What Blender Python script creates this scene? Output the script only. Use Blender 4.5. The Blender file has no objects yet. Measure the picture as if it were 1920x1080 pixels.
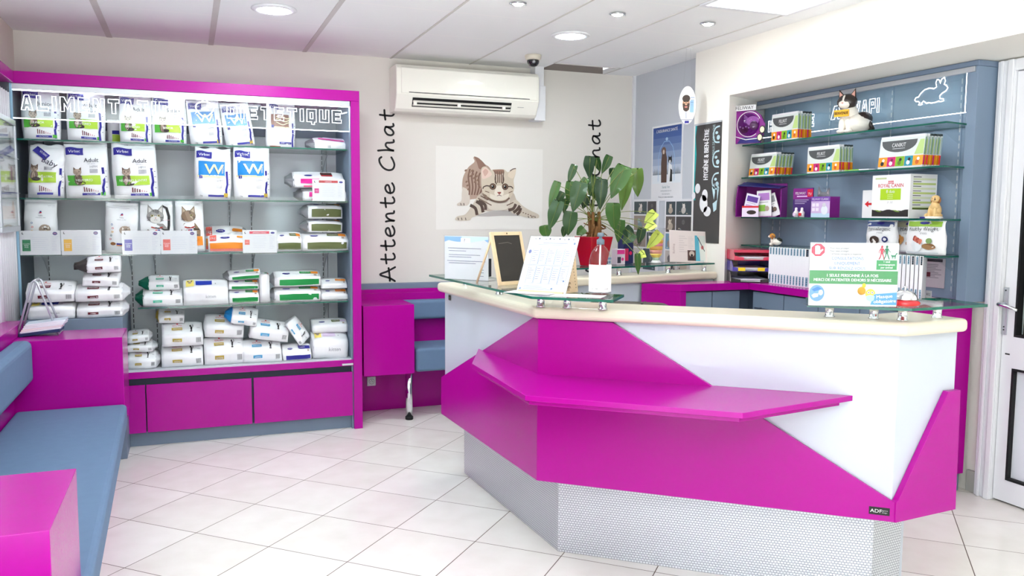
import bpy, math, random
from mathutils import Vector, Matrix, noise

C = bpy.context.scene.collection
V = Vector
PI = math.pi


# ------------------------------------------------------------------ materials
def lin(c):
    return tuple((x / 12.92 if x <= .04045 else ((x + .055) / 1.055) ** 2.4) for x in (c[0] / 255., c[1] / 255., c[2] / 255.)) + (1.,)


def mat(name, rgb, rough=.5, metal=0., emit=0., spec=.5, trans=0., ior=1.45, coat=0., var=0., scale=12., bump=0., bscale=200., alpha=1.):
    m = bpy.data.materials.new(name)
    m.use_nodes = True
    nt = m.node_tree
    b = nt.nodes['Principled BSDF']
    col = lin(rgb)
    b.inputs['Base Color'].default_value = col
    b.inputs['Roughness'].default_value = rough
    b.inputs['Metallic'].default_value = metal
    b.inputs['Specular IOR Level'].default_value = spec
    b.inputs['IOR'].default_value = ior
    b.inputs['Transmission Weight'].default_value = trans
    b.inputs['Coat Weight'].default_value = coat
    b.inputs['Alpha'].default_value = alpha
    if emit:
        b.inputs['Emission Color'].default_value = col
        b.inputs['Emission Strength'].default_value = emit
    if var or bump:
        tc = nt.nodes.new('ShaderNodeTexCoord')
    if var:
        n = nt.nodes.new('ShaderNodeTexNoise')
        n.inputs['Scale'].default_value = scale
        n.inputs['Detail'].default_value = 4
        r = nt.nodes.new('ShaderNodeMapRange')
        r.inputs['To Min'].default_value = 1 - var
        r.inputs['To Max'].default_value = 1 + var
        mx = nt.nodes.new('ShaderNodeVectorMath')
        mx.operation = 'SCALE'
        mx.inputs[0].default_value = col[:3]
        nt.links.new(tc.outputs['Object'], n.inputs['Vector'])
        nt.links.new(n.outputs['Fac'], r.inputs['Value'])
        nt.links.new(r.outputs['Result'], mx.inputs['Scale'])
        nt.links.new(mx.outputs['Vector'], b.inputs['Base Color'])
    if bump:
        n2 = nt.nodes.new('ShaderNodeTexNoise')
        n2.inputs['Scale'].default_value = bscale
        bp = nt.nodes.new('ShaderNodeBump')
        bp.inputs['Strength'].default_value = bump
        bp.inputs['Distance'].default_value = .002
        nt.links.new(tc.outputs['Object'], n2.inputs['Vector'])
        nt.links.new(n2.outputs['Fac'], bp.inputs['Height'])
        nt.links.new(bp.outputs['Normal'], b.inputs['Normal'])
    return m


_ink = {}


def ink(r, g, b, rough=.45):
    """printed colour"""
    k = (r, g, b, rough)
    if k not in _ink:
        _ink[k] = mat('ink_%d_%d_%d' % (r, g, b), (r, g, b), rough)
    return _ink[k]


# ------------------------------------------------------------------ mesh builder
_glyph = {}


def text_geo(s, outline=False):
    k = (s, outline)
    if k not in _glyph:
        cu = bpy.data.curves.new('text', 'FONT')
        cu.body = s
        cu.resolution_u = 3
        cu.fill_mode = 'NONE' if outline else 'FRONT'
        o = bpy.data.objects.new('text', cu)
        C.objects.link(o)
        bpy.context.view_layer.update()
        me = bpy.data.meshes.new_from_object(o.evaluated_get(bpy.context.evaluated_depsgraph_get()))
        vs = [(v.co.x, v.co.y) for v in me.vertices]
        fs = [tuple(p.vertices) for p in me.polygons]
        es = [tuple(e.vertices) for e in me.edges]
        bpy.data.objects.remove(o)
        bpy.data.meshes.remove(me)
        bpy.data.curves.remove(cu)
        w0, w1 = (min(v[0] for v in vs), max(v[0] for v in vs)) if vs else (0, 0)
        _glyph[k] = (vs, fs, es, w0, w1)
    return _glyph[k]


def plane(o, xd, yd):
    """flat printing surface: (u,v) metres along xd, yd"""
    o, xd, yd = V(o), V(xd).normalized(), V(yd).normalized()
    n = xd.cross(yd)
    return lambda u, v, off=0.: o + xd * u + yd * v + n * off


class MB:
    def __init__(s, M=None):
        s.v, s.f, s.m, s.sm, s.mats, s.M = [], [], [], [], [], M

    def mi(s, m):
        if m not in s.mats:
            s.mats.append(m)
        return s.mats.index(m)

    def add(s, vs, fs, m, smooth=False):
        b = len(s.v)
        k = s.mi(m)
        s.v += [(s.M @ V(p)) if s.M else V(p) for p in vs]
        for f in fs:
            s.f.append(tuple(i + b for i in f))
            s.m.append(k)
            s.sm.append(smooth)
        return s

    def box(s, a, b, m):
        (x0, y0, z0), (x1, y1, z1) = [min(p) for p in zip(a, b)], [max(p) for p in zip(a, b)]
        return s.add([(x0, y0, z0), (x1, y0, z0), (x1, y1, z0), (x0, y1, z0), (x0, y0, z1), (x1, y0, z1), (x1, y1, z1), (x0, y1, z1)],
                     [(3, 2, 1, 0), (4, 5, 6, 7), (0, 1, 5, 4), (1, 2, 6, 5), (2, 3, 7, 6), (3, 0, 4, 7)], m)

    def prism(s, pts, vec, m):
        n = len(pts)
        vec = V(vec)
        pts = [V(p) for p in pts]
        nr = V((0, 0, 0))
        for i in range(n):
            nr += (pts[i] - pts[0]).cross(pts[(i + 1) % n] - pts[0])
        if nr.dot(vec) > 0:
            pts = pts[::-1]
        vs = pts + [p + vec for p in pts]
        return s.add(vs, [tuple(range(n)), tuple(range(2 * n - 1, n - 1, -1))] + [((i + 1) % n, i, i + n, (i + 1) % n + n) for i in range(n)], m)

    def slab(s, poly, z0, z1, m):
        return s.prism([(p[0], p[1], z0) for p in poly], (0, 0, z1 - z0), m)

    def poly(s, pts, m):
        return s.add(pts, [tuple(range(len(pts)))], m)

    def tube(s, pts, r, m, n=8, cap=True):
        pts = [V(p) for p in pts]
        rs = r if isinstance(r, (list, tuple)) else [r] * len(pts)
        vs, fs = [], []
        up = None
        for i, p in enumerate(pts):
            d = (pts[min(i + 1, len(pts) - 1)] - pts[max(i - 1, 0)]).normalized()
            if up is None:
                a = V((0, 0, 1)) if abs(d.z) < .9 else V((1, 0, 0))
                up = d.cross(a).normalized()
            up = (up - d * up.dot(d)).normalized()
            w = d.cross(up)
            vs += [p + (up * math.cos(2 * PI * k / n) + w * math.sin(2 * PI * k / n)) * rs[i] for k in range(n)]
        for i in range(len(pts) - 1):
            for k in range(n):
                fs.append((i * n + k, i * n + (k + 1) % n, (i + 1) * n + (k + 1) % n, (i + 1) * n + k))
        if cap:
            fs += [tuple(range(n - 1, -1, -1)), tuple(range((len(pts) - 1) * n, len(pts) * n))]
        return s.add(vs, fs, m, True)

    def lathe(s, prof, c, m, n=28, squash=1.):
        c = V(c)
        vs, fs = [], []
        for (r, z) in prof:
            vs += [c + V((r * math.cos(2 * PI * k / n), r * squash * math.sin(2 * PI * k / n), z)) for k in range(n)]
        for i in range(len(prof) - 1):
            for k in range(n):
                fs.append((i * n + k, i * n + (k + 1) % n, (i + 1) * n + (k + 1) % n, (i + 1) * n + k))
        fs += [tuple(range(n - 1, -1, -1)), tuple(range((len(prof) - 1) * n, len(prof) * n))]
        return s.add(vs, fs, m, True)

    def ball(s, c, r, m, n=14, k=9):
        c = V(c)
        r = V(r) if isinstance(r, (tuple, list, Vector)) else V((r, r, r))
        vs = [c + V((0, 0, -r.z))]
        for i in range(1, k):
            t = -PI / 2 + PI * i / k
            vs += [c + V((r.x * math.cos(t) * math.cos(2 * PI * j / n), r.y * math.cos(t) * math.sin(2 * PI * j / n), r.z * math.sin(t))) for j in range(n)]
        vs.append(c + V((0, 0, r.z)))
        fs = [(0, 1 + (j + 1) % n, 1 + j) for j in range(n)]
        for i in range(k - 2):
            for j in range(n):
                a, b = 1 + i * n + j, 1 + i * n + (j + 1) % n
                fs.append((a, b, b + n, a + n))
        L = len(vs) - 1
        fs += [(L, 1 + (k - 2) * n + j, 1 + (k - 2) * n + (j + 1) % n) for j in range(n)]
        return s.add(vs, fs, m, True)

    # --- printing on a surface f(u, v, off)
    def shape(s, f, pts, m, off=.0008):
        return s.add([f(u, v, off) for u, v in pts], [tuple(range(len(pts)))], m)

    def ell(s, f, u, v, a, b, m, off=.0008, n=20, rot=0.):
        c, q = math.cos(rot), math.sin(rot)
        return s.shape(f, [(u + a * math.cos(2 * PI * i / n) * c - b * math.sin(2 * PI * i / n) * q, v + a * math.cos(2 * PI * i / n) * q + b * math.sin(2 * PI * i / n) * c) for i in range(n)], m, off)

    sub = 1

    def rect(s, f, u0, v0, u1, v1, m, off=.0008, n=1, k=1):
        n, k = max(n, s.sub), max(k, s.sub)
        vs = [f(u0 + (u1 - u0) * i / n, v0 + (v1 - v0) * j / k, off) for j in range(k + 1) for i in range(n + 1)]
        fs = [(j * (n + 1) + i, j * (n + 1) + i + 1, (j + 1) * (n + 1) + i + 1, (j + 1) * (n + 1) + i) for j in range(k) for i in range(n)]
        return s.add(vs, fs, m, s.sub > 1)

    def text(s, f, t, u, v, h, m, off=.0012, al='C', sx=1., rot=0., maxw=None, bold=0.):
        vs, fs, es, w0, w1 = text_geo(t)
        k = h / .7
        w = (w1 - w0) * k * sx
        if maxw and w > maxw:
            sx *= maxw / w
            w = maxw
        d = {'L': 0, 'C': -w / 2, 'R': -w}[al]
        c, q = math.cos(rot), math.sin(rot)
        for bo in ((0.,) if not bold else (-bold, bold)):
            off += .00025
            out = []
            for (x, y) in vs:
                a, b = (x - w0) * k * sx + d + bo * h, y * k
                out.append(f(u + a * c - b * q, v + a * q + b * c, off))
            s.add(out, fs, m)
        return s

    def outline_text(s, f, t, u, v, h, w, m, off=.0012, sx=1., al='L', width=None):
        vs, fs, es, w0, w1 = text_geo(t, True)
        k = h / .7
        if width:
            sx = width / ((w1 - w0) * k)
        d = {'L': 0, 'C': -(w1 - w0) * k * sx / 2}[al]
        P = [(u + (x - w0) * k * sx + d, v + y * k) for x, y in vs]
        for a, b in es:
            s.stroke(f, [P[a], P[b]], w, m, off, ext=w * .4)
        return s

    def stroke(s, f, pts, w, m, off=.0012, closed=False, ext=0.):
        pts = [V(p).to_2d() if len(p) > 2 else V((p[0], p[1])) for p in pts]
        if closed:
            pts = pts + [pts[0]]
        n = len(pts)
        vs = []
        for i, p in enumerate(pts):
            if closed and i in (0, n - 1):
                a, b = pts[n - 2], pts[1]
            else:
                a, b = pts[max(i - 1, 0)], pts[min(i + 1, n - 1)]
            d = (b - a)
            if d.length < 1e-9:
                d = V((1, 0))
            d.normalize()
            nn = V((-d.y, d.x)) * w / 2
            e = V((0, 0))
            if ext and i == 0:
                e = -d * ext
            if ext and i == n - 1:
                e = d * ext
            vs += [f(p.x + nn.x + e.x, p.y + nn.y + e.y, off), f(p.x - nn.x + e.x, p.y - nn.y + e.y, off)]
        fs = [(2 * i, 2 * i + 1, 2 * i + 3, 2 * i + 2) for i in range(n - 1)]
        return s.add(vs, fs, m)

    def obj(s, name, parent=None, bevel=0., seg=2, origin=None, subd=0):
        if parent is not None:
            o0 = parent.matrix_world.translation if False else V(parent['_w'])
        else:
            o0 = V(origin) if origin else V((0, 0, 0))
        me = bpy.data.meshes.new(name)
        me.from_pydata([tuple(p - o0) for p in s.v], [], s.f)
        for m in s.mats:
            me.materials.append(m)
        me.polygons.foreach_set('material_index', s.m)
        me.polygons.foreach_set('use_smooth', s.sm)
        me.update()
        o = bpy.data.objects.new(name, me)
        C.objects.link(o)
        if parent is not None:
            o.parent = parent
            o['_w'] = tuple(o0)
        else:
            o.location = o0
            o['_w'] = tuple(o0)
        if bevel:
            b = o.modifiers.new('bevel', 'BEVEL')
            b.width = bevel
            b.segments = seg
            b.limit_method = 'ANGLE'
            b.angle_limit = .6
        if subd:
            b = o.modifiers.new('subd', 'SUBSURF')
            b.levels = b.render_levels = subd
        return o


def thing(name, label, cat, loc, group=None):
    o = bpy.data.objects.new(name, None)
    o.empty_display_size = .05
    C.objects.link(o)
    o.location = loc
    o['_w'] = tuple(loc)
    o['label'] = label
    o['category'] = cat
    if group:
        o['group'] = group
    return o


def tag(o, label, cat, group=None):
    o['label'] = label
    o['category'] = cat
    if group:
        o['group'] = group
    return o


def struct(o):
    o['kind'] = 'structure'
    return o


def circ(r, n=20, a0=0., a1=2 * PI, cx=0., cy=0.):
    return [(cx + r * math.cos(a0 + (a1 - a0) * i / n), cy + r * math.sin(a0 + (a1 - a0) * i / n)) for i in range(n + (0 if abs(a1 - a0 - 2 * PI) < 1e-6 else 1))]


def at(x, y, z, rz=0., roll=0., tilt=0.):
    """placement: base at x,y,z, turned rz about the vertical, roll in its own front plane, tilt back"""
    return Matrix.Translation((x, y, z)) @ Matrix.Rotation(rz, 4, 'Z') @ Matrix.Rotation(roll, 4, 'Y') @ Matrix.Rotation(tilt, 4, 'X')


def tech_glyphs():
    w, t = .72, .25
    h0, h1 = .5 - t / 2, .5 + t / 2
    c = w / 2
    G = {
        'I': ([[(0, 0), (t, 0), (t, 1), (0, 1)]], t),
        'L': ([[(0, 0), (w, 0), (w, t), (t, t), (t, 1), (0, 1)]], w),
        'E': ([[(0, 0), (w, 0), (w, t), (t, t), (t, h0), (w * .9, h0), (w * .9, h1), (t, h1), (t, 1 - t), (w, 1 - t), (w, 1), (0, 1)]], w),
        'T': ([[(c - t / 2, 0), (c + t / 2, 0), (c + t / 2, 1 - t), (w, 1 - t), (w, 1), (0, 1), (0, 1 - t), (c - t / 2, 1 - t)]], w),
        'A': ([[(0, 0), (c - t * .55, 1), (c + t * .55, 1), (w, 0), (w - t, 0), (w - t - .05, .2), (t + .05, .2), (t, 0)], [(c, .76), (c - .08, .42), (c + .08, .42)]], w),
        'V': ([[(0, 1), (c - t * .5, 0), (c + t * .5, 0), (w, 1), (w - t, 1), (c, .36), (t, 1)]], w),
        'M': ([[(0, 0), (0, 1), (t, 1), (.45, .55), (.9 - t, 1), (.9, 1), (.9, 0), (.9 - t, 0), (.9 - t, .56), (.45, .16), (t, .56), (t, 0)]], .9),
        'N': ([[(0, 0), (0, 1), (t, 1), (w - t, .42), (w - t, 1), (w, 1), (w, 0), (w - t, 0), (t, .58), (t, 0)]], w),
        'O': ([[(0, 0), (w, 0), (w, 1), (0, 1)], [(t, t), (w - t, t), (w - t, 1 - t), (t, 1 - t)]], w),
        'D': ([[(0, 0), (w - .15, 0), (w, .15), (w, .85), (w - .15, 1), (0, 1)], [(t, t), (w - t, t + .05), (w - t, .95 - t), (t, 1 - t)]], w),
        'Q': ([[(0, 0), (w * .5, 0), (w * .5, -.2), (w * .8, -.2), (w * .8, 0), (w, 0), (w, 1), (0, 1)], [(t, t), (w - t, t), (w - t, 1 - t), (t, 1 - t)]], w),
        'U': ([[(0, 1), (0, 0), (w, 0), (w, 1), (w - t, 1), (w - t, t), (t, t), (t, 1)]], w),
        'H': ([[(0, 0), (t, 0), (t, h0), (w - t, h0), (w - t, 0), (w, 0), (w, 1), (w - t, 1), (w - t, h1), (t, h1), (t, 1), (0, 1)]], w),
        'Y': ([[(c - t / 2, 0), (c + t / 2, 0), (c + t / 2, .45), (w, 1), (w - t, 1), (c, .66), (t, 1), (0, 1), (c - t / 2, .45)]], w),
        'G': ([[(0, 0), (w, 0), (w, .58), (c, .58), (c, .40), (w - t, .40), (w - t, t), (t, t), (t, 1 - t), (w, 1 - t), (w, 1), (0, 1)]], w),
        'P': ([[(0, 0), (t, 0), (t, .34), (w, .34), (w, 1), (0, 1)], [(t, .56), (w - t * .9, .56), (w - t * .9, .78), (t, .78)]], w),
    }
    return G


TECH = tech_glyphs()


def sign_text(mb, f, s, u, v, h, width, w=.0042, gap=.26):
    """squared outlined lettering engraved in glass"""
    tot = sum(TECH[c][1] for c in s) + gap * (len(s) - 1)
    k = width / tot
    x = 0
    for c in s:
        for loop in TECH[c][0]:
            mb.stroke(f, [(u + (x + a) * k, v + b * h) for a, b in loop], w, EDGELIT, .0015, True)
        x += TECH[c][1] + gap

# ------------------------------------------------------------------ material library
MAG = mat('magenta_laminate', (168, 3, 140), .2, spec=.3, var=.04, scale=60, bump=.05, bscale=400)
BLU = mat('slate_laminate', (112, 128, 148), .5, var=.04, scale=9)
NAVYEDGE = mat('dark_slate_laminate', (52, 62, 78), .5)
FAB = mat('blue_upholstery', (94, 118, 148), .75, var=.08, scale=22, bump=.25, bscale=500)
GREY = mat('grey_back_panel', (226, 230, 234), .55, var=.03, scale=4)
DGREY = mat('dark_side_panel', (84, 92, 100), .6)
WALL = mat('white_wall_paint', (222, 217, 210), .75, var=.015, scale=5, bump=.08, bscale=120)
WALLR = mat('warm_white_wall_paint', (240, 236, 228), .75, var=.012, scale=5)
WGREY = mat('grey_wall_paint', (196, 200, 207), .7, var=.02, scale=6)
WHITE = mat('white_lacquer', (194, 201, 212), .32, coat=.15)
PVC = mat('white_pvc', (228, 228, 232), .35)
CREAM = mat('cream_solid_surface', (222, 212, 192), .3, var=.01, scale=30, coat=.2)
CHROME = mat('chrome', (222, 224, 228), .12, 1.)
STEEL = mat('brushed_steel', (190, 192, 196), .3, 1.)
SILVER = mat('silver_profile', (196, 200, 206), .35, .6)
BLACK = mat('black_plastic', (20, 20, 22), .4)
DARK = mat('dark_recess', (34, 36, 42), .7)
RUBBER = mat('black_rubber', (14, 14, 16), .7)
ACW = mat('ivory_plastic', (238, 235, 225), .35, coat=.2)
PAPER = mat('white_paper', (228, 228, 231), .6)
EDGELIT = mat('edge_lit_engraving', (240, 246, 255), .5, emit=3.2)
LAMP = mat('lamp_diffuser', (238, 250, 255), .5, emit=105.)
ADDEDLAMP = mat('added_panel_diffuser', (232, 249, 255), .5, emit=16.)
LEDS = mat('added_led_strip', (240, 247, 255), .5, emit=5.)  # glow of the added strip and of the cabinet lamps
PANELLAMP2 = mat('dimmed_led_panel', (238, 246, 255), .5, emit=3.5)
SPOT = mat('halogen_lens', (255, 246, 232), .5, emit=160.)


def glass_mat(name, tint, rough=0.):
    """thin pane: clear in the middle, tinted by the colour of the glass"""
    m = bpy.data.materials.new(name)
    m.use_nodes = True
    nt = m.node_tree
    nt.nodes.clear()
    out = nt.nodes.new('ShaderNodeOutputMaterial')
    tr = nt.nodes.new('ShaderNodeBsdfTransparent')
    tr.inputs['Color'].default_value = lin(tint)
    gl = nt.nodes.new('ShaderNodeBsdfGlossy')
    gl.inputs['Roughness'].default_value = rough
    lw = nt.nodes.new('ShaderNodeLayerWeight')
    pw = nt.nodes.new('ShaderNodeMath')
    pw.operation = 'POWER'
    pw.inputs[1].default_value = 5
    nt.links.new(lw.outputs['Facing'], pw.inputs[0])
    fr = nt.nodes.new('ShaderNodeMath')
    fr.operation = 'MULTIPLY_ADD'
    fr.inputs[1].default_value = .9
    fr.inputs[2].default_value = .04
    nt.links.new(pw.outputs[0], fr.inputs[0])
    mx = nt.nodes.new('ShaderNodeMixShader')
    nt.links.new(fr.outputs[0], mx.inputs['Fac'])
    nt.links.new(tr.outputs['BSDF'], mx.inputs[1])
    nt.links.new(gl.outputs['BSDF'], mx.inputs[2])
    nt.links.new(mx.outputs['Shader'], out.inputs['Surface'])
    return m


GLASS = glass_mat('clear_glass', (249, 253, 252))
GLASSE = mat('green_glass_edge', (16, 92, 76), .12, spec=.6)
CLEAR = glass_mat('clear_plastic', (251, 252, 252), .05)


# floor: square glossy tiles set diagonally, thin brown joints
def floor_mat():
    m = bpy.data.materials.new('floor_tiles')
    m.use_nodes = True
    nt = m.node_tree
    L = nt.links.new
    N = nt.nodes.new
    b = nt.nodes['Principled BSDF']
    tc = N('ShaderNodeTexCoord')
    mp = N('ShaderNodeMapping')
    mp.vector_type = 'TEXTURE'
    mp.inputs['Location'].default_value = (-.049, 5.638, 0)
    mp.inputs['Rotation'].default_value = (0, 0, math.radians(-43.5))
    mp.inputs['Scale'].default_value = (.4051, .4051, 1)
    L(tc.outputs['Object'], mp.inputs['Vector'])
    fr = N('ShaderNodeVectorMath')
    fr.operation = 'FRACTION'
    L(mp.outputs['Vector'], fr.inputs[0])
    fl = N('ShaderNodeVectorMath')
    fl.operation = 'FLOOR'
    L(mp.outputs['Vector'], fl.inputs[0])
    sx = N('ShaderNodeSeparateXYZ')
    L(fr.outputs['Vector'], sx.inputs[0])
    ds = []
    for ax in 'XY':
        s = N('ShaderNodeMath')
        s.operation = 'PINGPONG'
        s.inputs[1].default_value = .5
        L(sx.outputs[ax], s.inputs[0])
        ds.append(s)
    mn = N('ShaderNodeMath')
    mn.operation = 'MINIMUM'
    L(ds[0].outputs[0], mn.inputs[0])
    L(ds[1].outputs[0], mn.inputs[1])
    st = N('ShaderNodeMapRange')
    st.inputs['From Min'].default_value = .0035
    st.inputs['From Max'].default_value = .0060
    L(mn.outputs[0], st.inputs['Value'])
    wn = N('ShaderNodeTexWhiteNoise')
    wn.noise_dimensions = '2D'
    L(fl.outputs['Vector'], wn.inputs['Vector'])
    ns = N('ShaderNodeTexNoise')
    ns.inputs['Scale'].default_value = 7
    ns.inputs['Detail'].default_value = 5
    L(tc.outputs['Object'], ns.inputs['Vector'])
    ad = N('ShaderNodeMath')
    ad.operation = 'MULTIPLY_ADD'
    L(wn.outputs['Value'], ad.inputs[0])
    ad.inputs[1].default_value = .4
    L(ns.outputs['Fac'], ad.inputs[2])
    cr = N('ShaderNodeValToRGB')
    cr.color_ramp.elements[0].position = .2
    cr.color_ramp.elements[0].color = lin((222, 216, 208))
    cr.color_ramp.elements[1].position = 1.
    cr.color_ramp.elements[1].color = lin((236, 232, 226))
    L(ad.outputs[0], cr.inputs[0])
    mx = N('ShaderNodeMix')
    mx.data_type = 'RGBA'
    L(st.outputs[0], mx.inputs['Factor'])
    mx.inputs['A'].default_value = lin((88, 68, 56))
    L(cr.outputs[0], mx.inputs['B'])
    L(mx.outputs['Result'], b.inputs['Base Color'])
    rr = N('ShaderNodeMapRange')
    rr.inputs['To Min'].default_value = .7
    rr.inputs['To Max'].default_value = .2
    L(st.outputs[0], rr.inputs['Value'])
    L(rr.outputs[0], b.inputs['Roughness'])
    bp = N('ShaderNodeBump')
    bp.inputs['Strength'].default_value = .4
    bp.inputs['Distance'].default_value = .002
    L(st.outputs[0], bp.inputs['Height'])
    L(bp.outputs['Normal'], b.inputs['Normal'])
    return m


# ceiling: mineral tiles on a 0.6 m grid, thin joints across
def ceiling_mat():
    m = bpy.data.materials.new('ceiling_tiles')
    m.use_nodes = True
    nt = m.node_tree
    L = nt.links.new
    N = nt.nodes.new
    b = nt.nodes['Principled BSDF']
    tc = N('ShaderNodeTexCoord')
    sx = N('ShaderNodeSeparateXYZ')
    L(tc.outputs['Object'], sx.inputs[0])
    a = N('ShaderNodeMath')
    a.operation = 'MULTIPLY_ADD'
    L(sx.outputs['Y'], a.inputs[0])
    a.inputs[1].default_value = 1 / .61
    a.inputs[2].default_value = -5.765 / .61 + 20
    pp = N('ShaderNodeMath')
    pp.operation = 'PINGPONG'
    pp.inputs[1].default_value = .5
    L(a.outputs[0], pp.inputs[0])
    st = N('ShaderNodeMapRange')
    st.inputs['From Min'].default_value = .006
    st.inputs['From Max'].default_value = .009
    L(pp.outputs[0], st.inputs['Value'])
    ns = N('ShaderNodeTexNoise')
    ns.inputs['Scale'].default_value = 260
    ns.inputs['Detail'].default_value = 3
    L(tc.outputs['Object'], ns.inputs['Vector'])
    cr = N('ShaderNodeValToRGB')
    cr.color_ramp.elements[0].color = lin((238, 238, 238))
    cr.color_ramp.elements[1].color = lin((250, 250, 250))
    L(ns.outputs['Fac'], cr.inputs[0])
    mx = N('ShaderNodeMix')
    mx.data_type = 'RGBA'
    L(st.outputs[0], mx.inputs['Factor'])
    mx.inputs['A'].default_value = lin((250, 248, 246))
    L(cr.outputs[0], mx.inputs['B'])
    L(mx.outputs['Result'], b.inputs['Base Color'])
    b.inputs['Roughness'].default_value = .85
    bp = N('ShaderNodeBump')
    bp.inputs['Strength'].default_value = .12
    L(ns.outputs['Fac'], bp.inputs['Height'])
    L(bp.outputs['Normal'], b.inputs['Normal'])
    return m


ZC, YB, XL, XR, YF = 2.585, 6.05, -.985, 3.345, -1.6

# ------------------------------------------------------------------ the room
m_ = MB()
m_.box((XL - .12, YF - .12, -.1), (5.6, YB + .12, 0), floor_mat())
struct(m_.obj('floor'))
# ceiling with an opening where one tile is missing beside the air conditioner
CT = ceiling_mat()
m_ = MB()
hx0, hx1, hy0, hy1 = 2.60, 3.15, 5.76, 6.05
m_.box((XL - .12, YF - .12, ZC), (hx0, YB + .12, ZC + .03), CT)
m_.box((hx1, YF - .12, ZC), (4.1, YB + .12, ZC + .03), CT)
m_.box((hx0, YF - .12, ZC), (hx1, hy0, ZC + .03), CT)
struct(m_.obj('ceiling'))
VOID = mat('plenum_board', (128, 118, 112), .85, var=.1, scale=5)
m_ = MB()
m_.box((hx0 - .2, hy0 - .3, ZC + .10), (hx1 + .2, YB + .1, ZC + .12), VOID)
m_.box((hx0, YB - .004, ZC), (hx1, YB + .02, ZC + .11), VOID)
struct(m_.obj('trim_plenum'))
m_ = MB()
BAR = mat('ceiling_grid_bar', (206, 202, 198), .5, var=.06, scale=8)
for k, x in enumerate((-.44, .178, .796, 1.412, 2.02, 2.59, 3.16)):
    w = (.018, .017, .014, .007, .005, .005, .005)[k]
    y1 = YB if k < 5 else hy0 if k == 5 else YB
    m_.box((x - w, YF, ZC - .004), (x + w, y1, ZC + .002), BAR)
m_.box((hx0, hy0 - .012, ZC - .004), (hx1, hy0 + .004, ZC + .03), BAR)
struct(m_.obj('trim_ceiling_grid'))

m_ = MB()
m_.box((XL - .12, YB, 0), (3.97, YB + .12, ZC), WALL)
struct(m_.obj('wall_back'))
m_ = MB()
WL = mat('shaded_white_wall_paint', (226, 218, 208), .75, var=.02, scale=5)
m_.box((XL - .12, .4, 0), (XL, YB, ZC), WL)
m_.box((XL - .12, YF, 2.42), (XL, .4, ZC), WL)
m_.box((XL - .12, YF, 0), (XL, .4, .1), WL)
m_.box((XL - .1, -.6, .1), (XL - .04, -.54, 2.42), PVC)
struct(m_.obj('wall_left'))
m_ = MB()
m_.box((3.449, 5.02, 0), (3.97, YB, ZC), WGREY)
struct(m_.obj('wall_grey'))
m_ = MB()
m_.box((3.425, 6.028, 0), (3.449, YB, ZC), PVC)
struct(m_.obj('trim_corner'))
# pier between the grey wall and the niche, its niche side splayed
m_ = MB()
m_.slab([(XR, 4.617), (3.82, 4.85), (3.97, 4.85), (3.97, 5.02), (XR, 5.02)], 0, ZC, WALLR)
struct(m_.obj('wall_pier'))
# deep boxed beam over the niche and the door
m_ = MB()
m_.slab([(XR, YF), (3.97, YF), (3.97, 4.85), (3.82, 4.85), (XR, 4.617)], 2.243, ZC, WALLR)
struct(m_.obj('wall_beam'))
m_ = MB()
m_.box((3.85, 3.02, 0), (3.97, 4.85, 2.243), WALLR)
m_.box((3.85, YF, 0), (3.97, 1.98, 2.243), WALLR)
m_.box((3.85, 1.98, 2.21), (3.97, 3.02, 2.243), WALLR)
struct(m_.obj('wall_right'))
m_ = MB()
m_.box((3.836, 3.03, 0), (3.85, 3.11, .115), mat('grey_skirting_tile', (176, 174, 168), .4))
struct(m_.obj('baseboard_right'))
# wall with the shop window behind the camera
m_ = MB()
m_.box((XL - .12, YF - .12, 0), (-.75, YF, ZC), WALL)
m_.box((.6, YF - .12, 0), (3.97, YF, ZC), WALL)
m_.box((-.75, YF - .12, 0), (.6, YF, .10), WALL)
m_.box((-.75, YF - .12, 2.42), (.6, YF, ZC), WALL)
m_.box((-.1, YF - .1, .1), (-.04, YF - .04, 2.42), PVC)
struct(m_.obj('wall_front'))

# door at the end of the niche wall
m_ = MB()
X = 3.85
m_.box((X - .03, 2.955, 0), (X + .02, 3.05, 2.235), PVC)       # architrave
m_.box((X - .045, 2.955, 0), (X - .03, 2.985, 2.235), PVC)
m_.box((X - .04, 3.012, 0), (X - .03, 3.03, 2.235), PVC)
m_.box((X - .03, 1.96, 2.18), (X + .02, 2.955, 2.235), PVC)
m_.box((X - .03, 1.95, 0), (X + .02, 2.02, 2.18), PVC)
frame = struct(m_.obj('trim_door', bevel=.004))
DX = 3.858
m_ = MB()
for (a, b, c, d) in ((2.095, 2.889, .012, .125), (2.095, 2.889, .70, .86), (2.095, 2.889, 2.06, 2.175), (2.889, 2.952, .012, 2.175), (2.02, 2.095, .012, 2.175)):
    m_.box((DX - .02, a, c), (DX + .045, b, d), PVC)
m_.box((DX + .005, 2.096, .126), (DX + .03, 2.888, .699), mat('white_door_panel', (224, 226, 234), .3))
for (z0, z1) in ((.125, .70), (.86, 2.06)):                 # black glazing gaskets
    m_.box((DX - .021, 2.878, z0), (DX + .02, 2.8895, z1), RUBBER)
    m_.box((DX - .021, 2.0945, z0), (DX + .02, 2.106, z1), RUBBER)
    m_.box((DX - .0215, 2.106, z0 - .0005), (DX + .02, 2.878, z0 + .012), RUBBER)
    m_.box((DX - .0215, 2.106, z1 - .012), (DX + .02, 2.878, z1 + .0005), RUBBER)
m_.box((DX - .0215, 2.905, .765), (DX - .02, 2.93, .772), RUBBER)
door = struct(m_.obj('door_1'))
m_ = MB()
m_.box((DX + .008, 2.106, .872), (DX + .016, 2.878, 2.048), GLASS)
struct(m_.obj('door_glass', door))
m_ = MB()
m_.box((DX - .028, 2.928, .865), (DX - .02, 2.951, 1.105), SILVER)
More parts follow.
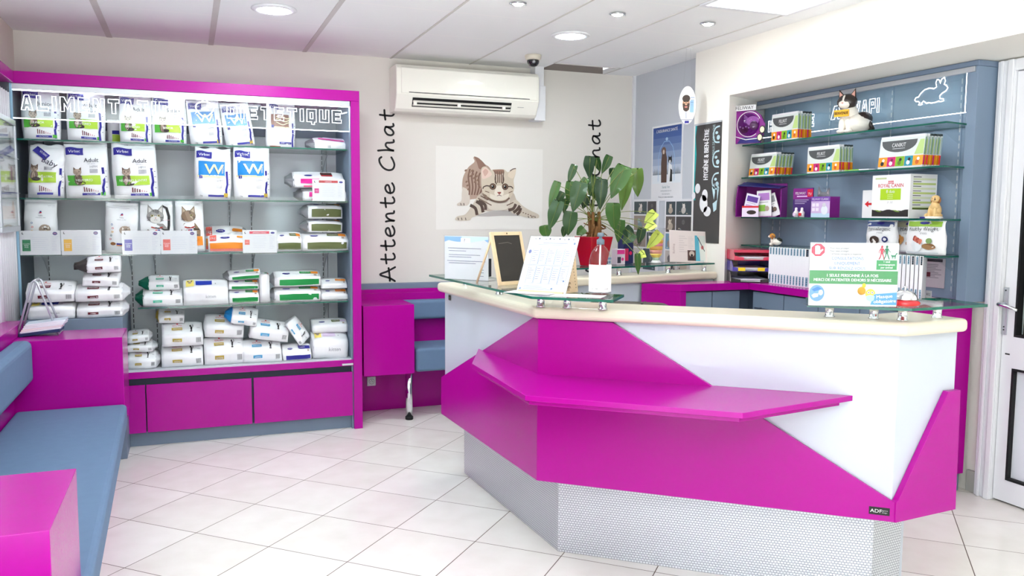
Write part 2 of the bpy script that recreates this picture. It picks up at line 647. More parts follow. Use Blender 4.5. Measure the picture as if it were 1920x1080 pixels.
m_.tube([(DX - .028, 2.940, 1.02), (DX - .07, 2.940, 1.02)], .010, CHROME, 12)
m_.tube([(DX - .07, 2.946, 1.021), (DX - .074, 2.922, 1.02), (DX - .072, 2.885, 1.012), (DX - .066, 2.845, 1.0)], [.010, .010, .009, .008], CHROME, 12)
for z in (.89, .905, 1.09):
    m_.tube([(DX - .0285, 2.940, z), (DX - .03, 2.940, z)], .004, DARK, 8)
struct(m_.obj('door_handle', door))
m_ = MB()
BO = mat('brown_hall_wall', (104, 84, 70), .8, var=.3, scale=3)
m_.box((5.3, .9, 0), (5.45, 4.2, 2.7), BO)
m_.box((3.97, .8, 0), (5.45, .9, 2.7), BO)  # unseen sides and ceiling added to keep daylight off the brown wall
m_.box((3.97, 4.2, 0), (5.45, 4.3, 2.7), BO)
m_.box((3.97, .8, 2.7), (5.45, 4.3, 2.8), BO)
struct(m_.obj('wall_outside'))

# ------------------------------------------------------------------ ceiling fittings
def downlight(x, y, label):
    t = thing('ceiling_light', label, 'ceiling light', (x, y, ZC), 'round recessed ceiling lights')
    m = MB()
    m.lathe([(.088, -.001), (.122, -.002), (.124, -.006), (.112, -.012), (.092, -.014), (.088, -.006)], (x, y, ZC), PVC, 40)
    m.obj('rim', t)
    m = MB()
    m.lathe([(.001, -.011), (.093, -.011), (.093, -.006), (.001, -.006)], (x, y, ZC), LAMP, 40)
    m.obj('diffuser', t)


downlight(.478, 4.852, 'round recessed ceiling light above the pet food display')
downlight(2.28, 4.82, 'round recessed ceiling light in front of the dome camera')
for k, (x, lab) in enumerate(((1.68, 'small ceiling spotlight farthest from the square light panel'),
                              (2.282, 'middle one of three small ceiling spotlights, beyond the round light'),
                              (2.883, 'small ceiling spotlight nearest to the square light panel'))):
    y = 4.212
    t = thing('ceiling_spotlight', lab, 'spotlight', (x, y, ZC), 'small recessed spotlights in a row')
    m = MB()
    m.lathe([(.032, -.001), (.046, -.002), (.046, -.006), (.036, -.010), (.032, -.004)], (x, y, ZC), STEEL, 28)
    m.obj('rim', t)
    m = MB()
    m.lathe([(.001, -.016), (.022, -.013), (.031, -.006), (.031, -.002)], (x, y, ZC), SPOT, 28)
    m.obj('lens', t)
    m = MB()
    for s in (-1, 1):
        m.box((x + s * .043 - .006, y - .004, ZC - .010), (x + s * .043 + .006, y + .004, ZC - .004), SILVER)
    m.obj('clip', t)
def panel_light(x, y, label, lamp=ADDEDLAMP):
    t = thing('ceiling_light', label, 'ceiling light', (x, y, ZC))
    m = MB()
    for (a, b) in (((x - .29, y - .3), (x + .29, y - .275)), ((x - .29, y + .285), (x + .29, y + .31)), ((x - .29, y - .275), (x - .265, y + .285)), ((x + .265, y - .275), (x + .29, y + .285))):
        m.box((a[0], a[1], ZC - .012), (b[0], b[1], ZC - .001), PVC)
    m.obj('frame', t, bevel=.002)
    m = MB()
    m.box((x - .265, y - .275, ZC - .008), (x + .265, y + .285, ZC - .002), lamp)
    m.obj('diffuser', t)


panel_light(2.875, 3.55, 'square white flat light panel in the ceiling over the counter', PANELLAMP2)
panel_light(.48, 3.4, 'added unseen square light panel in the ceiling between the food display and the counter')  # added out of view to brighten floor, counter side and ceiling
panel_light(.48, 1.6, 'added unseen square light panel in the ceiling above the waiting bench', PANELLAMP2)  # second added panel, out of view, extra light for the front area

# dome camera
x, y = 2.325, 5.535
t = thing('dome_camera', 'small security camera with dark dome under the ceiling', 'security camera', (x, y, ZC))
m = MB()
m.lathe([(.058, 0), (.060, -.01), (.056, -.026), (.046, -.036), (.001, -.036)], (x, y, ZC), mat('beige_plastic', (214, 206, 190), .4), 32)
m.obj('base', t)
m = MB()
SMOKE = mat('smoked_dome', (26, 26, 30), .08, coat=.6)
m.lathe([(.044, -.034), (.044, -.046), (.039, -.062), (.028, -.076), (.014, -.083), (.001, -.085)], (x, y, ZC), SMOKE, 32)
m.obj('dome', t)
m = MB()
m.tube([(x - .012, y - .039, ZC - .052), (x - .014, y - .048, ZC - .056)], .012, STEEL, 16)
m.obj('lens', t)

# air conditioner
x0, x1, y0, y1, z0, z1 = 1.40, 2.50, 5.825, 6.05, 2.185, 2.512
t = thing('air_conditioner', 'white split air conditioner mounted high on the cat corner wall', 'air conditioner', (1.95, YB, z0))
m = MB()
prof = [(y1, z0), (y1, z1), (y0 + .03, z1), (y0, z1 - .03), (y0, z0 + .115), (y0 + .05, z0 + .02), (y0 + .075, z0)]
m.prism([(x0, a, b) for a, b in prof], (x1 - x0, 0, 0), ACW)
m.obj('body', t, bevel=.008, seg=3)
m = MB()
m.prism([(x0 + .035, a, b) for a, b in ((y0 - .005, z0 + .122), (y0 - .005, z1 - .028), (y0 + .02, z1 - .012), (y0 + .02, z0 + .122))], (x1 - x0 - .05, 0, 0), ACW)
m.obj('front_panel', t, bevel=.006, seg=3)
m = MB()
m.box((x0 + .09, y0 - .0065, z0 + .128), (x1 - .08, y0 - .004, z0 + .133), DARK)
m.obj('panel_gap', t)
f2 = plane((x0, y0 + .05, z0 + .02), (1, 0, 0), (0, -.467, .885))
m = MB()
m.rect(f2, .12, .018, x1 - x0 - .22, .088, BLACK, .0015)
m.obj('outlet', t)
m = MB()
for v0, w in ((.026, .016), (.052, .018)):
    q = [f2(.125, v0, .004), f2(x1 - x0 - .225, v0, .004), f2(x1 - x0 - .225, v0 + w, .012), f2(.125, v0 + w, .012)]
    m.prism(q, f2(0, 0, -.004) - f2(0, 0, 0), ACW)
m.obj('louvre', t)
m = MB()
for u in (.14, .47, .82):
    q = f2(u, .048, .012)
    m.box((q.x - .012, q.y - .004, q.z - .012), (q.x + .012, q.y + .006, q.z + .012), ACW)
m.obj('louvre_clip', t)
m = MB()
f = plane((x1, y0, z0), (1, 0, 0), (0, .3, .95))
m.box((x1 - .17, y0 + .015, z0 + .068), (x1 - .12, y0 + .017, z0 + .071), ink(150, 150, 150))
m.box((x1 - .13, y0 + .05, z0 + .025), (x1 - .08, y0 + .06, z0 + .03), ink(120, 120, 120))
m.obj('indicator', t)
m = MB()
m.box((2.505, 5.93, 2.175), (2.60, 6.05, 2.44), PVC)
m.box((2.515, 5.945, 2.44), (2.59, 6.05, 2.62), PVC)
tag(m.obj('pipe_cover', bevel=.004), 'white pipe cover box beside the air conditioner', 'pipe cover')


# ------------------------------------------------------------------ reception counter
def kick_mat():
    """embossed aluminium tread plate"""
    m = bpy.data.materials.new('tread_plate')
    m.use_nodes = True
    nt = m.node_tree
    L, N = nt.links.new, nt.nodes.new
    b = nt.nodes['Principled BSDF']
    b.inputs['Base Color'].default_value = lin((196, 200, 206))
    b.inputs['Metallic'].default_value = .75
    b.inputs['Roughness'].default_value = .38
    uv = N('ShaderNodeTexCoord')
    mp = N('ShaderNodeMapping')
    mp.inputs['Scale'].default_value = (74, 74, 74)
    L(uv.outputs['UV'], mp.inputs['Vector'])
    ck = N('ShaderNodeTexBrick')
    ck.offset = .5
    ck.inputs['Scale'].default_value = 1
    ck.inputs['Mortar Size'].default_value = .16
    ck.inputs['Mortar Smooth'].default_value = .6
    ck.inputs['Brick Width'].default_value = .9
    ck.inputs['Row Height'].default_value = .75
    L(mp.outputs['Vector'], ck.inputs['Vector'])
    mx = N('ShaderNodeMix')
    mx.data_type = 'RGBA'
    mx.inputs['A'].default_value = lin((226, 229, 234))
    mx.inputs['B'].default_value = lin((166, 172, 181))
    L(ck.outputs['Fac'], mx.inputs['Factor'])
    L(mx.outputs['Result'], b.inputs['Base Color'])
    bp = N('ShaderNodeBump')
    bp.invert = True
    bp.inputs['Strength'].default_value = .5
    bp.inputs['Distance'].default_value = .003
    L(ck.outputs['Fac'], bp.inputs['Height'])
    L(bp.outputs['Normal'], b.inputs['Normal'])
    return m


KICK = kick_mat()
Q1, Q2, Q3, Q4 = V((1.300, 4.322)), V((1.346, 3.096)), V((2.369, 2.218)), V((2.680, 2.242))
Q = [Q1, Q2, Q3, Q4]


def offset(P, d):
    """open polyline moved d towards the customer side (left-hand side of travel is inside)"""
    out = []
    for i, p in enumerate(P):
        ns = []
        for a, b in ((i - 1, i), (i, i + 1)):
            if a >= 0 and b < len(P):
                e = (P[b] - P[a]).normalized()
                ns.append(V((e.y, -e.x)))
        n = ns[0] if len(ns) == 1 else (ns[0] + ns[1]) / (1 + ns[0].dot(ns[1]))
        out.append(p + n * d)
    return out


def band(P, d0, d1, z0, z1, m, mb):
    A, B = offset(P, d0), offset(P, d1)
    for i in range(len(P) - 1):
        mb.slab([A[i], A[i + 1], B[i + 1], B[i]], z0, z1, m)
    return mb


def shell(P, d0, d1, z0, z1, m, mb):
    """one closed band following the polyline"""
    A, B = offset(P, d0), offset(P, d1)
    poly = list(A) + list(B)[::-1]
    n = len(P)
    vs = [(p.x, p.y, z0) for p in poly] + [(p.x, p.y, z1) for p in poly]
    k = len(poly)
    fs = [((i + 1) % k, i, i + k, (i + 1) % k + k) for i in range(k)]
    for i in range(n - 1):
        a, b, c, d = i, i + 1, k - 2 - i, k - 1 - i
        fs += [(a, b, c, d), (d + k, c + k, b + k, a + k)]
    mb.add(vs, fs, m)
    return mb


counter = thing('reception_counter', 'angled white reception counter with magenta panels and metal foot', 'counter', (1.75, 2.95, 0))
m = MB()
shell(Q, -.16, -.002, .35, 1.035, WHITE, m)
m.obj('body', counter, bevel=.002)
# tread-plate foot, set back
m = MB()
A = offset(Q, -.115)
A[3] = A[3] + V((-.10, 0))
B = offset(Q, -.16)
B[3] = B[3] + V((-.10, 0))
shell([A[0], A[1], A[2], A[3]], -.03, 0, 0, .352, KICK, m)
o = m.obj('foot', counter)
me = o.data
uvl = me.uv_layers.new(name='UVMap')
for p in me.polygons:
    n = p.normal
    for li in p.loop_indices:
        c = me.vertices[me.loops[li].vertex_index].co
        uvl.data[li].uv = ((-n.y * c.x + n.x * c.y), c.z)


def fs(i):
    """printing surface of counter face i: u along the face from its first corner, v = height"""
    a, b = Q[i], Q[i + 1]
    return plane((a.x, a.y, 0), ((b - a).x, (b - a).y, 0), (0, 0, 1))


def panel(i, pts, th, mb, base=0.):
    f = fs(i)
    q = [f(u, v, base) for u, v in pts]
    mb.prism(q, f(0, 0, base + th) - f(0, 0, base), MAG)


F0 = (Q2 - Q1).length
F1 = (Q3 - Q2).length
F2 = (Q4 - Q3).length
TH = .018
m = MB()
e01 = TH * math.tan(math.radians(46.1) / 2)
e12 = TH * math.tan(math.radians(45.) / 2)
# lower-left facet, front facet and end facet: one folded magenta skin
panel(0, [(-.009, .35), (F0 + e01, .35), (F0 + e01, 1.032), (F0 - .04, 1.032), (-.009, .556)], TH, m)
m.obj('magenta_panel', counter, bevel=.0015)
m = MB()
panel(1, [(-e01, .35), (F1 + e12, .35), (F1 + e12, .425), (F1 - .006, .43), (.302, 1.032), (-e01, 1.032)], TH, m)
m.obj('magenta_panel', counter, bevel=.0015)
m = MB()
panel(2, [(-e12, .35), (.322, .35), (.312, .812), (.245, .812), (.004, .433), (-e12, .425)], TH + .006, m)
m.obj('magenta_panel', counter, bevel=.0015)
# dark shadow joint along the front diagonal
# bag shelf
zs = .803
m = MB()
P = [(1.312, 3.77), (1.147, 3.398), (1.126, 2.729), (1.709, 2.235), (2.262, 2.317), (2.235, 2.335), (1.362, 3.090)]
m.slab([(1.306, 3.77), (1.147, 3.398), (1.126, 2.729), (1.709, 2.235), (2.262, 2.317), (1.3465, 3.0965)], zs - .020, zs, MAG)
cx, cy = 1.55, 2.95
m.slab([(1.306, 3.70), (1.165, 3.385), (1.146, 2.74), (1.714, 2.259), (2.215, 2.335), (1.3465, 3.0965)], zs - .038, zs - .020, MAG)
m.obj('bag_shelf', counter, bevel=.0015)
# cream top with rounded nose
m = MB()
shell(Q, -.215, .045, 1.035, 1.085, CREAM, m)
o = m.obj('countertop', counter, bevel=.018, seg=4)
# work desk behind the upstand (clerk side)
m = MB()
shell([V((1.50, 4.15)), V((1.56, 3.20)), V((2.45, 2.42))], -.45, 0, .70, .73, CREAM, m)
m.obj('desk_top', counter, bevel=.003)
m = MB()
m.box((1.56, 3.9, 0), (1.9, 3.93, .70), WHITE)
shell([V((2.55, 2.38)), V((2.62, 2.39))], -.40, 0, 0, .70, WHITE, m)
m.obj('desk_support', counter)
# maker's plates
m = MB()
f = fs(1)
f_ = lambda u, v, off=0.: f(u, v, off + TH)
m.rect(f_, F1 - .078, .372, F1 - .008, .401, BLACK, .001)
m.text(f_, 'ADF', F1 - .074, .3805, .013, ink(225, 225, 225), .002, 'L', 1.15)
m.text(f_, 'agence', F1 - .034, .388, .005, ink(190, 190, 190), .002, 'L', maxw=.022)
m.text(f_, 'design', F1 - .034, .380, .005, ink(190, 190, 190), .002, 'L', maxw=.022)
m.obj('maker_plate', counter)
m = MB()
f = fs(0)
m.rect(f, .068, .993, .105, 1.020, BLACK, .001)
m.text(f, 'ADF', .087, 1.005, .007, ink(200, 200, 200), .002)
m.text(f, 'agence', .087, .998, .004, ink(200, 200, 200), .002)
m.obj('maker_plate', counter)


def standoff(x, y, par, z0=1.085, z1=1.135):
    m = MB()
    m.lathe([(.019, 0), (.019, .004), (.0155, .005), (.0155, z1 - z0 - .004), (.019, z1 - z0 - .003), (.019, z1 - z0)], (x, y, z0), CHROME, 24)
    m.obj('standoff', par)


def pane(poly, z0, z1, mb):
    """glass plate: clear faces, green edge"""
    n = len(poly)
    ar = sum(poly[i][0] * poly[(i + 1) % n][1] - poly[(i + 1) % n][0] * poly[i][1] for i in range(n))
    if ar < 0:
        poly = poly[::-1]
    lo = [(p[0], p[1], z0) for p in poly]
    hi = [(p[0], p[1], z1) for p in poly]
    mb.add(lo + hi, [tuple(range(n - 1, -1, -1)), tuple(range(n, 2 * n))], GLASS)
    mb.add(lo + hi, [(i, (i + 1) % n, (i + 1) % n + n, i + n) for i in range(n)], GLASSE)


t = thing('glass_shelf', 'green-edged glass shelf on chrome posts along the folded corner of the counter top', 'glass shelf', (1.33, 3.2, 1.085), 'glass plates on the counters')
m = MB()
pane([(1.150, 4.10), (1.222, 2.905), (1.461, 2.692), (1.600, 2.86), (1.44, 3.02), (1.395, 4.14)], 1.135, 1.145, m)
m.obj('plate', t)
for x, y in ((1.352, 4.10), (1.344, 3.586), (1.328, 3.06), (1.411, 2.985), (1.521, 2.890)):
    standoff(x, y, t)
t = thing('glass_shelf', 'green-edged glass shelf carrying the bell at the door end of the counter', 'glass shelf', (2.38, 2.3, 1.085), 'glass plates on the counters')
m = MB()
pane([(2.056, 2.345), (2.313, 2.121), (2.69, 2.133), (2.72, 2.36), (2.44, 2.38), (2.22, 2.54)], 1.135, 1.145, m)
m.obj('plate', t)
for x, y in ((2.215, 2.405), (2.334, 2.310), (2.394, 2.235), (2.584, 2.254)):
    standoff(x, y, t)

# ---------------- low partition towards the cat corner
t = thing('partition', 'low white partition with cream ledge between reception and cat corner', 'partition', (2.4, 4.55, 0))
pa, pb = V((1.34, 4.35)), V((3.34, 4.735))
NL = n_ = V((-(pb - pa).y, (pb - pa).x)).normalized()
m = MB()
ps = pa + (pb - pa) * .2
m.slab([ps, pb, pb + n_ * .10, ps + n_ * .10], 0, 1.024, WHITE)
m.obj('body', t)
m = MB()
m.slab([pa + (pb - pa) * .09 - n_ * .04, pb - n_ * .04, pb + n_ * .25, pa + (pb - pa) * .09 + n_ * .05], 1.024, 1.074, CREAM)
m.obj('ledge', t, bevel=.014, seg=3)
LG = [pa + (pb - pa) * .385 - n_ * .03, pb - (pb - pa) * .01 - n_ * .03]
pt = thing('glass_shelf', 'glass shelf under the red plant pot on the partition ledge', 'glass shelf', (2.6, 4.6, 1.085), 'glass plates on the counters')
m = MB()
pane([tuple(LG[0]), tuple(LG[1]), tuple(LG[1] + n_ * .24), tuple(LG[0] + n_ * .24)], 1.124, 1.134, m)
m.obj('plate', pt)
for k in (.03, .36, .70, .97):
    q = LG[0] + (LG[1] - LG[0]) * k + n_ * .06
    standoff(q.x, q.y, pt, 1.074, 1.124)
def ledge(px, back=.10):
    """point on the partition's glass: distance px along from its start"""
    q = pa + (pb - pa).normalized() * px + NL * back
    return q

# ---------------- back desk: magenta L with slate cupboards
t = thing('back_desk', 'magenta L-shaped desk with slate cupboards below the wall shelves', 'desk', (3.4, 4.0, 0))
zw = 1.02
m = MB()
m.prism([(x, y, zw - .045) for x, y in ((2.885, 4.435), (3.395, 4.42), (3.405, 3.10), (3.80, 3.10), (3.80, 4.60), (3.36, 4.59), (2.69, 4.585))], (0, 0, .045), MAG)
m.obj('worktop', t, bevel=.002)
m = MB()
m.slab([(2.885, 4.437), (2.93, 4.437), (2.735, 4.585), (2.69, 4.585)], 0, zw - .045, MAG)
m.obj('end_panel', t, bevel=.002)
m = MB()
m.box((3.405, 3.10, .10), (3.80, 3.14, zw - .045), MAG)
m.obj('end_panel', t, bevel=.002)
m = MB()
m.box((3.46, 3.125, 0), (3.80, 3.14, .10), BLU)
m.box((3.46, 3.14, 0), (3.48, 4.4, .10), BLU)
m.obj('plinth', t)
m = MB()
m.box((3.43, 3.14, .10), (3.80, 4.58, zw - .05), NAVYEDGE)
m.box((2.93, 4.465, .10), (3.43, 4.58, zw - .05), NAVYEDGE)
m.obj('carcass', t)
for x0, x1 in ((2.93, 3.13), (3.136, 3.345)):
    m = MB()
    m.box((x0, 4.447, .10), (x1, 4.465, zw - .055), BLU)
    m.obj('door', t, bevel=.001)
for y0, y1 in ((4.10, 4.395), (3.80, 4.094), (3.48, 3.794), (3.145, 3.474)):
    m = MB()
    m.box((3.412, y0, .10), (3.43, y1, zw - .055), BLU)
    d = m.obj('door', t, bevel=.001)
    m = MB()
    yy = (y0 + y1) / 2
    m.box((3.385, y0 + .005, .858), (3.393, y1 - .05, .868), NAVYEDGE)
    m.box((3.393, y0 + .02, .858), (3.412, y0 + .03, .868), NAVYEDGE)
    m.box((3.393, y1 - .09, .858), (3.412, y1 - .08, .868), NAVYEDGE)
    m.obj('handle', d)

# ---------------- office chair behind the counter
LEATHER = mat('black_brown_leather', (52, 42, 36), .42, coat=.1, bump=.3, bscale=160)
cx, cy = 2.13, 3.66
t = thing('office_chair', 'dark brown leather office chair tucked behind the counter', 'chair', (cx, cy, 0))
Mc = Matrix.Translation((cx, cy, 0)) @ Matrix.Rotation(math.radians(140), 4, 'Z')
m = MB(Mc)
m.box((-.25, -.24, .45), (.25, .24, .55), LEATHER)
m.obj('seat', t, bevel=.04, seg=4)
m = MB(Mc)
n = 16
pr = [(-.235, .52)] + [(-.235 + .09 * (1 - math.cos(a)), .955 + .09 * math.sin(a)) for a in [PI / 2 * i / 6 for i in range(7)]]
pr = pr + [(-x, z) for x, z in pr[::-1]]
m.prism([(x, .24, z) for x, z in pr], (0, .085, 0), LEATHER)
m.obj('backrest', t, bevel=.025, seg=4)
m = MB(Mc)
for x in (-.075, .075):
    m.box((x - .003, .232, .56), (x + .003, .333, 1.045), BLACK)
m.obj('backrest_seam', t)
m = MB(Mc)
m.tube([(0, 0, .10), (0, 0, .45)], .03, CHROME, 16)
m.obj('column', t)
for k in range(5):
    a = 2 * PI * k / 5
    m = MB(Mc)
    m.tube([(0, 0, .11), (.28 * math.cos(a), .28 * math.sin(a), .07)], [.028, .018], BLACK, 10)
    lg = m.obj('leg', t)
    m = MB(Mc)
    m.tube([(.28 * math.cos(a) - .02 * math.sin(a), .28 * math.sin(a) + .02 * math.cos(a), .028), (.28 * math.cos(a) + .02 * math.sin(a), .28 * math.sin(a) - .02 * math.cos(a), .028)], .028, RUBBER, 16)
    m.obj('caster', lg)
for s in (-1, 1):
    m = MB(Mc)
    m.tube([(s * .27, -.10, .5), (s * .29, -.10, .68), (s * .29, .16, .70), (s * .24, .26, .68)], .018, BLACK, 10)
    m.obj('armrest', t)

# ------------------------------------------------------------------ pet food display unit
unit = thing('display_unit', 'tall magenta-framed pet food display with glass shelves and drawers', 'display unit', (.05, 5.75, 0))
YF0 = 5.48
m = MB()
m.box((-.985, YF0, 2.185), (1.069, YB, 2.253), MAG)
m.obj('top_board', unit, bevel=.002)
m = MB()
m.box((1.012, YF0, 0), (1.069, YB, 2.185), MAG)
m.obj('side_board', unit, bevel=.002)
m = MB()
m.box((1.0, 5.5, .09), (1.012, 6.03, 2.185), BLU)
m.obj('side_lining', unit)
m = MB()
m.box((-.975, 5.47, .43), (-.925, 6.03, 2.185), DGREY)
m.obj('side_lining', unit)
m = MB()
m.box((-.96, 6.02, .43), (.93, 6.045, 2.185), GREY)
m.box((.934, 6.015, .43), (1.0, 6.045, 2.185), GREY)
m.box((-.96, 6.005, 1.98), (1.0, 6.02, 2.185), mat('slate_upper_panel', (120, 128, 142), .6))
m.obj('back_panel', unit)
m = MB()
m.box((-.92, YF0 + .004, 2.152), (1.006, YF0 + .03, 2.185), SILVER)
m.box((-.926, YF0 + .002, .85), (-.912, YF0 + .016, 2.185), mat('pale_blue_profile', (150, 190, 214), .4))
m.obj('light_rail', unit, bevel=.003)
m = MB()
m.box((-.91, YF0 + .012, 2.146), (1.0, YF0 + .026, 2.152), LEDS)
m.obj('added_led_strip', unit)  # glowing strip added to brighten the back of the shelves
m = MB()
for x in (-.55, -.05, .45, .85):
    m.lathe([(.001, -.004), (.04, -.004), (.045, -.001), (.045, 0)], (x, 5.68, 2.185), LEDS, 20)
m.obj('cabinet_lamp', unit)
m = MB()
m.box((-.40, YF0 + .005, .434), (1.012, 6.03, .474), MAG)
m.obj('bottom_board', unit, bevel=.0015)
m = MB()
m.box((-.40, YF0 + .02, .474), (1.0, 6.0, .481), mat('clear_shelf_liner', (200, 204, 210), .15))
m.obj('shelf_liner', unit)
m = MB()
m.box((-.40, 5.53, .09), (1.0, 6.0, .434), NAVYEDGE)
m.obj('carcass', unit)
m = MB()
m.box((-.42, 5.535, 0), (1.012, 5.56, .09), BLU)
m.box((1.0, 5.5, 0), (1.012, 5.6, .09), BLU)
m.obj('plinth', unit)
for x0, x1 in ((-.42, -.275), (-.268, 0.3536), (0.3668, 1.005)):
    m = MB()
    m.box((x0, 5.488, .093), (x1, 5.506, .392), MAG)
    m.obj('drawer_front', unit, bevel=.0015)
m = MB()
m.box((.935, 5.478, .440), (1.008, 5.486, .452), SILVER)
m.obj('lock_bar', unit)
m = MB()
m.box((-.915, 5.27, 0), (-.372, 6.0, .842), BLU)
m.obj('side_plinth', unit, bevel=.002)
SLOT = mat('upright_slots', (60, 62, 66), .7)
UPR = (-.84, -.355, -.212, .268, .412, .899)
for x in UPR:
    m = MB()
    m.box((x - .011, 6.012, .48), (x + .011, 6.02, 2.18), STEEL if x < -9 else GREY)
    z = .50
    while z < 2.15:
        m.box((x - .0025, 6.0105, z), (x + .0025, 6.0122, z + .026), SLOT)
        z += .036
    m.obj('slotted_upright', unit)
SH = [(1.875, -.915, .02), (1.875, .024, .99), (1.535, -.915, .24), (1.535, .244, .99), (1.205, -.915, .24), (1.205, .244, .99), (.872, -.30, .24), (.872, .244, .985)]
for z, x0, x1 in SH:
    m = MB()
    pane([(x0, 5.505), (x1, 5.505), (x1, 5.995), (x0, 5.995)], z - .009, z, m)
    m.obj('shelf', unit)
for z, a in ((1.875, 0), (1.535, 0), (1.205, 0), (.872, 2)):
    for x in UPR[a:]:
        m = MB()
        m.prism([(x - .0015, 6.01, z - .011), (x - .0015, 5.74, z - .011), (x - .0015, 5.74, z - .022), (x - .0015, 5.86, z - .06), (x - .0015, 5.96, z - .12), (x - .0015, 6.01, z - .15)], (.003, 0, 0), CLEAR)
        m.tube([(x, 6.0, z - .145), (x, 5.95, z - .116), (x, 5.85, z - .058), (x, 5.745, z - .02)], .003, SILVER, 6)
        m.obj('bracket', unit)
for z, x0, x1 in ((1.535, -.915, .99), (1.205, -.915, .99), (.872, -.30, .60)):
    m = MB()
    m.box((x0, 5.498, z - .014), (x1, 5.501, z + .022), CLEAR)
    m.box((x0, 5.498, z - .014), (x1, 5.505, z - .011), CLEAR)
    m.obj('price_rail', unit)

# glass fascia with edge-lit lettering
t = thing('glass_sign', 'clear glass fascia with glowing outlined food lettering across the display top', 'sign', (.05, YF0, 1.98))
m = MB()
zb = 1.985
m.box((-.912, 5.4845, zb), (1.003, 5.4905, 2.15), GLASS)
m.obj('pane', t)
f = plane((0, 5.484, 0), (1, 0, 0), (0, 0, 1))
m = MB()
m.stroke(f, [(-.912, zb + .003), (1.003, zb + .003), (1.003, 2.15)], .006, EDGELIT, .0015)
a, b = (-0.8694, 2.0319), (-0.0047, 2.0141)
sign_text(m, f, 'ALIMENTATION', a[0], a[1] + .004, .084, b[0] - a[0])
a, b = (0.2452, 2.0255), (0.9503, 2.0404)
sign_text(m, f, 'DIETETIQUE', a[0], b[1], .080, b[0] - a[0])
c = (0.1163, 2.0875)
m.stroke(f, [(c[0] + .05 * math.sin(2 * PI * k / 18) * (1 - .35 * math.cos(2 * PI * k / 18)), c[1] - .045 * math.cos(2 * PI * k / 18)) for k in range(18)], .006, EDGELIT, .0015, True)
m.stroke(f, [(c[0] - .015, c[1] + .045), (c[0], c[1] + .08), (c[0] + .02, c[1] + .04)], .006, EDGELIT, .0015)
m.stroke(f, [(c[0] - .02, c[1]), (c[0], c[1] + .012), (c[0] + .02, c[1] - .004)], .006, EDGELIT, .0015)
c = (0.9754, 2.1034)
m.stroke(f, [(c[0] - .02, c[1] - .002), (c[0] + .012, c[1] + .008)], .006, EDGELIT, .0015)
m.obj('lettering', t)

# slatted display wall along the left wall
sl = thing('slat_panel', 'white ribbed display panel on the wall beside the food display', 'display panel', (-.95, 5.0, .81))
m = MB()
m.box((-.984, 3.6, .81), (-.935, 5.468, 2.13), PVC)
y = 5.05
while y < 5.46:
    m.tube([(-.932, y, .812), (-.932, y, 2.128)], .011, PVC, 10)
    y += .058
m.obj('ribbed_board', sl)
m = MB()
y = 4.55
z = .84
while z < 1.95:
    for k in range(4):
        m.box((-.936, 4.84, z + k * .012), (-.934, 4.96, z + k * .012 + .006), DARK)
    z += .072
m.obj('vent_slots', sl)
m = MB()
m.box((-.985, 3.6, 2.185), (-.90, 5.478, 2.253), MAG)
m.obj('top_trim', sl, bevel=.002)

t = thing('reflecting_frame', 'silver-framed glass panel with painted bag reflections on the ribbed panel', 'framed panel', (-.91, 5.2, 1.34))
fx = -.905
y0, y1, z0, z1 = 4.90, 5.40, 1.345, 1.965
m = MB()
for a in (((fx, y0, z1 - .03), (fx + .018, y1, z1)), ((fx, y0, z0), (fx + .018, y1, z0 + .03)), ((fx, y1 - .03, z0 + .03), (fx + .018, y1, z1 - .03)), ((fx, y0, z0 + .03), (fx + .018, y0 + .03, z1 - .03))):
    m.box(a[0], a[1], SILVER)
m.obj('frame', t, bevel=.003)
m = MB()
m.box((fx + .002, y0 + .03, z0 + .03), (fx + .006, y1 - .03, z1 - .03), mat('frosted_backing', (208, 212, 212), .25))
f = plane((fx + .006, y0, z0), (0, 1, 0), (0, 0, 1))
rr = random.Random(4)
for k in range(3):
    v = .05 + .19 * k
    m.rect(f, .05, v, .45, v + .15, ink(226, 226, 228), .002)
    m.rect(f, .08, v + .02, .42, v + .09, (ink(232, 206, 196), ink(216, 226, 170), ink(196, 204, 204))[k], .003)
    m.ell(f, .36, v + .07, .03, .05, (ink(210, 160, 120), ink(196, 150, 170), ink(130, 120, 116))[k], .004)
m.obj('leaflets', t)  # flat colour shapes standing for the bags reflected in the glass
m = MB()
m.box((fx + .012, y0 + .03, z0 + .03), (fx + .014, y1 - .03, z1 - .03), CLEAR)
for z in (z0 + .21, z0 + .40):
    m.box((fx + .010, y0 + .03, z), (fx + .03, y1 - .03, z + .006), CLEAR)
m.obj('clear_cover', t)
t2 = None

# ------------------------------------------------------------------ bench along the left wall
bench = thing('bench', 'magenta box bench with blue upholstery along the wall', 'bench', (-.65, 3.5, 0))
m = MB()
m.box((-.984, 4.72, .335), (-.337, 5.09, .805), MAG)
m.obj('end_box', bench, bevel=.002)
m = MB()
m.box((-.984, 2.0, .335), (-.84, 4.72, .868), MAG)
m.box((-.94, 4.72, .806), (-.84, 5.09, .868), MAG)
m.obj('back_board', bench, bevel=.002)
m = MB()
m.slab([(-.98, 1.2), (-.325, 1.2), (-.412, 5.05), (-.98, 5.05)], 0, .332, MAG)
m.obj('base', bench, bevel=.002)
m = MB()
m.slab([(-.838, 1.2), (-.246, 1.2), (-.326, 4.717), (-.838, 4.717)], .336, .452, FAB)
o = m.obj('seat_cushion', bench, bevel=.022, seg=4)
m = MB()
m.box((-.838, 1.2, .60), (-.745, 4.70, .815), FAB)
m.obj('back_cushion', bench, bevel=.03, seg=4)
m = MB()
ax, z = -0.3037, .76
ay1, ay0 = 2.4886, 2.015
m.box((-.984, ay0, 0), (ax, ay1, z), MAG)
m.obj('armrest_box', bench, bevel=.002)

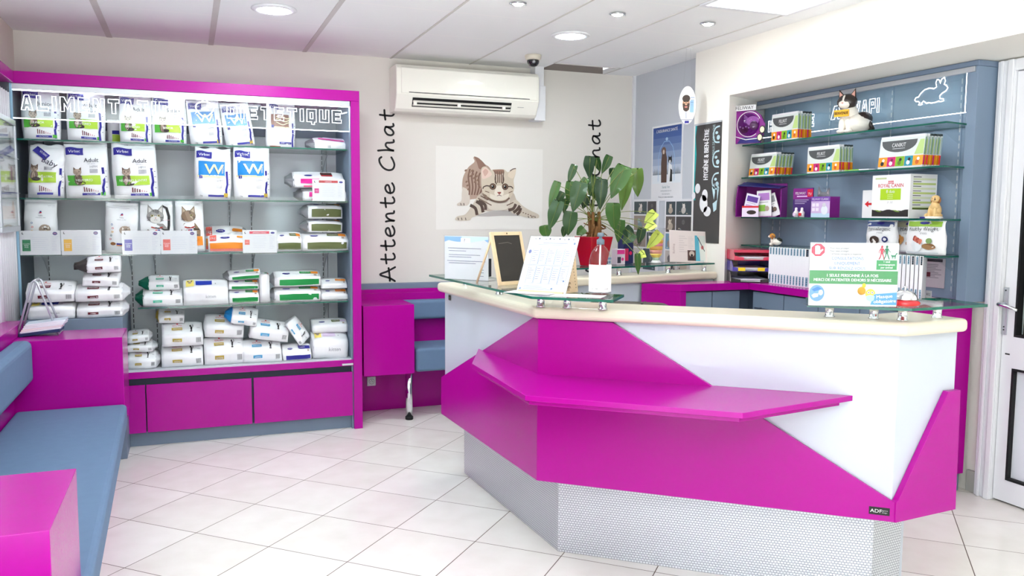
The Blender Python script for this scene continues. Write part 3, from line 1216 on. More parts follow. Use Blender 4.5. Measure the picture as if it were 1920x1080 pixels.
# A-shaped wire rack with leaflets on the bench end box
t = thing('leaflet_rack', 'small A-shaped metal rack standing on the magenta bench end', 'leaflet rack', (-.75, 4.93, .805))
ap = (-0.7557, 5.0, 1.0931)
m = MB()
for y in (4.90, 5.04):
    m.tube([(-.845, y, .808), (ap[0] - .012, y - .0, ap[2] - .005), (ap[0], y, ap[2] + .005), (ap[0] + .012, y, ap[2] - .005), (-.655, y + .01, .808)], .0055, SILVER, 8)
m.tube([(-.845, 4.90, .812), (-.845, 5.04, .812)], .004, SILVER, 8)
m.tube([(-.655, 4.91, .812), (-.655, 5.05, .812)], .004, SILVER, 8)
m.tube([(ap[0], 4.90, ap[2] + .004), (ap[0], 5.04, ap[2] + .004)], .006, SILVER, 8)
m.obj('frame', t)
cols = [(30, 54, 96), (222, 226, 236), (236, 196, 190), (228, 232, 240), (238, 238, 242), (206, 214, 226)]
labs = ['navy booklet lowest in the A-shaped rack', 'pale booklet second from the bottom in the A-shaped rack', 'pinkish booklet third from the bottom in the A-shaped rack', 'white booklet fourth from the bottom in the A-shaped rack', 'white booklet just under the topmost in the A-shaped rack', 'topmost grey booklet in the A-shaped rack']
for k in range(6):
    th = .016 if k == 0 else .0085
    zz = .815 + (0 if k == 0 else .017 + (k - 1) * .0095)
    Mk = Matrix.Translation((-.745 + .006 * k, 4.885, zz)) @ Matrix.Rotation(math.radians(-6), 4, 'Y') @ Matrix.Rotation(math.radians(2 * (k % 3) - 2), 4, 'Z')
    m = MB(Mk)
    m.box((-.09, 0, 0), (.10, .14, th), ink(*cols[k]))
    m.box((-.088, -.0005, th * .2), (.098, .001, th * .8), PAPER if k else ink(24, 44, 84))
    tag(m.obj('booklet', bevel=.001, origin=(-.745, 4.95, zz)), labs[k], 'booklet', 'booklets in the A-shaped rack')

# ------------------------------------------------------------------ cat corner bench against the back wall
cat_bench = thing('bench', 'magenta bench with blue cushions below the cat mural', 'bench', (1.8, 5.8, 0))
m = MB()
m.box((1.08, 5.955, 0), (3.43, 5.985, .90), MAG)
m.box((1.08, 5.94, .79), (3.43, 5.99, .872), MAG)
m.obj('back_board', cat_bench, bevel=.0015)
m = MB()
m.box((1.08, 5.985, .86), (3.43, 6.045, .938), BLU)
m.obj('top_rail', cat_bench, bevel=.0015)
zt, zb_ = 0.8242, 0.3384
m = MB()
m.box((1.095, 5.56, zb_), (1.4523, 5.955, zt), MAG)
m.obj('end_box', cat_bench, bevel=.0015)
xb = 1.4701
m = MB()
m.box((xb, 5.585, 0.3389), (3.40, 5.955, .505), FAB)
m.obj('seat_cushion', cat_bench, bevel=.022, seg=4)
m = MB()
m.box((xb - .02, 5.86, 0.6781), (3.40, 5.955, 0.8197), FAB)
m.obj('back_cushion', cat_bench, bevel=.022, seg=4)
for x in (1.425, 3.2):
    m = MB()
    m.tube([(x, 5.61, .02), (x, 5.61, .34)], .024, CHROME, 24)
    lg = m.obj('leg', cat_bench)
    m = MB()
    m.lathe([(.026, 0), (.028, .004), (.028, .022), (.025, .024)], (x, 5.61, 0), RUBBER, 24)
    m.obj('foot_cap', lg)
# wall socket
t = thing('wall_socket', 'white single power socket low on the dark magenta panel', 'socket', (1.226, 5.955, .19))
m = MB()
m.box((1.195, 5.944, .188), (1.258, 5.955, .256), PVC)
m.obj('plate', t, bevel=.003)
m = MB()
f = plane((1.228, 5.944, .222), (1, 0, 0), (0, 0, 1))
m.ell(f, 0, 0, .021, .021, ink(150, 150, 152), .0012)
m.ell(f, 0, 0, .018, .018, ink(226, 226, 228), .002)
for u, v in ((-.007, -.002), (.007, -.002), (0, .009)):
    m.ell(f, u, v, .0028, .0028, DARK, .003)
m.obj('receptacle', t)

# ------------------------------------------------------------------ food bags
FOIL = mat('white_bag_film', (236, 236, 238), .34, coat=.1)
FOIL2 = mat('grey_bag_film', (206, 206, 210), .36)
FOILD = mat('silver_bag_film', (150, 152, 156), .3, .4)
FG, FDK, FBL, FMA, FGO = mat('green_bag_film', (20, 98, 78), .3), mat('dark_bag_film', (60, 52, 52), .35), mat('blue_bag_film', (30, 124, 190), .3), mat('maroon_bag_film', (104, 30, 44), .35), mat('gold_bag_film', (190, 160, 60), .35)
NAVY, TXT, LTXT, RED, GRN = ink(42, 36, 140), ink(40, 40, 58), ink(150, 150, 158), ink(206, 30, 44), ink(86, 176, 62)
LIME, BLUEP, CREAMP, GOLD, TEAL = ink(176, 212, 66), ink(24, 128, 200), ink(234, 224, 176), ink(196, 164, 60), ink(90, 190, 170)
ORANGE, SALMON, OLIVE, HGRN, PINK = ink(240, 142, 40), ink(232, 106, 92), ink(96, 104, 60), ink(16, 140, 66), ink(226, 40, 150)
CATD, CATM, CATL, CATW = ink(52, 42, 40), ink(112, 92, 80), ink(176, 156, 140), ink(232, 226, 218)
LILAC, BARC = ink(220, 200, 226), ink(70, 70, 76)


def disp(p, amp, sc, seed):
    q = V((p.x * sc + seed * 7.3, p.y * sc + seed * 3.1, p.z * sc - seed * 1.7))
    n = noise.noise_vector(q)
    n2 = noise.noise_vector(q * 2.7)
    rg = (1 - abs(noise.noise(q * .9 + V((3.1, 0, 0)))) * 2.2)
    rg = max(0., rg) ** 3
    rg2 = max(0., 1 - abs(noise.noise(q * 1.9)) * 2.6) ** 3
    return p + V((n.x * .4 + n2.x * .2, n.y + n2.y * .5 - rg * .9 + rg2 * .6, n.z * .3 + n2.z * .15)) * amp


def pouch_geo(M, w, h, d, seed, amp=.009, lean=0., seal=.05, squash=0.):
    """standing bag. returns body builder, seal builder, front(u, v)"""
    sc = 9.

    def half(v):
        t = v / h
        wi = w / 2 * (.965 + .035 * math.sin(PI * min(1, t * 1.15)))
        di = d / 2 * (min(1., t * 9 + .75) * (1 - max(0., (t - .45) / .55) ** 1.6 * .93))
        return wi, di

    def ctr(v):
        return V((lean * (v / h) ** 1.5, d / 2 + .0, 0))

    def front(u, v, off=0.):
        wi, di = half(v)
        k = max(-1, min(1, u / wi))
        y = -di * (1 - abs(k) ** 2.6) ** .45
        p = V((u, y, v)) + ctr(v)
        p = disp(p, amp, sc, seed)
        return M @ (p + V((0, -off * 2.6, 0)))
    m = MB()
    m.sub = 5
    n, K = 26, 14
    vs = []
    hs = h * (1 - seal)
    for j in range(K + 1):
        v = hs * j / K
        wi, di = half(v)
        for i in range(n):
            a = 2 * PI * i / n
            c, q = math.cos(a), math.sin(a)
            x = wi * math.copysign(abs(c) ** .62, c)
            k = abs(x / wi)
            y = math.copysign(di * max(0, 1 - k ** 2.6) ** .45, q)
            vs.append(M @ disp(V((x, y, v)) + ctr(v), amp, sc, seed))
    fs = [(j * n + i, j * n + (i + 1) % n, (j + 1) * n + (i + 1) % n, (j + 1) * n + i) for j in range(K) for i in range(n)]
    fs += [tuple(range(n - 1, -1, -1)), tuple(range(K * n, K * n + n))]
    m.add(vs, fs, FOIL, True)
    s = MB()
    N = 14
    r = random.Random(seed)
    vs = []
    for j in range(3):
        v = hs * .985 + (h - hs * .985) * j / 2
        for i in range(N + 1):
            u = -w / 2 * .96 + w * .96 * i / N
            e = min(squash, seal * h * .3) * math.sin(i * .9 + seed) * j / 2
            p = disp(V((u, 0, v + e)) + ctr(hs), amp * .8, sc, seed)
            p.y += .0025 * math.sin(i * 2.1) * (j - .5) + .006 * min(squash, .02) * 50 * j
            vs.append(p)
    L = len(vs)
    fv = [M @ (p + V((0, -.0025, 0))) for p in vs] + [M @ (p + V((0, .0025, 0))) for p in vs]
    fs = []
    for j in range(2):
        for i in range(N):
            a = j * (N + 1) + i
            fs.append((a, a + 1, a + N + 2, a + N + 1))
            fs.append((a + L, a + N + 1 + L, a + N + 2 + L, a + 1 + L))
    for j in range(2):
        for a, b in ((j * (N + 1), (j + 1) * (N + 1)), (j * (N + 1) + N, (j + 1) * (N + 1) + N)):
            fs.append((a, b, b + L, a + L))
    for i in range(N):
        a = 2 * (N + 1) + i
        fs.append((a, a + 1, a + 1 + L, a + L))
    s.add(fv, fs, FOIL, True)
    return m, s, front


def cat_sitting(m, f, u, v, s, dark=CATD, mid=CATM, light=CATL, off=.0016):
    m.ell(f, u, v + .26 * s, .20 * s, .28 * s, mid, off)
    m.ell(f, u + .1 * s, v + .08 * s, .22 * s, .10 * s, dark, off + .0003)
    m.ell(f, u - .05 * s, v + .26 * s, .08 * s, .24 * s, light, off + .0005)
    for k in range(4):
        m.stroke(f, [(u + .02 * s, v + (.1 + .1 * k) * s), (u + .18 * s, v + (.14 + .1 * k) * s)], .03 * s, dark, off + .0006)
    m.ell(f, u - .02 * s, v + .64 * s, .19 * s, .16 * s, light, off + .0006)
    for q in (-1, 1):
        m.shape(f, [(u - .02 * s + q * .18 * s, v + .66 * s), (u - .02 * s + q * .17 * s, v + .90 * s), (u - .02 * s + q * .03 * s, v + .76 * s)], mid, off + .0005)
        m.ell(f, u - .02 * s + q * .08 * s, v + .66 * s, .025 * s, .03 * s, dark, off + .001, 10)
    for k in (-1, 0, 1):
        m.stroke(f, [(u - .02 * s + k * .06 * s, v + .72 * s), (u - .02 * s + k * .04 * s, v + .79 * s)], .02 * s, dark, off + .0009)
    m.ell(f, u - .02 * s, v + .585 * s, .02 * s, .015 * s, dark, off + .001, 8)


def cat_face(m, f, u, v, s, dark, mid, light, off=.0016):
    m.ell(f, u, v, .5 * s, .42 * s, mid, off)
    m.ell(f, u, v - .2 * s, .32 * s, .22 * s, light, off + .0004)
    for q in (-1, 1):
        m.shape(f, [(u + q * .46 * s, v + .12 * s), (u + q * .42 * s, v + .74 * s), (u + q * .10 * s, v + .36 * s)], mid, off + .0002)
        m.shape(f, [(u + q * .39 * s, v + .22 * s), (u + q * .38 * s, v + .58 * s), (u + q * .18 * s, v + .36 * s)], light, off + .0005)
        m.ell(f, u + q * .19 * s, v + .04 * s, .085 * s, .065 * s, ink(196, 184, 120), off + .0008, 12)
        m.ell(f, u + q * .19 * s, v + .04 * s, .035 * s, .06 * s, dark, off + .0011, 10)
        for k in range(3):
            m.stroke(f, [(u + q * .30 * s, v - .08 * s - .09 * k * s), (u + q * .48 * s, v - .05 * s - .10 * k * s)], .03 * s, dark, off + .0006)
    for k in (-2, -1, 0, 1, 2):
        m.stroke(f, [(u + k * .07 * s, v + .16 * s), (u + k * .10 * s, v + .38 * s)], .035 * s, dark, off + .0006)
    m.shape(f, [(u - .06 * s, v - .08 * s), (u + .06 * s, v - .08 * s), (u, v - .15 * s)], ink(190, 120, 112), off + .0009)
    m.stroke(f, [(u - .1 * s, v - .24 * s), (u, v - .2 * s), (u + .1 * s, v - .24 * s)], .018 * s, dark, off + .0009)


def flag(m, f, w, h, u0=-.44, u1=-.04, v0=.80, v1=.93):
    g = lambda u, v, off=0.: f(u, v + h * .012 * math.sin((u / w - u0) * 14), off)
    m.rect(g, w * u0, h * v0, w * u1, h * v1, NAVY, .0012, 10, 5)
    m.text(f, 'Virbac', w * (u0 + u1) / 2, h * (v0 + v1) / 2 - h * .022, h * .05, ink(246, 246, 250), .0022, sx=1.1, maxw=w * .34)


def side_strip(m, f, w, h):
    m.stroke(f, [(w * .37, h * .56), (w * .385, h * .30), (w * .355, h * .2), (w * .375, h * .04)], w * .055, NAVY, .0014)
    for k in range(4):
        m.stroke(f, [(w * .42, h * (.5 - .1 * k)), (w * .455, h * (.5 - .1 * k))], h * .008, TXT, .0014)


def style_green(m, f, w, h, word, low, cat=True, flip=False):
    flag(m, f, w, h)
    m.text(f, word, w * .12, h * .66, h * .075, TXT, .0014, maxw=w * .46)
    m.text(f, 'with salmon', w * .12, h * .62, h * .018, LTXT, .0014, maxw=w * .3)
    m.text(f, 'HPM', w * .17, h * .55, h * .045, LTXT, .0014, maxw=w * .26)
    m.rect(f, w * .08, h * .46, w * .26, h * .53, ink(176, 176, 182), .0012, 2, 1)
    m.rect(f, -w * .42, h * .24, -w * .14, h * .42, GRN, .0011, 4, 2)
    m.rect(f, -w * .14, h * .25, w * .31, h * .42, LIME, .0011, 5, 2)
    if cat:
        cat_sitting(m, f, -w * .18, h * .25, h * .36)
    m.text(f, low, -w * .05, h * .315, h * .04, ink(250, 252, 246), .0032, maxw=w * .6)
    for k in range(7):
        m.rect(f, -w * .08 + k * w * .05, h * .12, -w * .055 + k * w * .05, h * (.21 - .012 * k), FMA if k < 4 else ink(206, 160, 170), .0013)
    m.rect(f, -w * .12, h * .055, w * .28, h * .095, NAVY, .0013, 4, 1)
    m.text(f, 'NUTRITION', w * .08, h * .064, h * .02, ink(220, 220, 240), .0022, maxw=w * .3)
    m.rect(f, w * .30, h * .05, w * .40, h * .11, GRN, .0013, 2, 1)
    side_strip(m, f, w, h)


def style_blue(m, f, w, h, num='1'):
    flag(m, f, w, h)
    m.rect(f, -w * .38, h * .46, w * .32, h * .74, BLUEP, .0011, 7, 3)
    m.rect(f, -w * .42, h * .43, w * .30, h * .47, CREAMP, .0013, 6, 1)
    m.text(f, 'W', w * .03, h * .50, h * .19, CREAMP, .0022, sx=1.25, bold=.02)
    m.text(f, 'WEIGHT', w * .285, h * .60, h * .032, CREAMP, .002, rot=PI / 2, maxw=h * .2)
    m.rect(f, -w * .36, h * .405, -w * .28, h * .46, NAVY, .0016)
    m.text(f, num, -w * .32, h * .415, h * .035, PAPER, .0024)
    m.text(f, 'HPM', w * .17, h * .345, h * .042, LTXT, .0014, maxw=w * .26)
    m.rect(f, w * .09, h * .22, w * .24, h * .29, ink(206, 204, 204), .0012)
    m.rect(f, -w * .12, h * .055, w * .30, h * .095, NAVY, .0013, 4, 1)
    m.text(f, '1kg', -w * .3, h * .06, h * .026, TXT, .0013)
    m.rect(f, w * .30, h * .05, w * .40, h * .13, GOLD, .0013, 2, 1)
    side_strip(m, f, w, h)


def style_brown(m, f, w, h):
    flag(m, f, w, h, -.40, -.1, .86, .96)
    BR = ink(132, 74, 56)
    m.rect(f, -w * .36, h * .46, w * .24, h * .74, BR, .0011, 6, 3)
    for k in range(3):
        m.stroke(f, [(w * (-.2 + .5 * i / 8), h * (.68 - .07 * k + .03 * math.sin(i * .8 + k))) for i in range(9)], h * .018, CREAMP, .0018)
    m.rect(f, -w * .36, h * .43, w * .26, h * .47, CREAMP, .0013, 5, 1)
    m.rect(f, -w * .36, h * .44, -w * .28, h * .50, NAVY, .0018)
    m.rect(f, w * .1, h * .22, w * .25, h * .3, ink(214, 212, 212), .0012)
    m.rect(f, -w * .08, h * .1, w * .32, h * .145, NAVY, .0013, 4, 1)
    m.text(f, 'KIDNEY & JOINT', w * .12, h * .112, h * .02, PAPER, .0022, maxw=w * .34)
    m.rect(f, -w * .4, h * .02, -w * .05, h * .05, BR, .0013, 3, 1)
    side_strip(m, f, w, h)


def style_zip(m, f, w, h):
    m.stroke(f, [(-w * .44, h * .90), (w * .44, h * .885)], h * .012, ink(206, 206, 210), .0016)
    m.stroke(f, [(-w * .44, h * .875), (w * .44, h * .86)], h * .006, ink(214, 214, 220), .0016)
    m.shape(f, [(-w * .05, h * .74), (w * .04, h * .76), (w * .02, h * .79), (-w * .02, h * .78)], ink(40, 70, 140), .0016)
    m.rect(f, -w * .02, h * .745, w * .035, h * .765, RED, .002)
    m.text(f, 'Hills', 0, h * .69, h * .03, LTXT, .0014, maxw=w * .3)
    m.text(f, 'veterinary diet', 0, h * .655, h * .02, LTXT, .0014, maxw=w * .4)
    for k, c in enumerate(((70, 110, 160), (206, 90, 100), (236, 186, 80), (120, 150, 150), (200, 100, 110))):
        m.ell(f, -w * .27 + .03 * w * math.sin(k * 1.2), h * (.56 - .075 * k), w * .032, w * .032, ink(*c), .0014, 14)
        m.ell(f, -w * .27 + .03 * w * math.sin(k * 1.2), h * (.56 - .075 * k), w * .018, w * .018, PAPER, .002, 12)
    m.ell(f, w * .12, h * .45, w * .17, h * .09, CATL, .0012)
    cat_face(m, f, w * .14, h * .42, w * .26, CATD, CATL, CATW)
    m.ell(f, -w * .22, h * .17, w * .08, h * .03, ink(150, 100, 60), .0014)
    m.rect(f, -w * .12, h * .15, w * .36, h * .185, NAVY, .0013, 3, 1)
    m.rect(f, -w * .12, h * .135, w * .36, h * .15, ORANGE, .0013, 3, 1)


def style_catphoto(m, f, w, h, grey):
    d, md, lt = (ink(40, 38, 40), ink(150, 146, 144), ink(206, 202, 198)) if grey else (ink(46, 36, 30), ink(136, 112, 90), ink(190, 170, 146))
    sh = 0 if grey else w * .0
    m.shape(f, [(-w * .30, h * .12), (w * .34, h * .12), (w * .36, h * .42), (w * .18, h * .56), (-w * .20, h * .56), (-w * .32, h * .40)], md, .0012)
    for k in range(5):
        m.stroke(f, [(w * (-.26 + .05 * k), h * (.2 + .07 * k)), (w * (-.02 + .05 * k), h * (.17 + .07 * k))], h * .02, d, .0018)
        m.stroke(f, [(w * .16, h * (.2 + .06 * k)), (w * .33, h * (.24 + .05 * k))], h * .02, d, .0018)
    if grey:
        m.stroke(f, [(w * .30, h * .34), (w * .36, h * .52), (w * .37, h * .70), (w * .30, h * .86), (w * .18, h * .90), (w * .14, h * .84)], w * .08, d, .0014)
    cat_face(m, f, -w * .04, h * .70, w * .52, d, md, lt, .0022)
    m.stroke(f, [(-w * .18, h * .49), (0, h * .46), (w * .16, h * .49)], h * .025, ink(176, 50, 44), .0028)
    m.rect(f, -w * .12, h * .37, w * .12, h * .46, PAPER, .0030)
    m.shape(f, [(-w * .08, h * .40), (-w * .01, h * .40), (-w * .01, h * .44), (-w * .05, h * .44)], RED, .0036)
    m.rect(f, 0, h * .40, w * .08, h * .44, NAVY, .0036)
    m.text(f, 'Hills', 0, h * .378, h * .018, NAVY, .0036)
    m.rect(f, w * .22, h * .12, w * .42, h * .30, ORANGE, .0030, 2, 2)
    m.text(f, 'prescription', w * .3, h * .62, h * .022, ink(220, 170, 180), .003, maxw=w * .2)


def standing(name, label, box, y, d, style, seed, rz=0., roll=0., lean=0., z=None, group=None, squash=0., seal=.055, tilt=0., amp=.009):
    cx, z0, w, h = box
    if z is not None:
        h += z0 - z
        z0 = z
    t = thing(name, label, 'pet food bag', (cx, y + d / 2, z0), group)
    M = at(cx, y, z0 + .001, rz, roll, tilt)
    m, s, f = pouch_geo(M, w, h, d, seed, amp, lean, seal, squash)
    if style:
        style[0](m, f, w, h, *style[1:])
    m.obj('pouch', t)
    s.obj('top_seal', t)
    return t


G1, G2, G3 = 'upright bags on the top shelf of the display', 'upright bags on the second shelf of the display', 'pouches on the third shelf of the display'
ZS1, ZS2, ZS3, ZS4, ZS5 = 1.876, 1.536, 1.206, .873, .482
gA, gB, gC = (style_green, 'Junior', 'JUNIOR'), (style_green, 'Adult', 'NEUTERED'), (style_green, 'Senior', 'SENIOR')
standing('food_bag', 'white and green cat food bag leftmost on the top display shelf', (-0.7952, 1.8855, 0.2064, 0.2985), 5.62, .12, gA, 1, .05, 0., 0., ZS1, G1)
standing('food_bag', 'white and green adult cat food bag second from left on the top display shelf', (-0.5603, 1.8817, 0.2108, 0.307), 5.62, .12, gB, 2, 0., 0.02, 0., ZS1, G1)
standing('food_bag', 'small grey food bag tucked behind the green ones on the top display shelf', (-0.4183, 1.8978, 0.0788, 0.1358), 5.80, .08, (lambda m, f, w, h: (m.rect(f, -w * .1, h * .1, w * .45, h * .4, LIME, .0012, 3, 2), m.rect(f, -w * .1, h * .42, w * .4, h * .56, NAVY, .0012, 3, 1)),), 3, 0., 0., 0., ZS1, G1)
standing('food_bag', 'white and green adult cat food bag third from left on the top display shelf', (-0.2904, 1.8827, 0.1853, 0.2911), 5.63, .11, gB, 4, -.05, .02, 0., ZS1, G1)
standing('food_bag', 'white and green cat food bag beside the first blue one on the top display shelf', (-0.0905, 1.8834, 0.2029, 0.2952), 5.63, .12, gC, 5, .03, .01, 0., ZS1, G1)
standing('food_bag', 'white bag with blue letter panel fifth on the top display shelf', (0.1292, 1.8845, 0.1997, 0.2832), 5.63, .11, (style_blue, '1'), 6, 0., -.08, 0., ZS1, G1)
standing('food_bag', 'white bag with blue letter panel leaning beside the brown bag', (0.3362, 1.8884, 0.1827, 0.2704), 5.63, .11, (style_blue, '2'), 7, .03, -.14, 0., ZS1, G1)
standing('food_bag', 'narrow white bag with brown swirl panel on the top display shelf', (0.5904, 1.8919, 0.1897, 0.2829), 5.65, .11, (style_brown,), 8, .1, .02, 0., ZS1, G1)

standing('food_bag', 'slumped white bag with diagonal baby lettering leftmost on the second display shelf', (-0.7858, 1.5494, 0.2002, 0.3042), 5.60, .13, None, 11, .05, .02, .02, ZS2, G2, .03, amp=.014)
t = bpy.data.objects['food_bag.008']
cx, z0, w, h = (-0.7858, 1.5494, 0.2002, 0.3042)
M = at(cx, 5.60, ZS2 + .001, .05, .02)
m, s, f = pouch_geo(M, w, z0 + h - ZS2, .13, 11, .014, .02, .055, .03)
h += z0 - ZS2
m2 = MB()
m2.sub = 6
g2 = lambda u, v, off=0.: f(-w * .22 + u * .8 + v * .55, h * .86 - u * .62 + v * .75, off)
m2.rect(g2, -w * .16, -w * .10, w * .30, w * .10, NAVY, .003)
m2.text(f, 'Virbac', -w * .12, h * .81, h * .045, PAPER, .004, rot=-.6, maxw=w * .3)
m2.text(f, 'Baby', w * .06, h * .62, h * .10, TXT, .003, rot=-.42, maxw=w * .5)
m2.rect(f, -w * .05, h * .52, w * .16, h * .58, ink(176, 176, 182), .0024)
m2.rect(f, -w * .46, h * .28, w * .28, h * .48, LIME, .0026, 6, 2)
cat_sitting(m2, f, -w * .30, h * .32, h * .34, off=.0034)
m2.text(f, 'PEDIATRIC', w * .0, h * .37, h * .04, PAPER, .0046, maxw=w * .46)
for k in range(7):
    m2.rect(f, -w * .16 + k * w * .05, h * .12, -w * .135 + k * w * .05, h * (.23 - .014 * k), FMA if k < 4 else ink(206, 160, 170), .003)
m2.rect(f, -w * .2, h * .055, w * .22, h * .095, NAVY, .003, 4, 1)
side_strip(m2, f, w, h)
m2.obj('front_print', t)
standing('food_bag', 'tall white and green neutered adult cat bag second on the second display shelf', (-0.5577, 1.5556, 0.2444, 0.3092), 5.60, .13, (style_green, 'Adult', 'NEUTERED'), 12, 0., -.03, 0., ZS2, G2)
standing('food_bag', 'wide white and green cat bag with pointed top corners on the second display shelf', (-0.2883, 1.5653, 0.2561, 0.3044), 5.58, .14, (style_green, 'Adult', 'NEUTERED & ENTIRE'), 13, .04, -.03, 0., ZS2, G2, .02)
standing('food_bag', 'white bag with blue panel folded at its top on the second display shelf', (0.1513, 1.5476, 0.2247, 0.3136), 5.57, .13, (style_blue, '1'), 14, 0., .03, 0., ZS2, G2, .02)
standing('food_bag', 'white bag with blue panel standing nearest the pink brick bag', (0.3943, 1.5539, 0.2291, 0.3189), 5.57, .13, (style_blue, '2'), 15, 0., 0., 0., ZS2, G2, .01)

standing('treat_pouch', 'white zip pouch behind the green-tabbed card', (-0.8243, 1.2226, 0.1787, 0.3047), 5.62, .09, (style_zip,), 21, .1, .03, 0., ZS3, G3)
standing('treat_pouch', 'white zip pouch between the yellow-tabbed and blue-tabbed cards', (-0.3911, 1.2055, 0.1897, 0.307), 5.60, .09, (style_zip,), 22, 0., .05, 0., ZS3, G3)
standing('treat_pouch', 'white pouch showing a grey striped cat with raised tail', (-0.1793, 1.2086, 0.1932, 0.316), 5.62, .07, (style_catphoto, True), 23, .05, 0., 0., ZS3, G3)
standing('treat_pouch', 'white pouch showing a brown tabby cat above an orange tab', (0.0149, 1.214, 0.1695, 0.3158), 5.60, .08, (style_catphoto, False), 24, 0., -.02, 0., ZS3, G3)


# ---- lying brick-shaped bags
def brick_geo(M, w, h, d, seed, amp=.006, low=.5, rise=.95):
    Pp = [(0, 0), (0, h * low), (d * .52, h * rise), (d, h * .93), (d, 0)]
    sub = [3, 5, 3, 2, 3]
    cy, cz = d / 2, h * .42
    sc = 8.

    def T(x, y, z, off=V((0, 0, 0))):
        k = abs(x) / (w / 2)
        e = 1 - .10 * max(0, (k - .55) / .45) ** 2
        b = .012 * (1 - k * k) * math.sin(min(1, z / (h + 1e-6)) * PI)
        p = V((x, cy + (y - cy) * e - b, cz + (z - cz) * e + b * .3))
        if z < .001:
            p.z = max(p.z, 0) * 0
        p2 = disp(p, amp, sc, seed)
        p2.z = max(p2.z, 0.)
        return M @ (p2 + off)
    loop = []
    for k in range(5):
        a, b = Pp[k], Pp[(k + 1) % 5]
        for j in range(sub[k]):
            t = j / sub[k]
            loop.append((a[0] + (b[0] - a[0]) * t, a[1] + (b[1] - a[1]) * t))
    n, K = len(loop), 14
    m = MB()
    vs = [T(-w / 2 + w * j / K, y, z) for j in range(K + 1) for (y, z) in loop]
    fs = [(j * n + i, (j + 1) * n + i, (j + 1) * n + (i + 1) % n, j * n + (i + 1) % n) for j in range(K) for i in range(n)]
    fs += [tuple(range(n)), tuple(range(K * n + n - 1, K * n - 1, -1))]
    m.add(vs, [f[::-1] for f in fs], FOIL, True)
    m.sub = 5
    L = math.hypot(d * .52, h * (rise - low))
    nv = V((0, -h * (rise - low), d * .52)).normalized()

    def ft(u, v, off=0.):
        t = v / L
        return T(u, d * .52 * t, h * (low + (rise - low) * t), nv * off * 2.4 + V((0, -off * .6, 0)))

    def fl(u, v, off=0.):
        return T(u, 0, v, V((0, -off * 2.6, 0)))
    return m, fl, ft, L, T, loop


def gather(T, loop, w, side, col, ln, seed):
    """crimped end folded beyond one short side"""
    g = MB()
    n = len(loop)
    x0 = side * w / 2
    r = random.Random(seed)
    cz = max(z for y, z in loop)
    d = max(y for y, z in loop)
    base = [T(x0 * .96, y, z) for y, z in loop]
    c = T(x0, d * .45, cz * .5)
    ax = (T(x0, d * .5, cz * .5) - T(x0 * .5, d * .5, cz * .5)).normalized()
    vs = list(base)
    for k, (s1, a) in enumerate(((.86, .35), (.62, .7), (.5, 1.))):
        for i, p in enumerate(base):
            q = c + (p - c) * s1 * (1 + .12 * math.sin(i * 2.3 + k + seed))
            q.z = c.z + (q.z - c.z) * (1 - .3 * a)
            vs.append(q + ax * ln * a + V((0, r.uniform(-.004, .004), r.uniform(-.004, .004))))
    fs = []
    for k in range(3):
        for i in range(n):
            a, b = k * n + i, k * n + (i + 1) % n
            fs.append((a, b, b + n, a + n) if side > 0 else (a, a + n, b + n, b))
    fs.append(tuple(range(3 * n, 4 * n)) if side > 0 else tuple(range(4 * n - 1, 3 * n - 1, -1)))
    g.add(vs, fs, col, True)
    return g


def pr_diet(m, fl, ft, w, h, L, low, tint, seed=0):
    """plain white brick bag with a small crest, a tinted bar, a cat and a barcode"""
    hl = h * low
    m.text(ft, 'ROYAL CANIN', -w * .12, L * .66, L * .10, RED, .0016, maxw=w * .22)
    m.ell(ft, -w * .12, L * .86, w * .022, L * .05, RED, .0016, 10)
    m.rect(ft, -w * .25, L * .36, w * .0, L * .56, tint, .0014, 3, 1)
    m.text(ft, 'veterinary', -w * .12, L * .40, L * .1, PAPER, .0024, maxw=w * .2)
    # dark little cat
    m.ell(ft, w * .22, L * .45, w * .022, L * .18, ink(40, 38, 40), .0016, 12)
    m.ell(ft, w * .20, L * .66, w * .022, L * .09, ink(40, 38, 40), .0018, 10)
    m.stroke(ft, [(w * .235, L * .5), (w * .265, L * .62), (w * .255, L * .76)], w * .012, ink(40, 38, 40), .0016)
    m.ell(ft, w * .215, L * .22, w * .03, L * .05, ink(60, 56, 56), .0016, 10)
    m.rect(ft, w * .36, L * .5, w * .44, L * .53, LTXT, .0014)
    m.rect(fl, -w * .24, hl * .38, -w * .01, hl * .66, tint, .0014, 3, 1)
    m.text(fl, 'satiety', -w * .125, hl * .44, hl * .15, PAPER, .0024, maxw=w * .18)
    for k in range(9):
        m.rect(fl, w * .33 + k * w * .014, hl * .25, w * .33 + k * w * .014 + w * (.004 + .004 * (k % 2)), hl * .70, BARC, .0014)


def pr_hills(m, fl, ft, w, h, L, low, c1, c2, band=True):
    hl = h * low
    m.ell(ft, -w * .24, L * .55, w * .085, L * .09, NAVY, .0014)
    m.text(ft, 'Hills', -w * .24, L * .50, L * .10, PAPER, .0024, maxw=w * .12)
    m.rect(ft, w * .05, L * .5, w * .30, L * .80, c1, .0014, 3, 1)
    m.rect(ft, w * .30, L * .5, w * .46, L * .80, c2, .0014, 2, 1)
    m.text(ft, 'metabolic', w * .18, L * .57, L * .12, PAPER, .0024, maxw=w * .2)
    m.rect(ft, w * .36, L * .2, w * .42, L * .4, CATL, .0014)
    if band:
        m.rect(fl, -w * .40, hl * .12, w * .46, hl * .80, c1, .0014, 6, 1)


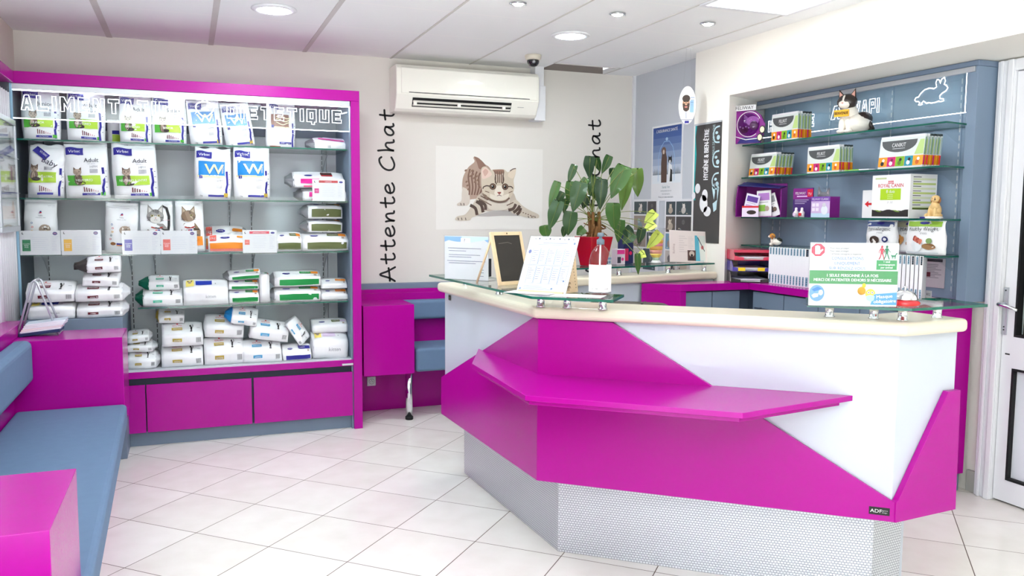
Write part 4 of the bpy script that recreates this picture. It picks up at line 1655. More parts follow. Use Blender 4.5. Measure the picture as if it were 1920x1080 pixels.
def lying(label, box, y, d, pr, seed, z=None, end=None, side=-1, endlen=.045, roll=0., rz=0., low=.5, amp=.008, group=None, hk=1., rise=.95, cat='pet food bag'):
    cx, z0, w, h = box
    if z is not None:
        h += z0 - z
        z0 = z
    if end is not None:
        w -= endlen * .8
        cx -= side * endlen * .4
    h *= hk
    t = thing('food_bag', label, cat, (cx, y + d / 2, z0), group)
    M = at(cx, y, z0 + .001, rz, 0.)
    if roll:
        M = Matrix.Translation((cx, y, z0 + h / 2)) @ Matrix.Rotation(rz, 4, 'Z') @ Matrix.Rotation(roll, 4, 'Y') @ Matrix.Translation((0, 0, -h / 2))
    m, fl, ft, L, T, loop = brick_geo(M, w, h, d, seed, amp, low, rise)
    if pr:
        pr[0](m, fl, ft, w, h, L, low, *pr[1:])
    m.obj('pouch', t)
    if end is not None:
        gather(T, loop, w, side, end, endlen, seed).obj('folded_end', t)
    return t


rcM, rcG, rcY, rcB = (pr_diet, ink(104, 30, 44)), (pr_diet, ink(90, 190, 160)), (pr_diet, ink(186, 160, 70)), (pr_diet, ink(74, 160, 204))
hG, hO, hOl, hB = (pr_hills, HGRN, ORANGE), (pr_hills, ORANGE, ORANGE, False), (pr_hills, OLIVE, ORANGE), (pr_hills, NAVY, NAVY, False)


def pr_pink(m, fl, ft, w, h, L, low):
    hl = h * low
    m.stroke(ft, [(-w * .35, L * .75), (-w * .1, L * .6), (w * .2, L * .45), (w * .42, L * .42)], L * .16, PINK, .0016)
    m.stroke(ft, [(-w * .2, L * .9), (w * .1, L * .78), (w * .4, L * .72)], L * .2, LILAC, .0014)
    m.text(fl, '10', -w * .05, hl * .3, hl * .4, TXT, .0014)


def pr_urinary(m, fl, ft, w, h, L, low):
    hl = h * low
    m.ell(ft, -w * .2, L * .4, w * .08, L * .1, NAVY, .0014)
    m.rect(ft, w * .05, L * .45, w * .28, L * .85, ink(70, 46, 46), .0014, 3, 1)
    m.rect(ft, w * .05, L * .32, w * .28, L * .45, RED, .0014, 3, 1)
    m.rect(fl, -w * .36, hl * .45, w * .0, hl * .98, PINK, .0014, 4, 2)
    m.ell(fl, -w * .02, hl * .34, w * .05, hl * .1, NAVY, .0016)
    m.rect(fl, -w * .3, hl * .05, w * .1, hl * .24, ink(214, 90, 130), .0014, 4, 1)


def pr_orange(m, fl, ft, w, h, L, low):
    hl = h * low
    m.rect(ft, -w * .46, L * .1, -w * .30, L * .9, SALMON, .0014, 2, 2)
    m.text(ft, '1kg', -w * .38, L * .3, L * .3, PAPER, .0024, maxw=w * .12)
    m.ell(ft, -w * .08, L * .5, w * .12, L * .14, NAVY, .0014)
    m.text(ft, 'Hills', -w * .08, L * .43, L * .14, PAPER, .0024, maxw=w * .18)
    m.rect(ft, w * .22, L * .5, w * .48, L * .75, ORANGE, .0014, 3, 1)
    m.rect(fl, -w * .46, hl * .3, w * .46, hl * .9, ORANGE, .0014, 6, 1)
    m.rect(fl, -w * .46, hl * .05, w * .46, hl * .3, SALMON, .0014, 6, 1)


def pr_kitten(m, fl, ft, w, h, L, low, purple=False):
    hl = h * low
    m.rect(ft, -w * .44, L * .3, -w * .26, L * .9, ink(246, 226, 120), .0014, 2, 2)
    for q in (-1, 1):
        m.shape(ft, [(-w * (.35 - q * .05), L * .7), (-w * (.35 - q * .06), L * .86), (-w * (.35 - q * .015), L * .76)], CATD, .0024)
    m.ell(ft, -w * .35, L * .65, w * .04, L * .1, CATL, .0022, 12)
    m.rect(ft, -w * .22, L * .4, w * .14, L * .8, LILAC if purple else ink(36, 60, 176), .0014, 3, 2)
    m.ell(ft, w * .22, L * .5, w * .01, L * .05, TXT, .0014, 8)
    m.text(fl, 'kitten', w * .1, hl * .4, hl * .2, LTXT, .0014)


# top shelf and second shelf
lying('flat white and pink food bag at the end of the top display shelf', (0.8833, 1.8858, 0.2563, 0.0773), 5.62, .17, (pr_pink,), 31, ZS1, FOILD, -1, .05, low=.42, group='brick-shaped food bags lying on display shelves')
LG_ = 'brick-shaped food bags lying on display shelves'
lying('white brick bag with pink label leaning above another behind the red-topped card', (0.7976, 1.6226, 0.3718, 0.1123), 5.60, .17, (pr_urinary,), 32, 1.6226, FOILD, -1, .05, low=.5, group=LG_)
lying('lowest white brick bag with pink stripe at the end of the second display shelf', (0.8391, 1.5494, 0.3329, 0.0813), 5.61, .18, (pr_urinary,), 33, ZS2, FOILD, -1, .05, low=.6, group=LG_)
# third shelf
lying('orange-striped brick bag standing between tabby pouch and red-topped card', (0.2386, 1.2069, 0.2412, 0.112), 5.55, .12, (pr_orange,), 34, ZS3, None, low=.55, group=LG_)
lying('crumpled silver and orange bag behind the orange-striped brick bag', (0.2449, 1.29, 0.2946, 0.0872), 5.73, .14, (pr_orange,), 35, ZS3, FOILD, 1, .06, amp=.016, group=LG_)
lying('olive-striped white bag just beside the red-topped card', (0.6146, 1.2221, 0.1667, 0.112), 5.58, .16, hOl, 36, ZS3, None, low=.5, amp=.01, group=LG_)
lying('olive-striped white bag lowest in the corner stack on the third shelf', (0.8509, 1.2099, 0.2976, 0.1169), 5.56, .17, hOl, 37, ZS3, None, low=.55, amp=.008, group=LG_)
lying('white and olive bag in the middle of the corner stack on the third shelf', (0.8354, 1.3259, 0.2668, 0.0888), 5.60, .16, hOl, 38, None, FOILD, -1, .05, low=.75, group=LG_)
lying('white and olive bag topmost of the corner stack on the third shelf', (0.8369, 1.4183, 0.2664, 0.1027), 5.60, .16, hOl, 39, None, FOILD, -1, .05, low=.75, group=LG_)
# stack on the slate plinth at the wall end
SG = 'white brick bags stacked on the slate plinth'
lying('white brick bag with maroon bars, upper one behind the A-shaped rack', (-0.7458, 0.9396, 0.2437, 0.116), 5.32, .22, rcM, 41, None, None, group=SG)
lying('white brick bag with yellow corner, lower one behind the A-shaped rack', (-0.7422, 0.8394, 0.2358, 0.0979), 5.31, .24, (pr_kitten,), 42, .843, None, low=.7, group=SG)
lying('maroon-barred brick bag with open dark end topmost on the slate plinth', (-0.4996, 1.1027, 0.2348, 0.0967), 5.36, .17, rcM, 43, None, FDK, -1, .075, group=SG, roll=-.03)
lying('crumpled maroon-barred brick bag second from the top on the slate plinth', (-0.4848, 1.0209, 0.1936, 0.0877), 5.36, .17, rcM, 44, None, None, amp=.011, group=SG, roll=.06)
lying('maroon-barred brick bag third from the top on the slate plinth', (-0.4791, 0.9367, 0.279, 0.0998), 5.32, .22, rcM, 45, None, FOIL2, 1, .04, group=SG)
lying('maroon-barred brick bag lowest of the tall stack on the slate plinth', (-0.4806, 0.8346, 0.265, 0.1031), 5.31, .24, rcM, 46, .843, FOIL2, 1, .035, group=SG)
# fourth shelf
F4 = 'bags lying on the fourth display shelf'
lying('green-ended brick bag resting on top of another on the fourth shelf', (-0.1754, 0.9684, 0.2276, 0.0906), 5.60, .15, rcG, 51, None, FG, -1, .06, roll=.0, group=F4)
lying('green-ended brick bag lowest at the open end of the fourth shelf', (-0.1793, 0.873, 0.2685, 0.1067), 5.55, .19, rcG, 52, ZS4, FG, -1, .05, group=F4)
lying('plump white bag with yellow kitten corner on the fourth shelf', (0.0953, 0.8733, 0.2663, 0.1596), 5.55, .2, (pr_kitten,), 53, ZS4, None, low=.6, amp=.008, group=F4)
lying('green-striped small bag topmost of the middle stack on the fourth shelf', (0.3208, 1.0236, 0.2272, 0.0624), 5.60, .15, hG, 54, None, FOILD, -1, .035, low=.4, roll=-.06, group=F4)
lying('green-striped small bag in the middle of the middle stack on the fourth shelf', (0.3267, 0.9583, 0.1844, 0.0625), 5.59, .15, hG, 55, None, None, low=.4, group=F4)
lying('green-striped bag with red corner lowest of the middle stack on the fourth shelf', (0.3265, 0.8779, 0.1837, 0.0796), 5.56, .16, hG, 56, ZS4, None, low=.5, group=F4)
lying('green-striped bag standing on end beside the middle stack on the fourth shelf', (0.4555, 0.876, 0.0635, 0.1954), 5.57, .15, (pr_hills, HGRN, RED, False), 57, ZS4, None, low=.9, group=F4)
lying('broad green-banded bag resting on its twin on the fourth shelf', (0.654, 0.9711, 0.3229, 0.1026), 5.58, .17, hG, 58, None, FOILD, -1, .035, low=.55, group=F4)
lying('broad green-banded bag below its twin on the fourth shelf', (0.651, 0.8622, 0.3228, 0.1063), 5.57, .18, hG, 59, ZS4, FOILD, -1, .035, low=.6, group=F4)
lying('orange-marked white bag, upper one at the frame end of the fourth shelf', (0.9105, 0.9479, 0.1713, 0.0651), 5.60, .15, hO, 60, None, None, low=.4, group=F4)
lying('orange-marked white bag, lower one at the frame end of the fourth shelf', (0.9097, 0.8656, 0.1747, 0.0796), 5.59, .16, hO, 61, ZS4, None, low=.4, group=F4)
# bottom shelf
F5 = 'bags piled on the bottom display shelf'
lying('white bag with gold bars lowest beside the bench box on the bottom shelf', (-0.2807, 0.494, 0.1881, 0.094), 5.56, .2, rcY, 71, ZS5, FOIL2, 1, .03, amp=.01, group=F5)
lying('white bag with gold bars second in the small stack beside the bench box', (-0.2909, 0.5823, 0.1676, 0.0674), 5.60, .16, rcY, 72, None, FOIL2, 1, .03, amp=.01, group=F5)
lying('white bag with gold bars topmost in the small stack beside the bench box', (-0.3033, 0.6422, 0.14, 0.0707), 5.61, .14, rcY, 73, None, FOIL2, 1, .02, amp=.01, roll=-.09, group=F5)
lying('crumpled foil bag lying on top of the gold-barred pair on the bottom shelf', (-0.1231, 0.7493, 0.1666, 0.0891), 5.66, .14, (pr_diet, GOLD), 74, None, FGO, -1, .02, amp=.02, group=F5, roll=.05)
lying('gold-barred brick bag upper one of the pair under the crumpled foil bag', (-0.0526, 0.6097, 0.2415, 0.1432), 5.58, .2, rcY, 75, None, None, group=F5)
lying('gold-barred brick bag lower one of the pair under the crumpled foil bag', (-0.0562, 0.4832, 0.2473, 0.133), 5.56, .22, rcY, 76, ZS5, None, group=F5)
lying('gold-barred brick bag tipped beneath the blue-ended one on the bottom shelf', (0.1983, 0.6489, 0.2442, 0.1425), 5.60, .2, rcY, 77, None, FOIL, -1, .01, roll=.07, group=F5)
lying('gold-barred brick bag with yellow corner lowest beneath the blue-ended one', (0.1947, 0.4917, 0.2398, 0.1595), 5.56, .22, rcY, 78, ZS5, None, group=F5)
lying('blue-ended white bag tilted on top of the pile on the bottom shelf', (0.3111, 0.7279, 0.1972, 0.1147), 5.57, .14, rcB, 79, None, FBL, -1, .045, roll=.17, low=.3, group=F5)
lying('blue-barred bag sloping beneath the blue-ended one on the bottom shelf', (0.4833, 0.6198, 0.2431, 0.1273), 5.58, .19, rcB, 80, None, None, roll=.17, group=F5)
lying('blue-barred brick bag lowest in the middle of the bottom shelf', (0.4294, 0.486, 0.244, 0.1337), 5.55, .22, rcB, 81, ZS5, None, group=F5)
lying('flat white bag with navy stripe beneath the steeply leaning one', (0.6545, 0.4937, 0.1861, 0.0858), 5.55, .18, (pr_hills, NAVY, NAVY), 82, ZS5, None, low=.4, group=F5)
cx, z0, w, h = (0.6693, 0.585, 0.1696, 0.1969)
lying('blue-marked white bag leaning steeply on the bottom shelf', (cx, z0 + .035, .17, .10), 5.58, .15, rcB, 83, None, None, roll=1.0, low=.3, group=F5)
lying('white bag with olive tab, upper one at the frame end of the bottom shelf', (0.8833, 0.6446, 0.2329, 0.0877), 5.62, .15, (pr_hills, OLIVE, LILAC, False), 84, None, None, low=.55, group=F5, amp=.008)
lying('plump white bag with yellow cat corner at the frame end of the bottom shelf', (0.8704, 0.4829, 0.2415, 0.1706), 5.56, .2, (pr_kitten, True), 85, ZS5, FOIL2, -1, .01, amp=.012, low=.7, roll=.04, group=F5)


# ---- printed info cards clipped to the shelf edges
def info_card(label, box, y, tab, head=None, z=None):
    cx, z0, w, h = box
    t = thing('info_card', label, 'info card', (cx, y, z0), 'printed cards on the display shelf edges')
    m = MB()
    m.box((cx - w / 2, y, z0), (cx + w / 2, y + .002, z0 + h), PAPER)
    f = plane((cx - w / 2, y, z0), (1, 0, 0), (0, 0, 1))
    r = random.Random(int(cx * 1000))
    if head:
        m.rect(f, w * .2, h * .84, w * .78, h * .95, head, .0008)
        m.text(f, 'APPETENCE RENALE' if tab == 'r' else 'URINAIRE', w * .49, h * .865, h * .05, PAPER, .0016, maxw=w * .4)
        m.rect(f, w * .06, h * .36, w * .20, h * .58, SALMON if tab == 'r' else ink(206, 30, 130), .0008)
        m.text(f, 'mini', w * .13, h * .45, h * .05, PAPER, .0016, maxw=w * .1)
        m.ell(f, w * .88, h * .88, w * .06, h * .045, NAVY, .0008)
    else:
        m.rect(f, w * .06, h * .16, w * .26, h * .63, ink(*tab), .0008)
        for k in range(3):
            m.text(f, ('Croquette', 'Pelage', 'Mixte')[k], w * .16, h * (.44 - .07 * k), h * .045, ink(250, 250, 250), .0016, maxw=w * .16)
        m.ell(f, w * .87, h * .88, w * .06, h * .07, ink(70, 60, 130), .0008)
        m.text(f, 'Hills', w * .87, h * .865, h * .04, ink(240, 160, 170), .0016, maxw=w * .1)
    m.ell(f, w * .08, h * .89, w * .025, h * .05, BLACK, .0008)
    m.ell(f, w * .092, h * .905, w * .02, h * .04, PAPER, .0014)
    for k in range(7):
        m.stroke(f, [(w * .30, h * (.72 - .08 * k)), (w * (.62 + r.random() * .1), h * (.72 - .08 * k))], h * .012, ink(206, 206, 220), .0008)
    for k in range(9):
        m.stroke(f, [(w * .78, h * (.76 - .07 * k)), (w * (.86 + r.random() * .1), h * (.76 - .07 * k))], h * .010, ink(190, 190, 210), .0008)
    m.obj('sheet', t)
    m = MB()
    m.box((cx - w / 2 - .002, y - .004, z0 - .002), (cx + w / 2 + .002, y - .0028, z0 + h), CLEAR)
    m.box((cx - w / 2 - .002, y - .004, z0 - .004), (cx + w / 2 + .002, y + .004, z0 - .002), CLEAR)
    m.obj('clear_sleeve', t)


info_card('white info card with green tab on the third shelf edge', (-0.805, 1.2035, 0.2089, 0.1414), 5.485, (30, 130, 80))
info_card('white info card with yellow tab on the third shelf edge', (-0.5913, 1.2007, 0.2101, 0.1469), 5.485, (240, 180, 30))
info_card('white info card with blue tab on the third shelf edge', (-0.2664, 1.1996, 0.2115, 0.144), 5.485, (60, 50, 170))
info_card('white info card with salmon tab on the third shelf edge', (-0.0539, 1.2002, 0.2074, 0.1429), 5.485, (232, 96, 84))
info_card('white info card with red heading on the third shelf edge', (0.4242, 1.2009, 0.2088, 0.1444), 5.485, 'r', ink(220, 50, 80))
info_card('white info card with dark red heading and pink tab on the second shelf edge', (0.863, 1.5341, 0.2098, 0.1403), 5.485, 'u', ink(190, 44, 56))

# ------------------------------------------------------------------ wall shelves in the niche
WEST = -PI / 2          # facing the room (-x)


def wplane(x, y, z):
    """surface on a wall facing the room: u to the viewer's right, v up"""
    return plane((x, y, z), (0, -1, 0), (0, 0, 1))


ns = thing('wall_shelf_unit', 'slate wall panel with glass shelves in the niche behind the counter', 'wall shelves', (3.8, 4.0, 1.03))
m = MB()
SLT = mat('slate_wall_panel', (150, 170, 194), .5, var=.04, scale=9)
m.box((3.80, 3.12, 1.02), (3.835, 4.83, 2.212), SLT)
m.obj('back_panel', ns)
m = MB()
m.box((3.70, 3.06, 2.212), (3.845, 4.83, 2.242), mat('slate_header', (116, 132, 154), .5))
m.obj('header_board', ns, bevel=.006)
m = MB()
m.box((3.70, 3.062, 1.02), (3.845, 3.12, 2.212), mat('slate_side_board', (124, 142, 164), .5))
m.obj('side_board', ns, bevel=.002)
m = MB()
m.box((3.69, 3.075, 2.184), (3.72, 4.80, 2.211), SILVER)
m.obj('light_rail', ns, bevel=.002)
for y in (4.70, 4.627, 4.189, 3.694, 3.232):
    m = MB()
    m.box((3.796, y - .010, 1.03), (3.8, y + .010, 2.2), SLT)
    z = 1.06
    while z < 2.16:
        m.box((3.7945, y - .003, z), (3.7965, y + .003, z + .026), ink(214, 220, 226))
        z += .042
    m.obj('slotted_upright', ns)
for z, y1 in ((1.931, 4.70), (1.713, 4.70), (1.446, 4.69), (1.258, 4.68)):
    m = MB()
    pane([(3.52, 3.075 if z > 1.5 else 3.085), (3.79, 3.13), (3.79, y1 + .1), (3.52, y1)], z - .009, z, m)
    m.obj('shelf', ns)
    for y in (4.627, 4.189, 3.694, 3.232):
        m = MB()
        m.prism([(3.79, y - .002, z - .011), (3.58, y - .002, z - .011), (3.58, y - .002, z - .02), (3.70, y - .002, z - .04), (3.79, y - .002, z - .09)], (0, .004, 0), CLEAR)
        m.box((3.57, y - .02, z - .014), (3.62, y + .02, z - .009), CLEAR)
        m.obj('bracket', ns)

t = thing('glass_sign', 'clear glass fascia with glowing hygiene lettering and rabbit outline', 'sign', (3.69, 3.9, 2.0))
m = MB()
m.box((3.702, 3.124, 1.99), (3.708, 4.72, 2.183), GLASS)
m.box((3.702, 3.124, 1.986), (3.708, 4.72, 1.9895), EDGELIT)
m.obj('pane', t)
f = wplane(3.7015, 4.72, 0)
m = MB()
m.stroke(f, [(1.594, 1.987), (1.594, 2.183)], .005, EDGELIT, .0015)
Y0 = 4.72
sign_text(m, f, 'HYGIENE', Y0 - 4.6611, 2.0363 - .015, .075, 0.4405, .0034)
sign_text(m, f, 'A', Y0 - 4.0736, 2.045, .08, .09, .0034)
sign_text(m, f, 'VAPI', Y0 - 3.8818, 2.05, .082, 0.1884, .0034)
# rabbit outline
y0r, z0r, hr = 3.4362, 2.0568, 0.1463 / 1.06
rab = [(.05, .02), (.12, .0), (.2, .03), (.15, .06), (.24, .16), (.3, .09), (.36, .03), (.44, .06), (.52, .02), (.66, .02), (.8, .06), (.86, .02), (.98, .05), (.96, .13), (.84, .16), (.82, .28), (.9, .38), (1.04, .46), (1.1, .58), (1.04, .70), (.96, .76), (1.0, .9), (.96, 1.06), (.86, 1.0), (.82, .82), (.78, .98), (.70, 1.02), (.66, .88), (.70, .70), (.6, .64), (.44, .70), (.26, .66), (.12, .52), (.04, .38), (-.06, .36), (-.1, .26), (-.04, .18), (.04, .18), (.1, .1)]
wr = y0r - 3.236
m.stroke(f, [(Y0 - y0r + (a + .05) * wr / 1.15, z0r + b * hr * .86) for a, b in rab], .0052, EDGELIT, .0015, True)
m.obj('lettering', t)

# ---- leaflet-kit envelopes filed one behind the other
KITH = mat('kit_header_print', (74, 78, 80), .4)
KITC = [ink(238, 150, 30), ink(196, 24, 110), ink(120, 176, 30), ink(20, 140, 160), ink(240, 160, 40), ink(220, 40, 60)]
KITB = mat('clear_kit_sleeve', (214, 220, 218), .25)


ORD = ['first ', 'second ', 'third ', 'fourth ', 'fifth ', 'sixth ', 'seventh ', 'eighth ', 'ninth ', 'tenth ', 'eleventh ', 'twelfth ']


def kit_stack(name_word, box, x, n, lab_front, lab_rest, group, dx=.017, tilt=.0, dy=0.):
    cy, z0, w, h = box
    for k in range(n):
        kx = x + k * dx
        ky = cy - dy * k
        t = thing('leaflet_kit', lab_front if k == 0 else ORD[k] + lab_rest, 'leaflet kit', (kx, ky, z0), group)
        M = at(kx, ky, z0 + .001, WEST, 0., -tilt)
        m = MB(M)
        m.box((-w / 2, 0, 0), (w / 2, .011, h * .93), KITB)
        m.box((-w / 2, -.0004, .012), (w / 2, .0114, h * .36), KITC[(k + 1) % 2 * 4])
        m.box((w / 2 - .001, .001, .012), (w / 2 + .0006, .010, h * .36), KITC[(1, 5, 4, 1, 0, 5)[k % 6]])
        m.box((w / 2 - .001, .001, h * .38), (w / 2 + .0006, .010, h * .90), (ink(120, 150, 130), ink(150, 170, 170))[k % 2])
        f0 = plane((0, 0, 0), (1, 0, 0), (0, 0, 1))
        for i in range(5):
            a, b = -w / 2 + w * .98 * i / 5, -w / 2 + w * .98 * (i + 1) / 5
            m.rect(f0, a + w * .01, h * .06, b, h * .36, KITC[i], .0008)
            m.ell(f0, (a + b) / 2, h * .16, w * .04, h * .07, (BLACK, PAPER, ink(90, 120, 20), PAPER, ink(200, 90, 20))[i], .0014, 12)
            m.ell(f0, (a + b) / 2 + w * .02, h * .26, w * .03, h * .05, (PAPER, ink(120, 10, 70), BLACK, BLACK, PAPER)[i], .0016, 12)
        m.shape(f0, [(-w * .46 + w * .80 * (1 - math.cos(PI * i / 14)) / 2, h * .86 - h * .36 * math.sin(PI * i / 14) ** .8) for i in range(15)], KITH, .0009)
        m.text(f0, name_word, -w * .06, h * .66, h * .12, PAPER, .0018, maxw=w * .36, sx=.8)
        m.stroke(f0, [(-w * .2, h * .61), (w * .08, h * .61)], h * .012, PAPER, .0018)
        m.shape(f0, [(w * .30, h * .40), (w * .49, h * .40), (w * .49, h * .84), (w * .40, h * .84)], ink(180, 206, 130), .0008)
        m.obj('envelope', t)
        m = MB(M)
        m.box((-w / 2 + .004, -.001, h * .93), (w / 2 - .004, .012, h), PAPER if k < 2 else ink(60, 70, 70))
        m.obj('clip_strip', t)


kit_stack('FELIKIT', (4.3266, 1.932, 0.2493, 0.1756), 3.56, 5, 'front cat kit envelope on the top niche shelf', 'cat kit envelope counted from the front on the top niche shelf', 'kit envelopes on the top niche shelf', .024)
kit_stack('FELIKIT', (4.5315, 1.714, 0.2635, 0.1543), 3.55, 6, 'front cat kit envelope at the pier end of the second niche shelf', 'cat kit envelope from the front in the stack nearest the pier', 'kit envelopes at the pier end of the second niche shelf', .026, .12)
kit_stack('FELIKIT', (3.9586, 1.714, 0.2686, 0.1585), 3.55, 5, 'front cat kit envelope in the middle of the second niche shelf', 'cat kit envelope from the front, middle stack of the second niche shelf', 'kit envelopes in the middle of the second niche shelf', .022)
kit_stack('CANIKIT', (3.3859, 1.714, 0.2959, 0.1734), 3.55, 6, 'front dog kit envelope on the second niche shelf', 'dog kit envelope counted from the front on the second niche shelf', 'dog kit envelopes on the second niche shelf', .022, .10)
cy, z0, w, h = (3.6697, 1.714, 0.1888, 0.0178)
m = MB(at(3.53, cy, 1.7145, WEST))
m.box((-w / 2, 0, 0), (w / 2, .05, .006), PAPER)
m.box((-w * .48, -.0005, .001), (w * .1, .03, .0065), ink(120, 200, 40))
tag(m.obj('shelf_label', bevel=.001, origin=(3.53, cy, 1.7145)), 'flat green and white label strip lying on the second niche shelf', 'label')

# ---- purple cat diffuser display at the shelf end
PUR, DPUR, VIO = mat('purple_card', (128, 30, 130), .35), mat('deep_violet_card', (66, 34, 110), .35), mat('navy_violet_card', (36, 36, 110), .35)
cy, z0, w, h = (4.6254, 1.932, 0.2501, 0.2895)
t = thing('diffuser_display', 'round purple pheromone diffuser display at the top niche shelf end', 'shop display', (3.5, cy, 1.932))
y_, z_ = 4.60, 1.933
Md = at(3.47, 4.60, 1.933, WEST + .5)
f0 = plane((0, 0, 0), (1, 0, 0), (0, 0, 1))
fm = lambda u, v, off=0.: V((u, -off, v))
m = MB(Md)
pts = [(-.13, 0), (.10, 0), (.12, .06), (.13, .12), (.10, .18), (.06, .21), (-.04, .23), (-.11, .20), (-.135, .12)]
m.prism([(u, .0, v) for u, v in pts], (0, .012, 0), PUR)
m.shape(f0, [(-.06, .002), (.10, .002), (.118, .06), (.06, .035), (-.03, .04)], VIO, .0008)
m.stroke(f0, [(-.12, .17), (-.12, .10), (-.08, .05), (0, .025), (.08, .03)], .005, PAPER, .0016)
m.stroke(f0, circ(.082, 26, .4, 5.4, .02, .125), .004, PAPER, .0014)
m.obj('card', t)
m = MB(Md)
m.ball((.02, -.004, .122), (.074, .035, .074), glass_mat('purple_bubble', (196, 150, 210), .05), 20, 12)
m.obj('bubble', t)
m = MB(Md)
m.ell(f0, .045, .145, .045, .032, ink(236, 232, 226), .0022, 16)
m.ell(f0, .055, .115, .03, .03, ink(120, 100, 104), .0026, 16)
m.ell(f0, -.01, .09, .03, .022, ink(96, 40, 70), .0022, 14)
for k in range(5):
    m.stroke(f0, [(.01, .135 + .008 * k), (-.015, .14 + .012 * k)], .005, PAPER, .0026)
for k in range(4):
    m.ell(f0, -.04 + .02 * k, .11 - .008 * (k % 2), .005, .005, PAPER, .0026, 8)
m.obj('cat_picture', t)
m = MB(Md)
m.prism([(u, -.012, v) for u, v in ((-.155, .205), (-.15, .30), (-.135, .275), (-.115, .30), (-.095, .26), (-.085, .22), (-.10, .19), (-.14, .185))], (0, .004, 0), ink(120, 118, 122))
fq = plane((0, -.012, 0), (1, 0, 0), (0, 0, 1))
for u, v in ((-.135, .245), (-.108, .245)):
    m.ell(fq, u, v, .006, .007, BLACK, .001, 10)
m.ell(fq, -.121, .222, .016, .012, PAPER, .001, 12)
m.stroke(fq, [(-.145, .27), (-.13, .255)], .004, BLACK, .001)
m.ell(fq, -.10, .19, .024, .014, PAPER, .0014, 12)
m.obj('cat_cutout', t)
m = MB(Md)
m.box((-.085, -.012, .215), (.07, -.008, .25), PAPER)
m.text(plane((0, -.012, 0), (1, 0, 0), (0, 0, 1)), 'FELIWAY', -.008, .222, .022, BLACK, .001, maxw=.13)
m.obj('name_plate', t)
for u, v in ((.115, .085), (.10, .035)):
    m = MB(Md)
    m.prism([(u + .02 * math.cos(a), -.006, v + .026 * math.sin(a)) for a in [2 * PI * i / 14 for i in range(14)]], (0, .004, 0), BLACK)
    m.ell(plane((0, -.006, 0), (1, 0, 0), (0, 0, 1)), u, v, .015, .02, ink(226, 220, 190), .001, 14)
    m.obj('badge', t)

# ---- open purple leaflet box
t = thing('leaflet_box', 'purple cardboard box full of leaflets at the pier end of the third niche shelf', 'leaflet box', (3.6, 4.6, 1.447))
Mb = at(3.49, 4.46, 1.447, WEST + .40)
m = MB(Mb)
m.prism([(-.175, 0, 0), (-.175, 0, .12), (-.175, .02, .20), (-.175, .10, .232), (-.175, .13, .232), (-.175, .13, 0)], (.006, 0, 0), PUR)
m.prism([(.12, .05, 0), (.12, .05, .18), (.12, .13, .20), (.12, .13, 0)], (.006, 0, 0), PUR)
m.box((-.17, .125, 0), (.125, .13, .22), PUR)
m.prism([(-.17, .01, .205), (.12, .03, .185), (.12, .13, .20), (-.17, .13, .232)], (0, 0, .004), VIO)
m.box((-.17, .0, 0), (.12, .13, .004), PUR)
m.obj('box', t)
for k, (u, wv, hh, ro, c) in enumerate(((-.09, .10, .13, .22, (226, 220, 238)), (.01, .10, .17, -.06, (232, 232, 232)), (.07, .09, .15, -.32, (240, 238, 240)))):
    Mk = Mb @ Matrix.Translation((u, .03 + .02 * k, .004 if k else .02)) @ Matrix.Rotation(ro, 4, 'Y')
    m = MB(Mk)
    m.box((-wv / 2, 0, 0), (wv / 2, .006, hh), ink(*c))
    m.rect(f0, -wv * .4, hh * .62, wv * .4, hh * .9, (ink(96, 60, 150), ink(170, 120, 190), ink(150, 150, 156))[k], .0008)
    m.rect(f0, -wv * .4, hh * .2, wv * .1, hh * .45, (ink(190, 160, 210), ink(130, 180, 70), ink(90, 84, 90))[k], .0008)
    m.ell(f0, wv * .2, hh * .3, wv * .16, hh * .1, (CATD, CATL, CATM)[k], .0012, 14)
    m.stroke(f0, [(-wv * .35, hh * .55), (wv * .3, hh * .55)], hh * .02, LTXT, .0008)
    m.obj('leaflet', t)
m = MB(Mb)
m.box((-.12, -.012, .0), (.0, -.008, .07), ink(226, 214, 234))
m.box((-.12, -.0125, .06), (.0, -.0075, .072), RED)
m.ell(plane((0, -.012, 0), (1, 0, 0), (0, 0, 1)), -.05, .03, .035, .014, CATD, .001, 14)
m.obj('front_label', t)

# ---- diffuser cards and box
cy, z0, w, h = (4.1552, 1.447, 0.1782, 0.1808)
t = thing('product_card', 'dark purple diffuser card with red badge on the third niche shelf', 'product card', (3.6, cy, 1.447))
Mk = at(3.58, cy, 1.448, WEST)
m = MB(Mk)
m.box((-w / 2, .0, 0), (w / 2, .006, h), DPUR)
m.rect(f0, -w / 2, h * .62, w / 2, h * .99, PUR, .0006)
m.text(f0, 'FELIWAY', -w * .12, h * .78, h * .09, PAPER, .0014, 'C', maxw=w * .6)
m.rect(f0, -w * .3, h * .70, w * .3, h * .735, ink(230, 200, 240), .0012)
m.rect(f0, w * .22, h * .70, w * .5, h * .95, ink(206, 20, 60), .0016)
m.text(f0, 'TV', w * .36, h * .74, h * .1, PAPER, .0024, maxw=w * .2)
for k in range(3):
    m.rect(f0, -w * .4, h * (.58 - .06 * k), w * (.3 - .1 * k), h * (.60 - .06 * k), ink(190, 170, 210), .0012)
m.obj('card', t)
for u in (-.022, .03):
    m = MB(Mk)
    m.lathe([(.015, 0), (.016, .03), (.008, .042), (.008, .055), (.004, .06)], (u, -.03, 0), ink(236, 230, 232), 16)
    m.box((u - .012, -.0465, .008), (u + .012, -.044, .026), RED if u > 0 else LILAC)
    m.obj('refill_bottle', t)
cy, z0, w, h = (3.9768, 1.447, 0.1584, 0.1248)
t = thing('product_box', 'small lilac and purple diffuser box on the third niche shelf', 'box', (3.6, cy, 1.447))
m = MB(at(3.56, cy, 1.448, WEST))
m.box((-w / 2, 0, 0), (w / 2, .075, h), PUR)
